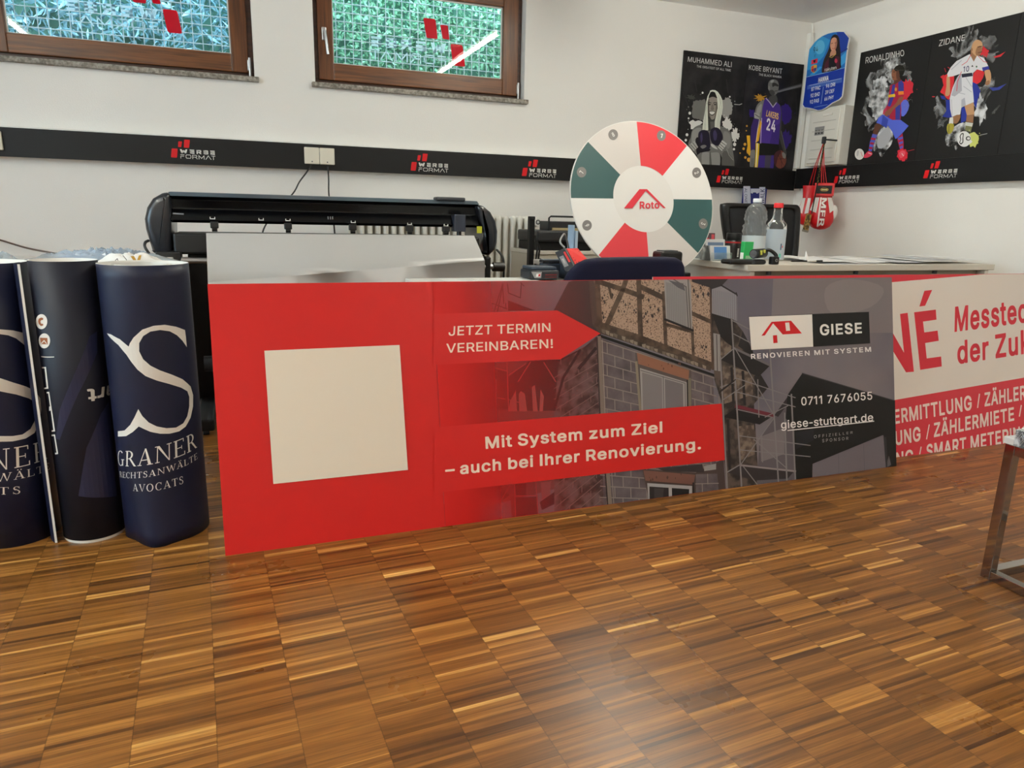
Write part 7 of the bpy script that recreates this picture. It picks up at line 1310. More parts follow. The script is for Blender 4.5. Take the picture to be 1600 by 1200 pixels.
q = at_z((1098, 406), DZ); t = thing('display_wedge', 'clear acrylic wedge left of the blue card holder on the desk', 'display stand', (at_z((1095, 406.6), DZ).x, at_z((1095, 406.6), DZ).y, DZ+.0005))
wy = at_z((1091, 406.6), DZ).y; q0, q1 = at_y((1091, 405), wy), at_y((1104, 384), wy); k = MB(); k.prism([(q0.x, wy, DZ+.0005), (q1.x, wy, DZ+.0005), (q1.x, wy, q1.z)], (0, .045, 0), ACR); k.build('wedge', t)
# pill bottle
q = on_desk((1144, 402)); y = DY0+.46; q = at_y((1144, 400), y); z0 = DZ+.0005; r = .026
r = (at_y((1155.5, 390), y).x-at_y((1133, 390), y).x)/2; zt_ = at_y((1144, 364), y).z; zc = at_y((1144, 375), y).z
t = thing('pill_bottle', 'small black bottle with a red band and black cap on the desk', 'bottle', (q.x, y, z0))
k = MB(); k.lathe([(0, z0), (r*.95, z0), (r, z0+.004), (r, zc-.006), (r*.75, zc), (r*.75, zc+.001), (0, zc+.001)], (q.x, y, 0), mat('bottle_black', (30, 26, 28), .35), 28); k.build('bottle_body', t)
k = MB(); k.lathe([(r*.82, zc+.0012), (r*.84, zc+.003), (r*.84, zt_-.003), (r*.78, zt_), (0, zt_)], (q.x, y, 0), BLACK, 28); k.build('cap', t)
k = MB(); k.lathe([(r+.0006, zc-.016), (r+.0006, zc-.008)], (q.x, y, 0), mat('band_red', (190, 44, 50), .4), 28); k.build('red_band', t)
k = MB()
for i in range(6):
    zz = z0+.014+i*.008; xx = q.x-r*.05; yy = y-r-.001; k.rng((xx-.004, yy-.001, zz), (xx+.006, yy, zz+.0055), WINK)
k.build('label_print', t)
# bottles
PET = glass('clear_plastic_bottle', (.95, .975, .98), 1.5, .04, body=.11); GLB = glass('clear_glass_bottle', (.95, .97, .97), 1.45, .02, body=.05); WAT = glass('water_fill', (.96, .98, .99), 1.2, .02, body=.06)
def prof_px(cx, rows, y): return [(abs(at_y((cx+hw, py), y).x-at_y((cx-hw, py), y).x)/2, at_y((cx, py), y).z) for hw, py in rows]
y = DY0+.30; cx_ = 1175.5; q = at_y((cx_, 395), y)
rows = [(0, 399), (13.5, 399), (14.5, 396), (14.5, 365), (15.5, 361), (14.2, 357), (15.6, 353), (12.8, 349.5), (13, 346), (14.8, 342), (13.6, 339), (14.2, 336), (13, 333), (13.6, 330), (12, 327), (11.5, 324.5), (8.5, 320), (5.2, 317.5), (4.8, 316)]
t = thing('water_bottle', 'tall clear ribbed plastic water bottle with a pale cap on the desk', 'bottle', (q.x, y, DZ+.0005))
pr = prof_px(cx_, rows, y); dz = DZ+.0005-pr[0][1]; pr = [(r_, max(z_, DZ+.0005)) for r_, z_ in pr]; pr[0] = (0, DZ+.0005); pr[1] = (pr[1][0], DZ+.0005)
k = MB(); k.lathe(pr, (q.x, y, 0), PET, 32); k.build('bottle_body', t)
pc = prof_px(cx_, [(5.4, 316), (5.4, 310.5), (4.8, 310), (0, 310)], y); k = MB(); k.lathe(pc, (q.x, y, 0), mat('pale_cap', (224, 230, 238), .4), 20); k.build('cap', t)
rl = pr[3][0]+.0012; zl1 = at_y((cx_, 368), y).z; k = MB(); k.lathe([(rl, DZ+.012), (rl, zl1)], (q.x, y, 0), mat('bottle_label_white', (214, 224, 230), .4, alpha=.75), 32); k.build('label', t)
y = DY0+.34; cx_ = 1209.5; q = at_y((cx_, 390), y)
rows = [(0, 397), (11.5, 397), (12.3, 394), (12.5, 356), (12, 350), (9, 345.5), (6.5, 341), (5.6, 334), (5.2, 328), (5.6, 325)]
t = thing('water_bottle', 'clear glass bottle with a bright red cap on the desk', 'bottle', (q.x, y, DZ+.0005))
pr = prof_px(cx_, rows, y); pr = [(r_, max(z_, DZ+.0005)) for r_, z_ in pr]; pr[0] = (0, DZ+.0005); pr[1] = (pr[1][0], DZ+.0005)
k = MB(); k.lathe(pr, (q.x, y, 0), GLB, 32); k.build('bottle_body', t)
pc = prof_px(cx_, [(5.9, 324.5), (5.9, 318), (5.4, 317), (0, 317)], y); k = MB(); k.lathe(pc, (q.x, y, 0), mat('cap_red', (224, 36, 44), .4), 20); k.build('cap', t)
rl = pr[3][0]+.001; k = MB(); k.lathe([(rl, DZ+.008), (rl, at_y((cx_, 358), y).z)], (q.x, y, 0), mat('bottle_label_blue', (208, 222, 236), .4, alpha=.7), 32); o = k.build('label', t)
k = MB(); yy = y-rl-.001
for i, (u, v, w_, h_) in enumerate(((-.004, .060, .007, .034), (.006, .072, .004, .010), (-.006, .018, .014, .022))): k.rng((q.x+u-w_/2, yy-.0008, DZ+v), (q.x+u+w_/2, yy, DZ+v+h_), [ink(70, 90, 120), ink(220, 60, 70), ink(110, 190, 180)][i])
k.build('label_print', o)
# green box, headlamp, papers, pen
y = DY0+.17; q0, q1 = at_y((1162, 400), y), at_y((1178, 378), y); t = thing('small_carton', 'small bright green carton in front of the tall water bottle', 'carton', ((q0.x+q1.x)/2, y+.02, DZ+.0005))
k = MB(); k.rng((q0.x, y, DZ+.0005), (q1.x, y+.03, q1.z), mat('carton_green', (40, 176, 92), .45), .001); k.build('carton', t)
k = MB(); k.rng((q0.x+.012, y-.0015, DZ+.004), (q1.x-.001, y-.0005, DZ+.035), mat('carton_pale_green', (150, 196, 150), .45)); k.rng((q0.x-.001, y+.002, DZ+.006), (q0.x-.0002, y+.028, DZ+.05), WHITE); k.build('carton_print', t)
y = DY0+.015; q0, q1 = at_y((1142, 405), y), at_y((1212, 410), y)
t = thing('flat_case', 'flat black rounded case on the desk edge under the headlamp', 'case', ((q0.x+q1.x)/2, y+.04, DZ+.0005)); k = MB(); k.rng((q0.x, y, DZ+.0005), (q1.x-.055, y+.085, DZ+.024), BLACK, .010); k.build('case_shell', t); k = MB(); k.cyl((q0.x+.135, y-.001, DZ+.0125), (q0.x+.135, y+.02, DZ+.0125), .011, DGREY, n=18); k.build('round_end', t)
t = thing('headlamp', 'black headlamp with a silver lens lying on the flat black case', 'headlamp', ((q0.x+q1.x)/2+.04, y+.03, DZ+.0245)); zc = DZ+.052
q2 = at_y((1180, 395), y+.02)
k = MB(); k.cyl((q2.x-.012, y+.015, zc), (q2.x+.085, y+.06, zc+.002), .0235, BLACK, n=26); k.build('lamp_body', t)
k = MB(); d_ = Vector((-.097, -.045, -.002)).normalized(); c0 = Vector((q2.x-.012, y+.015, zc)); k.cyl(c0, c0+d_*.003, .0185, mat('lens_silver', (176, 180, 182), .15, metal=.8), n=26); k.build('lens', t)
k = MB(); k.rng((q2.x+.018, y+.000, zc-.004), (q2.x+.028, y+.006, zc+.018), mat('lamp_yellow', (214, 214, 90), .4)); k.rng((q2.x+.05, y+.016, zc+.004), (q2.x+.06, y+.022, zc+.02), mat('lamp_yellow', (214, 214, 90), .4)); k.build('yellow_mark', t)
k = MB(); k.tube(catmull([(q2.x+.07, y+.05, zc+.012), (q2.x+.095, y+.03, zc+.018), (q2.x+.12, y+.01, zc-.005), (q2.x+.115, y+.005, DZ+.026)], 6, False), .009, BLACK); k.rng((q2.x+.085, y-.012, DZ+.0005), (q2.x+.128, y+.02, DZ+.040), BLACK, .006); k.build('strap', t)
k = MB(); k.cyl((q2.x+.108, y-.0125, DZ+.022), (q2.x+.108, y-.0145, DZ+.022), .008, GREY, n=16); k.cyl((q2.x+.108, y-.0145, DZ+.022), (q2.x+.108, y-.0155, DZ+.022), .004, BLACK, n=12); k.build('emblem_button', t)
SHEET = mat('paper_white', (236, 236, 236), .6); SHEET2 = mat('paper_grey_white', (214, 216, 220), .6)
R = random.Random(21); lvl = DZ+.0006
xs0, xs1 = at_z((1232, 408), DZ).x, DX1-.02
spots = [('at the far left of the desk papers', .02), ('second in the row of desk papers', .12), ('in the middle of the desk papers, curled', .27), ('right of the curled desk sheet', .42), ('under the pen on the desk', .0), ('in the right half of the desk papers', .58), ('second from the right end of the desk', .70), ('at the right end of the desk', .82)]
for i, (lab, u) in enumerate(spots):
    x = xs0+(xs1-xs0)*u+.02; yy = DY0+.015+R.uniform(0, .09); w_, h_ = .27, .36; an = R.uniform(-.25, .25); an = an if u < .75 else 0.02
    k = MB(); rows = []
    cu = R.uniform(.004, .02)
    for a_ in range(7):
        row = []
        for b_ in range(7):
            lx, ly = (a_/6)*w_, (b_/6)*h_; z = lvl+i*.0026+cu*.4*(b_/6)**2*(1+.5*math.sin(a_))+ (.012 if i == 2 else .003)*abs(math.sin(a_*.6+i))*(b_/6)
            row.append((x+lx*math.cos(an)-ly*math.sin(an)*.3, yy+max(0, lx*math.sin(an)*.15)+ly, z))
        rows.append(row)
    rows = [[(min(p[0], DX1-.004), p[1], p[2]) for p in r] for r in rows]
    k.grid(rows, SHEET if i % 3 else SHEET2); tag(k.build('paper_sheet', None), 'loose white sheet '+lab, 'paper', 'papers on the desk')
q = at_y((1262, 392), DY0+.16); k = MB(); k.prism([(q.x-.012, DY0+.16, DZ+.012), (q.x+.016, DY0+.16, DZ+.012), (q.x-.001, DY0+.17, q.z)], (0, .004, 0), SHEET); tag(k.build('paper_tent', None), 'small white paper corner standing up among the desk papers', 'paper')
q0, q1 = at_y((1234, 406), DY0+.03), at_y((1286, 404.5), DY0+.03)
t = thing('pen', 'black and white pen lying on the desk papers', 'pen', ((q0.x+q1.x)/2, DY0+.03, DZ+.012)); zz = DZ+.017; yy = DY0+.028; L_ = q1.x-q0.x
k = MB(); k.cyl((q0.x+L_*.5, yy, zz), (q0.x+L_*.8, yy+.004, zz), .0042, WHITE, n=12); k.build('barrel', t)
k = MB(); k.cyl((q0.x+.01, yy-.004, zz), (q0.x+L_*.5, yy, zz), .0045, BLACK, n=12); k.cyl((q0.x, yy-.004, zz), (q0.x+.01, yy-.004, zz), .001, BLACK, .0045, 12); k.cyl((q0.x+L_*.8, yy+.004, zz), (q1.x, yy+.006, zz), .0046, BLACK, n=12); k.build('grip', t)

# ------------------------------------------------------------------ office chair behind the desk
YO = 3.98; MESH = speckle('chair_mesh', (30, 31, 34), (44, 45, 48), 900, .45, .55, .7)
sh = [(1129, 322), (1134, 318), (1145, 317), (1200, 319), (1238, 319.5), (1248, 322), (1251, 332), (1250, 360), (1247, 398), (1242, 412), (1225, 416), (1160, 415), (1145, 410), (1138, 390), (1131, 350)]
t = thing('office_chair', 'black mesh office chair behind the desk under the blue scarf', 'chair', (at_y((1190, 400), YO).x, YO+.1, 0))
P_ = [at_y(p, YO) for p in sh]; cen = sum(P_, Vector())/len(P_)
k = MB(); Pi = [cen+(p-cen)*.84 for p in P_]; n_ = len(P_)
Po2 = catmull(P_, 4); Pi2 = catmull(Pi, 4)
for y_ in (0,):
    k.grid([Po2, [p+Vector((0, -.012, 0)) for p in [a_.lerp(b_, .35) for a_, b_ in zip(Po2, Pi2)]], [p+Vector((0, -.006, 0)) for p in Pi2], [p+Vector((0, .02, 0)) for p in Pi2], [p+Vector((0, .03, 0)) for p in Po2]], BLACK, True, cu=True, cv=True)
k.build('back_frame', t)
k = MB(); k.prism([p+Vector((0, .004, 0)) for p in Pi2], (0, .006, 0), MESH); k.build('mesh_back', t)
cx_ = cen.x
k = MB(); k.rng((cx_-.24, YO-.05, .46), (cx_+.24, YO-.42, .54) if False else (cx_+.24, YO+.42, .54), BLACK, .03); k.build('seat', t)
k = MB(); k.rng((cx_-.03, YO-.005, .50), (cx_+.03, YO+.05, .72), BLACK, .01); k.build('back_bracket', t)
k = MB(); k.cyl((cx_, YO+.18, .08), (cx_, YO+.18, .46), .028, DGREY); k.build('gas_lift', t)
for i in range(5):
    a_ = i*2*math.pi/5+.3; e = (cx_+.29*math.cos(a_), YO+.18+.29*math.sin(a_)); k = MB(); k.cyl((cx_, YO+.18, .10), (e[0], e[1], .07), .026, BLACK, .017, 12); o = k.build('base_arm', t)
    k = MB(); k.cyl((e[0]-.02, e[1], .03), (e[0]+.02, e[1], .03), .029, DGREY, n=16); k.build('castor', o)
# scarf hanging from the duct
q0, q1 = at_y((1161, 290), 4.72), at_y((1195, 322), 4.72); zt_ = 1.19; zb_ = q1.z-.12; w_ = q1.x-q0.x
SB = mat('scarf_blue', (36, 46, 118), .8); SW = mat('scarf_pale', (198, 204, 222), .8)
t = thing('scarf', 'blue and white lettered scarf hanging below the duct behind the office chair', 'scarf', ((q0.x+q1.x)/2, 4.72, zb_))
k = MB(); k.rng((q0.x, 4.712, zb_), (q1.x, 4.720, zt_), SB, .002); k.build('cloth', t)
sc_ = Art((0, 4.711, 0), (0, -1, 0)).c(1060, 280, 5.714)
sc_.poly([(580, 62), (640, 62), (645, 215), (580, 215)], SW); sc_.poly([(722, 70), (775, 70), (770, 220), (722, 220)], SW)
sc_.poly([(645, 85), (722, 85), (720, 120), (700, 130), (690, 118), (668, 118), (660, 130), (645, 122)], SW)
TI2 = ink(34, 42, 100)
for s_, x_, ya_, yb_, w2 in (('WALK', 768, 215, 85, 40), ('ALONE', 622, 80, 212, 34), ('NEVER', 640, 205, 75, -1)):
    if w2 < 0: continue
    if s_ == 'WALK': sc_.text(s_, (765, 218), (768, 88), (730, 218), (733, 88), TI2, .02)
    else: sc_.text('ENO', (592, 215), (592, 90), (592-0, 215), (592, 90), TI2) if False else sc_.text('ALONE', (588, 80), (590, 214), (612, 80), (614, 214), TI2, .01)
sc_.text('NEVER', (640, 80), (641, 214), (664, 80), (664, 214), SW, .01) if False else None
sc_.build('woven_lettering', t)
# ------------------------------------------------------------------ posters on the back wall
BLK = mat('poster_black', (16, 16, 18), .42, spec=.4)
BGR = speckle('poster_grunge', (20, 19, 21), (46, 44, 46), 7, .42, .72, .42)
G = lambda v: ink(v, v, v-3 if v > 3 else v)
YPz = 4.78
xl, xs, xr = 3.096, at_y((1161, 170), YPz).x, 4.188
def panel_back(label, x0, x1):
    t = thing('poster', label, 'poster', ((x0+x1)/2, YPz, 1.352)); k = MB(); k.rng((x0, YPz, 1.340), (x1, YPz+.012, 2.133), BLK); k.build('panel', t)
    return t, Art((0, YPz-.0002, 0), (0, -1, 0), [proj(Vector(p)) for p in ((x0, YPz, 1.352), (x1, YPz, 1.352), (x1, YPz, 2.133), (x0, YPz, 2.133))], .00003)
TXT = ink(214, 213, 212)
t, A = panel_back('black poster of a smiling boxer with a towel over his head', xl, xs-.002)
A.c(1060, 70, 5.455); A.poly([(0, 0), (600, 0), (600, 1200), (0, 1200)], BGR)
A.text('MUHAMMED ALI', (78, 143), (452, 191), (83, 101), (454, 146), TXT, .008); A.text('THE GREATEST OF ALL TIME', (155, 192), (446, 228), (157, 173), (447, 209), TXT, .0)
A.build('title_print', t)
A.c(1060, 120, 8)
A.lines([[(60, 200), (140, 420)], [(100, 60), (90, 300)], [(600, 40), (620, 200)], [(700, 200), (720, 500)], [(200, 30), (230, 180)]], 14, ink(42, 40, 42))
A.splat(270, 410, 110, 130, G(112), 2, .14, 40, 6); A.splat(600, 390, 75, 125, G(158), 3, .14, 36, 6)
A.splat(215, 610, 80, 65, G(222), 4, .3, 26, 8); A.splat(605, 590, 60, 75, G(222), 5, .3, 26, 6); A.splat(705, 730, 45, 80, G(224), 6, .4, 26, 9); A.splat(160, 260, 60, 30, G(70), 7, .5, 26, 6)
for x, y, r in ((140, 455, 17), (125, 520, 11), (105, 725, 17), (90, 792, 15), (700, 845, 20), (692, 905, 14), (300, 200, 12), (640, 250, 10), (740, 770, 12)): A.ell(x, y, r, r*1.15, G(226), n=12)
A.line([(700, 345), (760, 350), (790, 338)], 8, G(200))
A.poly([(120, 830), (150, 760), (160, 700), (185, 645), (240, 610), (300, 600), (380, 640), (450, 640), (540, 620), (600, 650), (645, 690), (668, 760), (672, 880), (690, 1000), (697, 1110), (690, 1200), (300, 1200), (230, 980), (140, 900)], G(116), 2)
A.poly([(170, 690), (230, 640), (290, 650), (260, 740), (210, 830), (165, 830)], G(150), 3); A.poly([(570, 680), (640, 720), (650, 850), (610, 900), (560, 780)], G(136), 3)
A.poly([(300, 940), (400, 950), (500, 950), (520, 1050), (500, 1200), (330, 1200), (290, 1080)], G(146), 3); A.poly([(400, 930), (415, 1100), (405, 1200), (385, 1200), (385, 950)], G(96))
A.poly([(520, 960), (545, 1020), (550, 1200), (505, 1200), (520, 1060)], G(34)); A.poly([(545, 960), (600, 930), (660, 1000), (690, 1060), (690, 1200), (555, 1200)], G(92), 2); A.line([(600, 900), (630, 980), (680, 1040)], 6, G(160))
A.poly([(372, 520), (450, 520), (460, 660), (368, 680)], G(62)); A.poly([(395, 560), (440, 560), (445, 650), (400, 650)], G(96))
A.poly([(358, 300), (372, 262), (420, 252), (478, 258), (488, 310), (486, 390), (470, 470), (445, 525), (415, 535), (388, 510), (366, 450), (358, 380)], ink(150, 142, 134), 3)
A.poly([(358, 300), (372, 270), (385, 300), (380, 400), (392, 490), (408, 530), (385, 508), (364, 450)], ink(92, 86, 80), 2); A.poly([(470, 330), (488, 310), (486, 390), (466, 480), (448, 515), (460, 440)], ink(104, 98, 90), 2)
A.poly([(365, 268), (372, 215), (400, 185), (450, 182), (480, 215), (486, 268), (430, 250), (390, 262)], G(22), 3)
for x in (385, 455): A.ell(x, 348, 18, 7, G(34), n=12); A.line([(x-22, 330), (x, 322), (x+20, 328)], 8, G(40))
A.poly([(412, 350), (432, 350), (440, 402), (420, 412), (404, 400)], ink(126, 118, 110), 2); A.line([(404, 404), (420, 412), (440, 402)], 5, G(60))
A.poly([(380, 432), (420, 426), (456, 436), (448, 470), (415, 488), (388, 468)], G(66), 2); A.poly([(386, 438), (420, 434), (450, 440), (442, 462), (415, 474), (392, 460)], G(222), 2)
TW = ink(222, 226, 214)
A.poly([(385, 200), (395, 172), (425, 165), (458, 168), (490, 190), (522, 235), (546, 290), (552, 380), (538, 470), (520, 560), (516, 660), (450, 640), (450, 560), (470, 470), (488, 390), (480, 260), (455, 196), (425, 184), (398, 192), (378, 240), (362, 330), (362, 420), (366, 510), (370, 668), (296, 668), (306, 560), (330, 420), (345, 310), (362, 240)], TW)
A.lines([[(500, 230), (520, 330), (500, 460), (480, 640)], [(525, 270), (535, 380), (510, 520), (500, 650)], [(350, 330), (340, 480), (335, 660)], [(362, 300), (330, 440), (318, 660)]], 5, ink(170, 176, 166))
GL = ink(30, 26, 44); GL2 = ink(66, 58, 96)
A.poly([(250, 700), (290, 668), (340, 668), (378, 700), (390, 780), (395, 880), (350, 920), (290, 930), (255, 860), (243, 780)], GL, 3); A.poly([(390, 700), (410, 655), (450, 632), (500, 645), (535, 690), (552, 750), (540, 810), (490, 862), (430, 840), (400, 790)], GL, 3)
A.poly([(270, 740), (290, 700), (300, 780), (280, 830)], GL2, 2); A.poly([(430, 700), (455, 665), (480, 720), (470, 790), (440, 790)], GL2, 2); A.poly([(210, 780), (250, 760), (270, 900), (390, 900), (380, 930), (270, 950), (230, 980), (215, 880)], ink(24, 22, 30), 2)
A.poly([(270, 870), (320, 850), (350, 870), (300, 900)], G(120), 2); A.poly([(400, 840), (440, 850), (490, 910), (420, 880)], G(200), 2); A.poly([(545, 790), (605, 838), (540, 930), (488, 880)], G(196)); A.lines([[(530, 815), (585, 855)], [(515, 840), (565, 885)], [(500, 865), (550, 910)]], 8, G(80))
A.poly([(130, 850), (200, 800), (243, 880), (190, 930)], G(176)); A.lines([[(150, 850), (205, 910)], [(175, 825), (225, 890)]], 8, G(80))
A.build('figure_print', t)
t, A = panel_back('black poster of a basketball player in a purple jersey', xs, xr)
A.c(1060, 70, 5.455); A.poly([(500, 0), (1200, 0), (1200, 1200), (500, 1200)], BGR)
A.text('KOBE BRYANT', (600, 212), (882, 248), (603, 171), (885, 204), TXT, .008); A.text('THE BLACK MAMBA', (684, 262), (878, 285), (686, 243), (879, 267), TXT, .0); A.build('title_print', t)
A.c(1150, 110, 7.273)
A.lines([[(30, 100), (40, 500)], [(110, 80), (100, 400)], [(620, 300), (640, 700)], [(680, 250), (690, 500)]], 14, ink(36, 34, 37))
A.poly([(470, 228), (560, 200), (750, 145), (750, 192), (560, 232), (475, 258)], ink(70, 70, 74)); A.poly([(470, 236), (750, 158), (750, 180), (475, 252)], ink(112, 111, 116))
PU = ink(72, 46, 138); PU2 = ink(48, 28, 112); YE = ink(232, 178, 40)
A.splat(565, 490, 65, 120, PU2, 11, .15, 30, 4); A.splat(570, 780, 55, 100, PU2, 12, .25, 30); A.splat(175, 490, 30, 50, PU2, 13, .3)
A.poly([(120, 740), (158, 740), (165, 960), (150, 970), (118, 920), (130, 860)], YE); A.splat(275, 310, 55, 40, ink(190, 140, 40), 14, .6, 30, 5)
for x, y, r in ((100, 840, 16), (85, 890, 14), (105, 990, 14), (145, 1015, 22), (122, 632, 10), (115, 685, 8), (45, 940, 8), (130, 935, 10)): A.ell(x, y, r, r*1.1, ink(220, 160, 60), n=10)
A.poly([(378, 300), (455, 280), (470, 370), (425, 420), (370, 350)], G(72), 2)
A.poly([(362, 180), (372, 130), (400, 106), (440, 104), (472, 125), (484, 170), (480, 215), (466, 260), (430, 285), (395, 275), (374, 235)], G(112), 3)
A.poly([(410, 150), (440, 140), (480, 165), (476, 185), (440, 175), (415, 190)], G(46), 2); A.poly([(374, 235), (410, 220), (440, 250), (430, 285), (395, 275)], G(70), 2); A.line([(440, 235), (468, 232)], 7, G(50)); A.ell(374, 200, 12, 24, G(130)); A.poly([(395, 115), (430, 108), (420, 135), (390, 140)], G(160), 2)
A.poly([(325, 335), (365, 345), (400, 400), (330, 470), (280, 560), (210, 545), (212, 480), (235, 400), (280, 350)], G(118), 3); A.poly([(240, 430), (290, 380), (280, 470), (230, 520)], G(150), 3); A.poly([(205, 480), (270, 500), (262, 555), (205, 540)], G(160)); A.line([(215, 500), (260, 530)], 8, G(70))
A.poly([(200, 545), (275, 560), (255, 660), (228, 760), (212, 910), (165, 912), (163, 760), (170, 640)], ink(58, 38, 108)); A.poly([(165, 912), (214, 908), (212, 1000), (195, 1108), (155, 1090), (158, 990)], G(126), 2); A.lines([[(180, 1000), (172, 1095)], [(195, 1000), (188, 1100)]], 5, G(60))
A.poly([(485, 395), (515, 440), (520, 560), (512, 690), (560, 880), (575, 960), (550, 960), (500, 800), (480, 700)], G(66), 2); A.line([(512, 690), (560, 900)], 6, G(110))
A.poly([(325, 315), (362, 320), (418, 412), (462, 362), (495, 392), (512, 480), (498, 600), (482, 840), (262, 822), (284, 560), (300, 420)], PU); A.poly([(420, 640), (500, 600), (484, 840), (380, 832)], ink(58, 36, 120))
A.line([(340, 318), (378, 360), (418, 418), (455, 368)], 9, ink(190, 184, 200)); A.line([(290, 545), (278, 830)], 6, ink(220, 200, 230)); A.poly([(278, 560), (290, 600), (255, 800), (222, 822), (240, 700)], YE); A.line([(265, 560), (240, 700), (225, 815)], 6, ink(240, 230, 210))
A.text('LAKERS', (338, 518), (478, 558), (350, 455), (482, 492), ink(236, 196, 110), .03); A.text('24', (342, 672), (442, 700), (350, 545), (450, 575), ink(226, 222, 232), .05)
A.poly([(262, 830), (482, 842), (490, 900), (470, 968), (262, 965)], G(14)); A.poly([(250, 965), (440, 965), (420, 1130), (240, 1130)], ink(62, 40, 128)); A.poly([(330, 965), (400, 965), (380, 1130), (320, 1130)], ink(70, 66, 84))
A.poly([(222, 825), (264, 832), (258, 960), (240, 1130), (205, 1130), (220, 960)], ink(232, 200, 50)); A.line([(240, 830), (222, 1120)], 8, ink(240, 236, 220))
A.ell(500, 1012, 70, 104, ink(112, 58, 46)); A.poly([(430, 960), (470, 915), (510, 920), (470, 1000), (450, 1090), (430, 1050)], ink(70, 28, 34), 2); A.lines([[(470, 950), (540, 1080)], [(500, 910), (520, 1110)], [(440, 1010), (568, 1000)]], 4, ink(50, 26, 24)); A.poly([(520, 930), (560, 950), (560, 1000), (530, 990)], G(126), 2)
A.build('figure_print', t)

# ------------------------------------------------------------------ posters on the right wall
XP = 4.23
ys0, ys1, ys2 = 4.265, (at_x((1460, 54), XP).y+at_x((1427, 247), XP).y)/2, at_x((1596, 22), XP).y
def panel_right(label, y0, y1):
    t = thing('poster', label, 'poster', (XP, (y0+y1)/2, 1.357)); k = MB(); k.rng((XP, y1, 1.357), (XP+.012, y0, 2.128), BLK); k.build('panel', t)
    return t, Art((XP-.0002, 0, 0), (-1, 0, 0), [proj(Vector(p)) for p in ((XP, y0, 1.357), (XP, y1, 1.357), (XP, y1, 2.128), (XP, y0, 2.128))], .00003)
DG = mat('poster_charcoal', (27, 27, 29), .42, spec=.4)
def smoke_mat():
    mt = mat('smoke_print', (214, 217, 222), .45); nt = mt.node_tree; b = nt.nodes['Principled BSDF']; nd, mth = nodes(nt)
    tc = nd('ShaderNodeTexCoord'); n = nd('ShaderNodeTexNoise'); n.inputs['Scale'].default_value = 9; n.inputs['Detail'].default_value = 6; n.inputs['Distortion'].default_value = 1.2
    r = nd('ShaderNodeMapRange'); nt.links.new(tc.outputs['Object'], n.inputs['Vector']); nt.links.new(n.outputs['Fac'], r.inputs[0]); r.inputs[1].default_value = .44; r.inputs[2].default_value = .70; r.inputs[3].default_value = 0.0; r.inputs[4].default_value = .6
    nt.links.new(r.outputs[0], b.inputs['Alpha']); return mt
SMK = smoke_mat()
def smoke_soft():
    mt = mat('smoke_dense', (224, 226, 230), .45); nt = mt.node_tree; b = nt.nodes['Principled BSDF']; nd, mth = nodes(nt)
    tc = nd('ShaderNodeTexCoord'); n = nd('ShaderNodeTexNoise'); n.inputs['Scale'].default_value = 17; n.inputs['Detail'].default_value = 8
    r = nd('ShaderNodeMapRange'); nt.links.new(tc.outputs['Object'], n.inputs['Vector']); nt.links.new(n.outputs['Fac'], r.inputs[0]); r.inputs[1].default_value = .37; r.inputs[2].default_value = .60; r.inputs[3].default_value = 0.0; r.inputs[4].default_value = .95
    nt.links.new(r.outputs[0], b.inputs['Alpha']); return mt
SMD = smoke_soft()
t, A = panel_right('black poster of a footballer in a red and blue striped shirt', ys0, ys1+.002)
A.c(1325, 70, 6.318); A.text('RONALDINHO', (172, 186), (556, 108), (178, 124), (553, 48), TXT, .008); A.build('title_print', t)
A.splat(330, 600, 190, 330, SMK, 21, .2, 30); A.splat(420, 300, 120, 200, SMK, 22, .25, 30); A.splat(300, 560, 90, 210, SMD, 23, .3, 30); A.splat(440, 250, 60, 120, SMD, 24, .3, 30); A.splat(560, 300, 60, 110, SMK, 25, .3, 24); A.splat(240, 760, 60, 110, SMK, 26, .3, 24); A.splat(350, 380, 40, 60, SMD, 27, .3)
A.poly([(330, 830), (400, 800), (445, 880), (430, 980), (380, 1040), (330, 1110), (300, 1060), (250, 1040), (270, 940)], SMD, 3); A.poly([(340, 850), (400, 820), (430, 900), (370, 1000), (300, 1020), (290, 940)], ink(178, 180, 186), 3)
A.splat(590, 430, 62, 80, ink(206, 44, 62), 28, .25, 24, 8); A.poly([(540, 400), (610, 400), (630, 460), (560, 560), (520, 590)], ink(206, 44, 62), 2); A.poly([(525, 575), (575, 540), (606, 600), (575, 680), (530, 705)], ink(98, 112, 214), 2); A.splat(610, 600, 40, 50, SMK, 30, .4)
SK = ink(142, 92, 68); SK2 = ink(96, 60, 46)
A.poly([(465, 345), (505, 300), (525, 350), (470, 390), (448, 388)], SK2); A.poly([(440, 250), (470, 232), (505, 240), (512, 300), (490, 340), (462, 352), (442, 342), (438, 322), (430, 296)], SK, 3); A.line([(448, 268), (466, 266)], 5, G(26)); A.line([(436, 318), (456, 322)], 5, ink(80, 40, 36)); A.poly([(480, 250), (505, 250), (510, 310), (480, 340)], SK2, 2)
A.poly([(455, 238), (480, 208), (515, 198), (548, 215), (560, 255), (545, 300), (520, 335), (510, 290), (500, 255), (475, 262)], G(24), 3); A.line([(458, 240), (500, 252), (550, 250)], 7, G(60))
MR_ = ink(170, 34, 64); BL_ = ink(56, 60, 150)
A.poly([(450, 388), (470, 390), (528, 345), (552, 380), (556, 500), (522, 560), (528, 640), (520, 742), (440, 744), (345, 680), (395, 580), (408, 470), (418, 400)], MR_)
for q in ([(440, 398), (468, 390), (455, 520), (420, 610), (392, 604), (418, 520)], [(498, 370), (530, 350), (552, 382), (552, 462), (500, 460)], [(470, 600), (520, 590), (515, 740), (470, 740)], [(400, 640), (420, 640), (410, 720), (390, 706)]): A.poly(q, BL_)
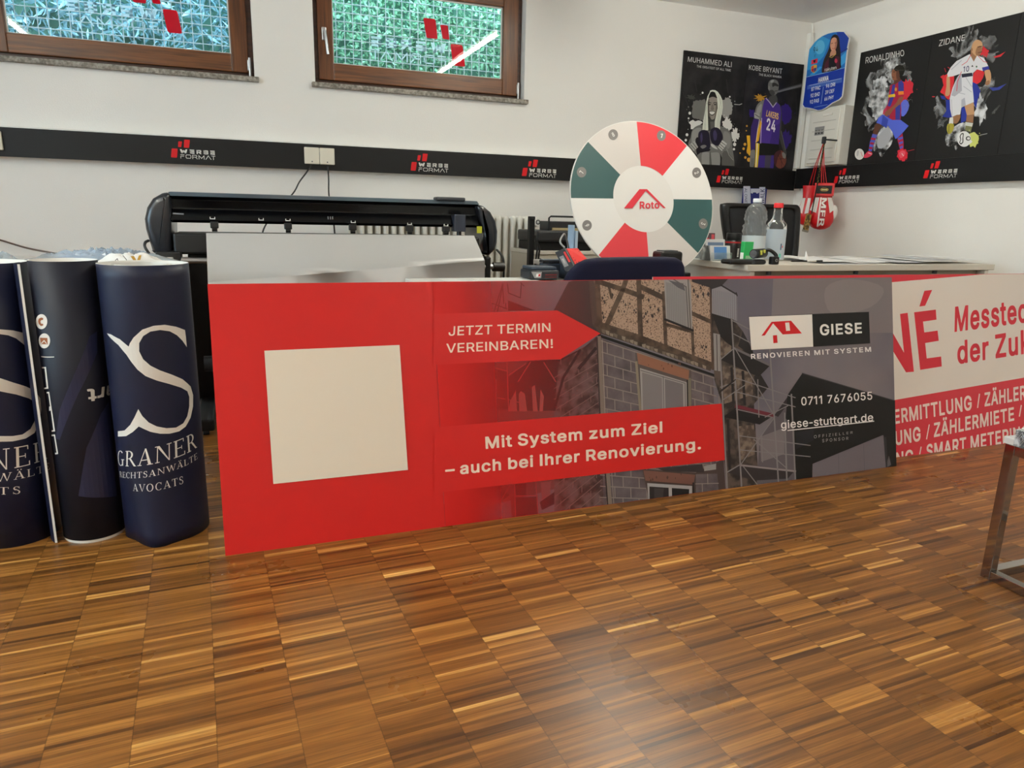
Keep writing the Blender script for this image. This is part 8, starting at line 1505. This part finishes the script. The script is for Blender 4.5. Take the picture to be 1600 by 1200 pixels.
A.poly([(350, 650), (385, 600), (380, 690), (345, 685)], ink(190, 60, 90)); A.poly([(400, 495), (460, 485), (466, 515), (402, 520)], ink(226, 190, 50), 1); A.ell(456, 500, 12, 16, ink(232, 196, 56)); A.ell(474, 440, 12, 18, ink(200, 150, 60)); A.poly([(498, 460), (550, 457), (553, 490), (500, 496)], ink(236, 140, 56))
A.poly([(508, 520), (548, 515), (520, 580), (450, 640), (410, 698), (366, 694), (372, 660), (430, 620), (480, 570)], SK, 2)
A.poly([(345, 688), (440, 742), (522, 742), (600, 800), (545, 865), (490, 920), (470, 930), (440, 860), (395, 795), (382, 822), (330, 790), (282, 770), (300, 722)], ink(84, 104, 214)); A.poly([(345, 690), (400, 740), (380, 822), (330, 790)], ink(56, 74, 176))
A.poly([(282, 775), (335, 795), (300, 850), (290, 890), (246, 882), (262, 820)], SK2, 2); A.poly([(244, 880), (292, 888), (262, 970), (236, 1052), (205, 1048), (218, 960)], ink(78, 92, 196))
for y in (915, 960, 1005): A.poly([(232-(y-915)*.2, y), (278-(y-915)*.35, y+6), (270-(y-915)*.35, y+28), (226-(y-915)*.2, y+22)], MR_)
A.poly([(150, 1112), (180, 1070), (205, 1050), (238, 1062), (240, 1085), (200, 1112)], ink(214, 60, 86), 2); A.line([(205, 1068), (232, 1078)], 8, ink(230, 190, 196))
A.ell(115, 1080, 46, 55, ink(224, 222, 220)); A.poly([(90, 1050), (110, 1045), (105, 1090), (88, 1100)], ink(190, 188, 190), 2); A.line([(130, 1060), (145, 1100)], 6, ink(200, 120, 130))
A.poly([(488, 928), (540, 872), (552, 960), (552, 1048), (520, 1056)], MR_)
for y in (905, 950, 995): A.poly([(494+(y-905)*.2, y+14), (542, y), (546, y+20), (500+(y-905)*.2, y+36)], ink(78, 92, 196))
A.splat(540, 1085, 48, 62, ink(216, 40, 60), 33, .25, 24, 7); A.poly([(505, 1070), (540, 1045), (570, 1060), (555, 1100), (520, 1120)], ink(230, 90, 106), 2); A.line([(535, 1075), (550, 1095)], 8, ink(236, 200, 200)); A.line([(590, 1050), (655, 1035)], 5, ink(200, 40, 60))
A.build('figure_print', t)
t, A = panel_right('black poster of a bald footballer in white dribbling a ball', ys1, ys2+.002)
A.c(1450, 30, 5.715); A.text('ZIDANE', (96, 243), (327, 188), (104, 187), (333, 136), TXT, .008); A.build('title_print', t)
A.splat(380, 180, 70, 120, SMK, 41, .3, 26); A.splat(300, 290, 110, 90, SMK, 42, .3, 26); A.splat(540, 260, 90, 120, SMK, 43, .3, 26); A.splat(540, 720, 100, 190, SMK, 44, .25, 30); A.splat(130, 830, 70, 160, SMK, 45, .3, 26); A.splat(470, 800, 50, 120, SMD, 46, .35, 26); A.poly([(380, 110), (388, 108), (392, 160), (372, 160)], SMD)
A.poly([(160, 1040), (250, 950), (330, 925), (345, 1010), (290, 1100), (250, 1170), (230, 1120), (175, 1140)], SMD, 3)
A.poly([(130, 510), (235, 490), (215, 640), (185, 720), (140, 670), (110, 650), (140, 590)], ink(214, 46, 54), 2); A.poly([(110, 515), (140, 495), (150, 510), (125, 530)], ink(200, 40, 50)); A.lines([[(150, 440), (160, 470)], [(180, 430), (195, 440)]], 6, ink(190, 40, 54)); A.poly([(410, 480), (460, 445), (505, 480), (470, 560), (420, 580), (400, 560)], ink(214, 46, 54), 2); A.splat(510, 290, 34, 44, ink(206, 46, 56), 48, .4, 20, 4); A.poly([(585, 335), (640, 318), (696, 288), (650, 335), (600, 345)], ink(206, 46, 56)); A.ell(50, 692, 14, 5, ink(200, 40, 50))
BN_ = ink(36, 52, 150)
A.poly([(160, 720), (215, 720), (220, 872), (180, 880), (130, 870), (165, 820)], BN_, 1); A.poly([(398, 560), (440, 580), (470, 640), (440, 740), (430, 800), (405, 740)], BN_); A.poly([(300, 790), (345, 780), (352, 900), (295, 930)], BN_); A.poly([(545, 610), (620, 610), (706, 574), (640, 630), (580, 640)], ink(50, 62, 150)); A.poly([(110, 680), (150, 690), (160, 720), (120, 710)], BN_)
SZ = ink(196, 152, 112); SZ2 = ink(150, 108, 78)
A.poly([(382, 270), (440, 320), (436, 350), (410, 378), (385, 360)], SZ2); A.poly([(394, 240), (408, 205), (440, 184), (474, 196), (488, 225), (480, 285), (462, 325), (435, 332), (402, 305), (388, 275)], SZ, 3); A.poly([(440, 250), (478, 240), (480, 285), (462, 325), (440, 330), (425, 300)], SZ2, 2); A.line([(448, 248), (480, 242)], 7, ink(70, 46, 36)); A.line([(450, 300), (472, 294)], 6, ink(96, 54, 44)); A.ell(392, 272, 9, 16, SZ2)
A.poly([(168, 512), (195, 515), (198, 600), (197, 672), (165, 688), (155, 665), (166, 600)], SZ, 2); A.poly([(505, 462), (552, 452), (566, 520), (552, 580), (515, 588), (522, 540)], SZ, 2); A.poly([(515, 560), (550, 545), (550, 580), (518, 590)], SZ2, 2)
WT = ink(220, 221, 228); WT2 = ink(178, 180, 192)
A.poly([(375, 312), (410, 380), (440, 325), (500, 345), (528, 395), (545, 430), (490, 462), (440, 448), (404, 480), (398, 600), (408, 684), (320, 690), (196, 704), (222, 610), (262, 520), (290, 488), (225, 510), (180, 516), (172, 490), (205, 430), (255, 375), (320, 340)], WT)
A.poly([(262, 520), (300, 488), (305, 640), (240, 690), (210, 680)], WT2); A.line([(300, 470), (265, 560), (258, 640)], 6, ink(206, 60, 80)); A.line([(385, 318), (350, 380), (305, 410)], 5, ink(206, 60, 80)); A.line([(450, 330), (500, 380), (528, 385)], 5, ink(206, 60, 80)); A.lines([[(210, 450), (300, 370)], [(340, 520), (390, 600)], [(320, 600), (390, 650)], [(250, 650), (330, 670)]], 6, WT2)
A.poly([(484, 432), (545, 418), (550, 446), (492, 464)], ink(54, 58, 150)); A.text('10', (314, 472), (368, 466), (320, 424), (370, 416), ink(40, 44, 96), .02); A.poly([(300, 490), (396, 478), (402, 508), (306, 522)], ink(44, 46, 66)); A.poly([(388, 425), (398, 408), (408, 425)], G(30)); A.ell(436, 424, 7, 9, ink(60, 110, 80))
A.poly([(196, 704), (320, 690), (408, 684), (412, 740), (340, 770), (300, 790), (290, 850), (215, 872), (200, 800)], WT); A.poly([(300, 720), (330, 700), (340, 770), (300, 790)], WT2); A.line([(212, 720), (218, 860)], 5, WT2)
A.poly([(328, 775), (410, 742), (416, 850), (350, 862)], SZ, 1); A.poly([(348, 858), (412, 850), (405, 925), (342, 915)], SZ2); A.poly([(335, 918), (405, 928), (396, 960), (338, 950)], ink(206, 208, 200)); A.poly([(338, 950), (396, 960), (384, 1012), (332, 990)], ink(120, 122, 84))
A.poly([(224, 870), (292, 852), (280, 905), (255, 932), (228, 925)], SZ2, 2); A.poly([(196, 880), (226, 874), (228, 936), (188, 935)], ink(222, 222, 218)); A.poly([(178, 936), (230, 934), (232, 975), (215, 1010), (188, 1026), (170, 990)], ink(170, 160, 60), 2); A.line([(190, 950), (188, 1010)], 6, ink(110, 104, 40))
A.splat(400, 1080, 55, 62, ink(206, 212, 116), 50, .2, 26, 8); A.ell(325, 1070, 62, 70, ink(226, 226, 226)); A.poly([(285, 1050), (300, 1020), (322, 1020), (318, 1060), (318, 1100), (296, 1120), (282, 1100), (292, 1075)], G(40), 2); A.poly([(293, 1048), (304, 1028), (314, 1030), (310, 1065), (310, 1096), (296, 1108), (290, 1098), (299, 1074)], ink(226, 226, 226), 2); A.ell(362, 1065, 22, 20, G(40)); A.ell(364, 1065, 14, 12, ink(226, 226, 226)); A.poly([(360, 1095), (390, 1080), (400, 1095), (370, 1120)], ink(226, 226, 226)); A.line([(470, 1035), (530, 1022)], 5, ink(180, 180, 180))
A.build('figure_print', t)
t, A = panel_right('black poster with a bare dark face cut by the right picture edge', ys2, ys2-.62)
t['label'] = 'plain black poster panel right of the white footballer, cut by the right picture edge'

# ------------------------------------------------------------------ fuse box, pipe duct, card sign, boxing gloves
XF = 4.15
a = at_x((1265, 172), XF); c_ = at_x((1312, 258), XF)
t = thing('fuse_box', 'white wall fuse box with a ribbed door below the blue card sign', 'fuse box', (4.2, 4.44, 1.362))
FY0, FY1, FZ0, FZ1 = 4.268, 4.612, 1.362, 1.775
FB = mat('fuse_box_white', (222, 220, 212), .4)
k = MB(); k.rng((XF, FY0, FZ0), (XR-.001, FY1, FZ1), FB, .004); k.build('box_body', t)
k = MB(); k.rng((XF-.012, FY0+.03, FZ0+.02), (XF-.0005, FY1-.03, FZ1-.02), FB, .004); o = k.build('door', t)
k = MB()
for i in range(5): k.rng((XF-.016, FY0+.06, FZ0+.05+i*.066), (XF-.0125, FY1-.06, FZ0+.05+i*.066+.004), mat('door_groove', (190, 188, 180), .5))
k.rng((XF-.018, FY0+.10, FZ1-.06), (XF-.0125, FY0+.19, FZ1-.045), WHITE, .002); k.build('door_ribs', o)
k = MB(); a = at_x((1274, 199), XF-.013); c_ = at_x((1287, 208), XF-.013); k.rng((XF-.0145, c_.y, c_.z-.01), (XF-.0125, a.y, a.z), mat('label_grey', (140, 140, 140), .5)); o2 = k.build('label', o)
k = MB()
for i in range(3):
    for j in range(2): k.rng((XF-.0155, c_.y+.008+i*.03, c_.z+j*.018-.002), (XF-.0145, c_.y+.026+i*.03, c_.z+j*.018+.008), ink(50, 50, 52))
k.build('label_print', o2)
t = thing('pipe_duct', 'white vertical cable pipe in the corner left of the fuse box', 'pipe', (4.215, 4.77, 1.36)); k = MB(); k.rng((4.200, 4.755, 1.36), (4.236, YB-.001, 2.36), WHITE, .004); k.build('duct_body', t)
k = MB(); k.tube([(4.218, 4.76, 2.30), (4.215, 4.757, 2.36), (4.222, 4.775, 2.42)], .008, WHITE); k.build('cable_end', t)
# card shaped sign
XC = 4.128
out = [(262, 292), (300, 255), (360, 212), (430, 182), (500, 165), (570, 158), (628, 160), (638, 200), (660, 226), (692, 236), (672, 330), (655, 480), (638, 640), (618, 840), (604, 960), (570, 1000), (480, 1045), (400, 1105), (350, 1130), (305, 1136), (250, 1118), (200, 1108), (140, 1100), (118, 1068), (140, 900), (160, 720), (182, 500), (198, 378), (244, 352), (258, 322)]
t = thing('card_sign', 'blue player card sign with a long-haired girl above the fuse box', 'sign', (XC, 4.48, 1.80))
A = Art((XC, 0, 0), (-1, 0, 0), None, .00004).c(1240, 30, 8)
W_ = [A.to3(A.px(p), 0) for p in [(380+(x-395)*1.03, 650+(y-650)*1.018) if False else (395+(x-395)*1.035, 650+(y-650)*1.02) for x, y in out]]
k = MB(); k.prism(W_, (.006, 0, 0), mat('sign_rim', (224, 226, 228), .5)); k.build('sign_board', t)
k = MB(); k.cyl((XC+.006, 4.48, 2.12), (XR, 4.48, 2.12), .008, STEEL, n=10); k.build('wall_spacer', t)
A.poly(out, ink(24, 56, 160)); UP = [(262, 292), (300, 255), (360, 212), (430, 182), (500, 165), (570, 158), (628, 160), (638, 200), (660, 226), (692, 236), (672, 330), (655, 480), (640, 605), (400, 668), (160, 722), (182, 500), (198, 378), (244, 352), (258, 322)]
A.poly(UP, ink(30, 110, 190)); A.poly([(262, 292), (360, 212), (460, 260), (380, 460), (240, 620), (170, 640), (198, 378)], ink(48, 150, 212)); A.ell(330, 350, 60, 90, ink(90, 180, 226), .2); A.poly([(540, 160), (628, 160), (692, 236), (668, 360), (590, 420), (560, 260)], ink(22, 60, 160)); A.poly([(590, 470), (660, 400), (648, 540), (590, 590)], ink(60, 156, 220)); A.poly([(200, 700), (330, 590), (360, 600), (260, 690)], ink(60, 156, 220)); A.line([(590, 420), (668, 372)], 16, ink(20, 50, 130))
A.line([(160, 724), (400, 668), (640, 606)], 6, ink(150, 190, 226))
HA = ink(38, 26, 26); 
A.poly([(462, 260), (480, 215), (510, 192), (545, 198), (572, 240), (580, 330), (590, 420), (592, 560), (580, 620), (400, 664), (352, 660), (370, 540), (395, 470), (430, 400), (452, 330)], HA, 2)
A.poly([(462, 300), (475, 250), (510, 228), (540, 245), (546, 300), (538, 350), (515, 392), (490, 405), (470, 380), (460, 340)], ink(208, 150, 124), 3); A.poly([(540, 245), (548, 300), (535, 360), (515, 392), (520, 320)], ink(170, 112, 92), 2); A.line([(472, 306), (490, 300)], 6, HA); A.line([(516, 298), (536, 294)], 6, HA); A.line([(486, 366), (505, 370), (522, 360)], 6, ink(170, 60, 64))
A.poly([(470, 400), (525, 385), (530, 440), (480, 470), (455, 465)], ink(196, 140, 112), 2); A.poly([(450, 470), (530, 440), (560, 500), (575, 615), (400, 660), (410, 560)], ink(24, 22, 30)); A.poly([(520, 460), (570, 470), (580, 610), (540, 625)], ink(76, 26, 46)); A.poly([(400, 540), (446, 480), (440, 650), (370, 662)], ink(76, 26, 46)); A.ell(532, 520, 18, 28, ink(190, 50, 80)); A.line([(450, 470), (480, 480), (530, 436)], 7, ink(200, 170, 60))
A.text('rakuten', (392, 655), (538, 622), (392, 612), (536, 582), WINK, .01)
A.text('94', (248, 425), (305, 402), (252, 355), (308, 334), ink(16, 18, 30), .01); A.text('ST', (258, 474), (280, 466), (260, 446), (282, 438), ink(16, 18, 30)); A.poly([(226, 512), (304, 490), (300, 545), (222, 568)], ink(214, 44, 70)); A.poly([(248, 515), (280, 506), (276, 530), (262, 548), (250, 535)], ink(40, 16, 26))
A.poly([(222, 590), (260, 570), (294, 572), (290, 640), (256, 676), (220, 650)], ink(200, 160, 60), 1); A.poly([(228, 620), (256, 614), (254, 668), (226, 648)], ink(150, 30, 60)); A.poly([(258, 613), (288, 606), (284, 640), (258, 666)], ink(30, 50, 130)); A.poly([(228, 592), (256, 580), (254, 610), (226, 616)], ink(214, 60, 60))
A.poly([(175, 830), (610, 730), (606, 790), (170, 880)], ink(70, 104, 186)); A.line([(200, 830), (600, 742)], 4, ink(190, 204, 230)); A.line([(375, 850), (345, 1055)], 5, ink(150, 176, 224)); A.line([(260, 1102), (425, 1068)], 4, ink(150, 176, 224))
A.text('HANNA', (312, 792), (438, 763), (316, 735), (442, 704), WINK, .03)
for i, (l_, r_) in enumerate((('87 PAC', '96 DRI'), ('92 SHO', '39 DEF'), ('92 PAS', '66 PHY'))):
    dy = i*84; dx = -i*9
    A.text(l_, (224+dx, 900+dy-4*i), (336+dx, 876+dy-4*i), (226+dx, 855+dy-4*i), (340+dx, 830+dy-4*i), WINK, .02)
    A.text(r_, (406+dx, 860+dy-4*i), (520+dx, 834+dy-4*i), (410+dx, 815+dy-4*i), (524+dx, 790+dy-4*i), WINK, .02)
A.build('card_print', t)
# gloves: hook, cords, lanyard and a small camera-like tag
XG = 4.05
GR = mat('glove_red', (206, 20, 30), .35, spec=.5, coat=.2); GW_ = mat('glove_white', (232, 228, 224), .35, spec=.5); GDR = mat('glove_deep_red', (150, 16, 26), .4)
def gp(p, x=XG): return at_x(p, x)
GN = Vector((-.70, -.714, 0)).normalized(); GS = Vector((.714, -.70, 0)).normalized()      # towards the room; to the right
PROF = [(0, 0), (.42, .015), (.76, .07), (.95, .17), (1.0, .28), (.96, .40), (.86, .52), (.74, .62), (.66, .69)]
class Glove:
    def __init__(s, label, cx, top, bot, hw, G0):
        s.G0 = G0
        def hit(p): v = ray(p); return CAM+v*((G0-CAM).dot(GN)/v.dot(GN))
        a, b_ = hit((cx, top)), hit((cx, bot)); s.H = a.z-b_.z; s.hw = (hit((cx+hw, bot-15))-hit((cx-hw, bot-15))).dot(GS)/2; s.c = Vector(((a.x+b_.x)/2, (a.y+b_.y)/2, b_.z)); s.dp = .66
        s.t = thing('boxing_glove', label, 'boxing glove', s.c, group=None)
        k = MB(); rows = [[s.c+GS*s.hw*r*math.sin(u*math.pi/14)+GN*s.hw*s.dp*r*math.cos(u*math.pi/14)+Vector((0, 0, s.H*v)) for u in range(28)] for r, v in PROF]
        k.grid(rows, GR, True, cu=True); k.build('fist', s.t)
        k = MB(); rot = Matrix((GS, GN, Vector((0, 0, 1)))).transposed()
        k.ball(s.c+GS*s.hw*.90+Vector((0, 0, s.H*.38)), s.hw*.30, GW_, 14, (1, .9, 2.0), rot); k.build('thumb', s.t)
        k = MB(); rows = [[s.c+GS*s.hw*r*math.sin(u*math.pi/14)+GN*s.hw*.5*r*math.cos(u*math.pi/14)+Vector((0, 0, s.H*v)) for u in range(28)] for r, v in ((.67, .67), (.66, .72), (.76, .97), (.78, 1.0), (.66, 1.0), (.58, .75))]
        k.grid(rows, GR, True, cu=True); k.build('cuff', s.t)
    def on(s, u, v, lf=.0015):
        r = PROF[-1][0]
        for (r0, v0), (r1, v1) in zip(PROF, PROF[1:]):
            if v <= v1: r = r0+(r1-r0)*max(0, v-v0)/(v1-v0); break
        r = max(r, .05); q_ = max(-.99, min(.99, u/r)); return s.c+GS*s.hw*u+GN*(s.hw*s.dp*r*math.sqrt(1-q_*q_)+lf)+Vector((0, 0, s.H*v))
    def skin(s, mb, q, mt, lf=.0015, n=7):
        A_, B_, C_, D_ = (Vector(p) for p in q)      # top left, top right, bottom right, bottom left
        rows = []
        for i in range(n+1): rows.append([s.on(*A_.lerp(D_, i/n).lerp(B_.lerp(C_, i/n), j/n), lf) for j in range(n+1)])
        mb.grid(rows, mt, True)
g = Glove('red and white boxing glove with big white lettering, the front one of the pair', 1285, 286, 359, 20.5, at_x((1285, 330), XG)); t = g.t
k = MB(); g.skin(k, [(-.64, .69), (-.30, .69), (-.42, .36), (-.93, .42)], GW_); o = k.build('white_panel', t)
k = MB(); g.skin(k, [(.32, .69), (.64, .69), (.94, .44), (.62, .36)], GW_); k.build('white_panel', t)
k = MB(); g.skin(k, [(-.22, .69), (-.13, .69), (-.12, .06), (-.24, .06)], GW_, .002); k.build('side_stripe', t)
k = MB(); g.skin(k, [(-.10, .69), (.26, .69), (.32, .05), (-.09, .05)], GDR, .0018); o = k.build('lettering_band', t)
V_, F_ = glyphs('MFR', .05); k = MB(); k.mesh([g.on(-.07+.34*v, .68-.60*u, .0034) for u, v in V_], F_, GW_); k.build('glove_lettering', o, fix=False)
pc = g.c+GN*g.hw*.42+Vector((0, 0, g.H*.855)); rot = Matrix((GS, GN, Vector((0, 0, 1)))).transposed()
k = MB(); k.box(pc, (g.hw*1.5, .012, g.H*.27), GR, .003, rot); k.box(pc+GN*.0068, (g.hw*1.14, .002, g.H*.17), ink(16, 14, 14), 0, rot); o = k.build('label_patch', t)
k = MB(); k.lathe([(.017, 0), (.021, .001)], pc+GN*.009, mat('gold_print', (176, 134, 46), .4), 24, rot @ Matrix.Rotation(-math.pi/2, 3, 'X'), sx=1.35, sy=.62); k.box(pc+GN*.009, (.040, .001, .010), ink(190, 176, 120), 0, rot); k.build('oval_emblem', o)
g2 = Glove('red and white boxing glove half hidden behind the lettered one', 1263, 290, 353, 15.5, at_x((1263, 325), XG)-GN*.09); t2 = g2.t
for q in ([(-.66, .69), (-.36, .69), (-.50, .30), (-.95, .36)], [(-.10, .69), (.2, .69), (.1, .32), (-.28, .30)]):
    k = MB(); g2.skin(k, q, GW_); k.build('white_panel', t2)
hk = gp((1288, 218), XG-.03); t = thing('hook', 'dark clip hook on the fuse box door holding the boxing gloves', 'hook', (4.10, hk.y, hk.z-.02)); k = MB(); k.rng((XG-.045, hk.y-.012, hk.z-.03), (XG-.02, hk.y+.012, hk.z+.02), DGREY, .005); k.cyl((XG-.02, hk.y, hk.z), (XF-.013, hk.y, hk.z), .006, DGREY, n=10); k.build('clip', t)
k = MB(); h0 = Vector((XG-.033, hk.y, hk.z-.02))
for dx in (-.025, -.008, .010): q = g.c+GS*dx+Vector((0, 0, g.H*.985)); k.tube([h0, h0.lerp(q, .5)+Vector((-.006, .004, 0)), q], .0032, GR, 6)
for dx in (-.012, .012): q = g2.c+GS*dx+Vector((0, 0, g2.H*.985)); k.tube([h0, h0.lerp(q, .55)+Vector((-.004, .004, 0)), q], .0032, GR, 6)
tag(k.build('glove_cord'), 'red cords running from the hook to the two boxing gloves', 'cord')
LAN = speckle('lanyard_print', (20, 18, 16), (150, 130, 60), 120, .52, .62, .6)
xl_ = XG-.10; q0 = gp((1288, 224), xl_); q1 = gp((1277, 288), xl_); q2 = gp((1268, 334), xl_)
t = thing('lanyard', 'black lanyard with yellow lettering and a patterned tag hanging beside the boxing gloves', 'lanyard', (xl_, q1.y, q2.z-.1))
k = MB(); w_ = .016
k.grid([[p+Vector((0, w_/2, 0)), p-Vector((0, w_/2, 0))] for p in (q0, q0.lerp(q1, .5), q1)], LAN, False); k.grid([[p+Vector((-.001, w_/3, 0)), p-Vector((-.001, w_/3, 0))] for p in (q1, q2)], mat('cord_black', (20, 18, 18), .6), False); k.build('strap', t)
cam_ = speckle('tag_pattern', (62, 48, 28), (176, 138, 70), 60, .42, .6, .5)
e0, e1 = gp((1262, 334), xl_), gp((1257, 362), xl_); k = MB(); rot = Matrix.Rotation(math.radians(8), 3, 'X'); k.box((xl_, (e0.y+e1.y)/2-.01, (e0.z+e1.z)/2), (.008, .055, e0.z-e1.z), cam_, .003, rot); o = k.build('patterned_tag', t)
k = MB(); k.box((xl_-.001, e1.y-.008, e1.z+.006), (.011, .058, .016), mat('tag_silver', (150, 146, 136), .3, metal=.6), .002, rot); k.build('metal_end', o)

# ------------------------------------------------------------------ chrome side table at the right edge
p = at_z((1536, 897), 0); SX, SY = p.x-.018, p.y-.004; W_T = .46; q = .026
leg = at_y((1572, 714), SY); ZT2 = .385
t = thing('side_table', 'chrome square-tube side table with a white top at the right picture edge', 'side table', (SX+W_T/2, SY-W_T/2, 0))
for dx in (0, W_T-q):
    for dy in (-q, -W_T): k = MB(); k.rng((SX+dx, SY+dy, 0), (SX+dx+q, SY+dy+q, ZT2), CHROME, .0015); k.build('leg', t)
for z in (0, ZT2-q):
    for dy in (-q, -W_T): k = MB(); k.rng((SX+q, SY+dy, z), (SX+W_T-q, SY+dy+q, z+q), CHROME, .0015); k.build('rail', t)
    for dx in (0, W_T-q): k = MB(); k.rng((SX+dx, SY-W_T+q, z), (SX+dx+q, SY-q, z+q), CHROME, .0015); k.build('rail', t)
k = MB(); k.rng((SX-.004, SY-W_T-.004, ZT2+.0005), (SX+W_T+.004, SY+.004, ZT2+.019), mat('table_top_white', (226, 226, 224), .25), .002); k.build('table_top', t)
ORN = speckle('silver_ornament', (96, 100, 102), (214, 218, 220), 55, .44, .56, .3); zt3 = ZT2+.0195
a = at_z((1579, 696), zt3); 
t = thing('ornate_box', 'silver box with carved scroll ornament on the white side table top', 'box', (a.x+.14, a.y-.12, zt3))
bx, by = a.x+.004, a.y-.002
k = MB(); k.rng((bx, by-.22, zt3), (bx+.28, by, zt3+.044), ORN, .003); k.build('box_body', t)
k = MB(); k.rng((bx+.008, by-.212, zt3+.044), (bx+.272, by-.008, zt3+.049), WHITE, .002); k.build('lid', t)
k = MB(); R = random.Random(8)
for i in range(10):
    yy = by-.018-i*.02; rr = .009
    for sc_ in (1, .5): k.tube([(bx-.0005, yy+rr*sc_*math.cos(s_*1.5708), zt3+.022+rr*1.9*sc_*math.sin(s_*1.5708)) for s_ in range(5)], .0010, STEEL, 6)
    k.tube([(bx+.012+i*.025, by+.0005, zt3+.008), (bx+.022+i*.025, by+.0005, zt3+.036)], .001, STEEL, 6)
k.build('scroll_relief', t)
k = MB(); k.prism([(bx+.02, by-.02, zt3+.0495), (bx+.20, by-.03, zt3+.0495), (bx+.21, by-.19, zt3+.0495), (bx+.10, by-.14, zt3+.0495)], (0, 0, .001), SHEET); o = k.build('folded_card', None)
bm_ = o.data
for v in bm_.vertices:
    if v.co.x < -.05: v.co.z += .006
tag(o, 'white folded card with a pointed corner lying on the silver box', 'card')
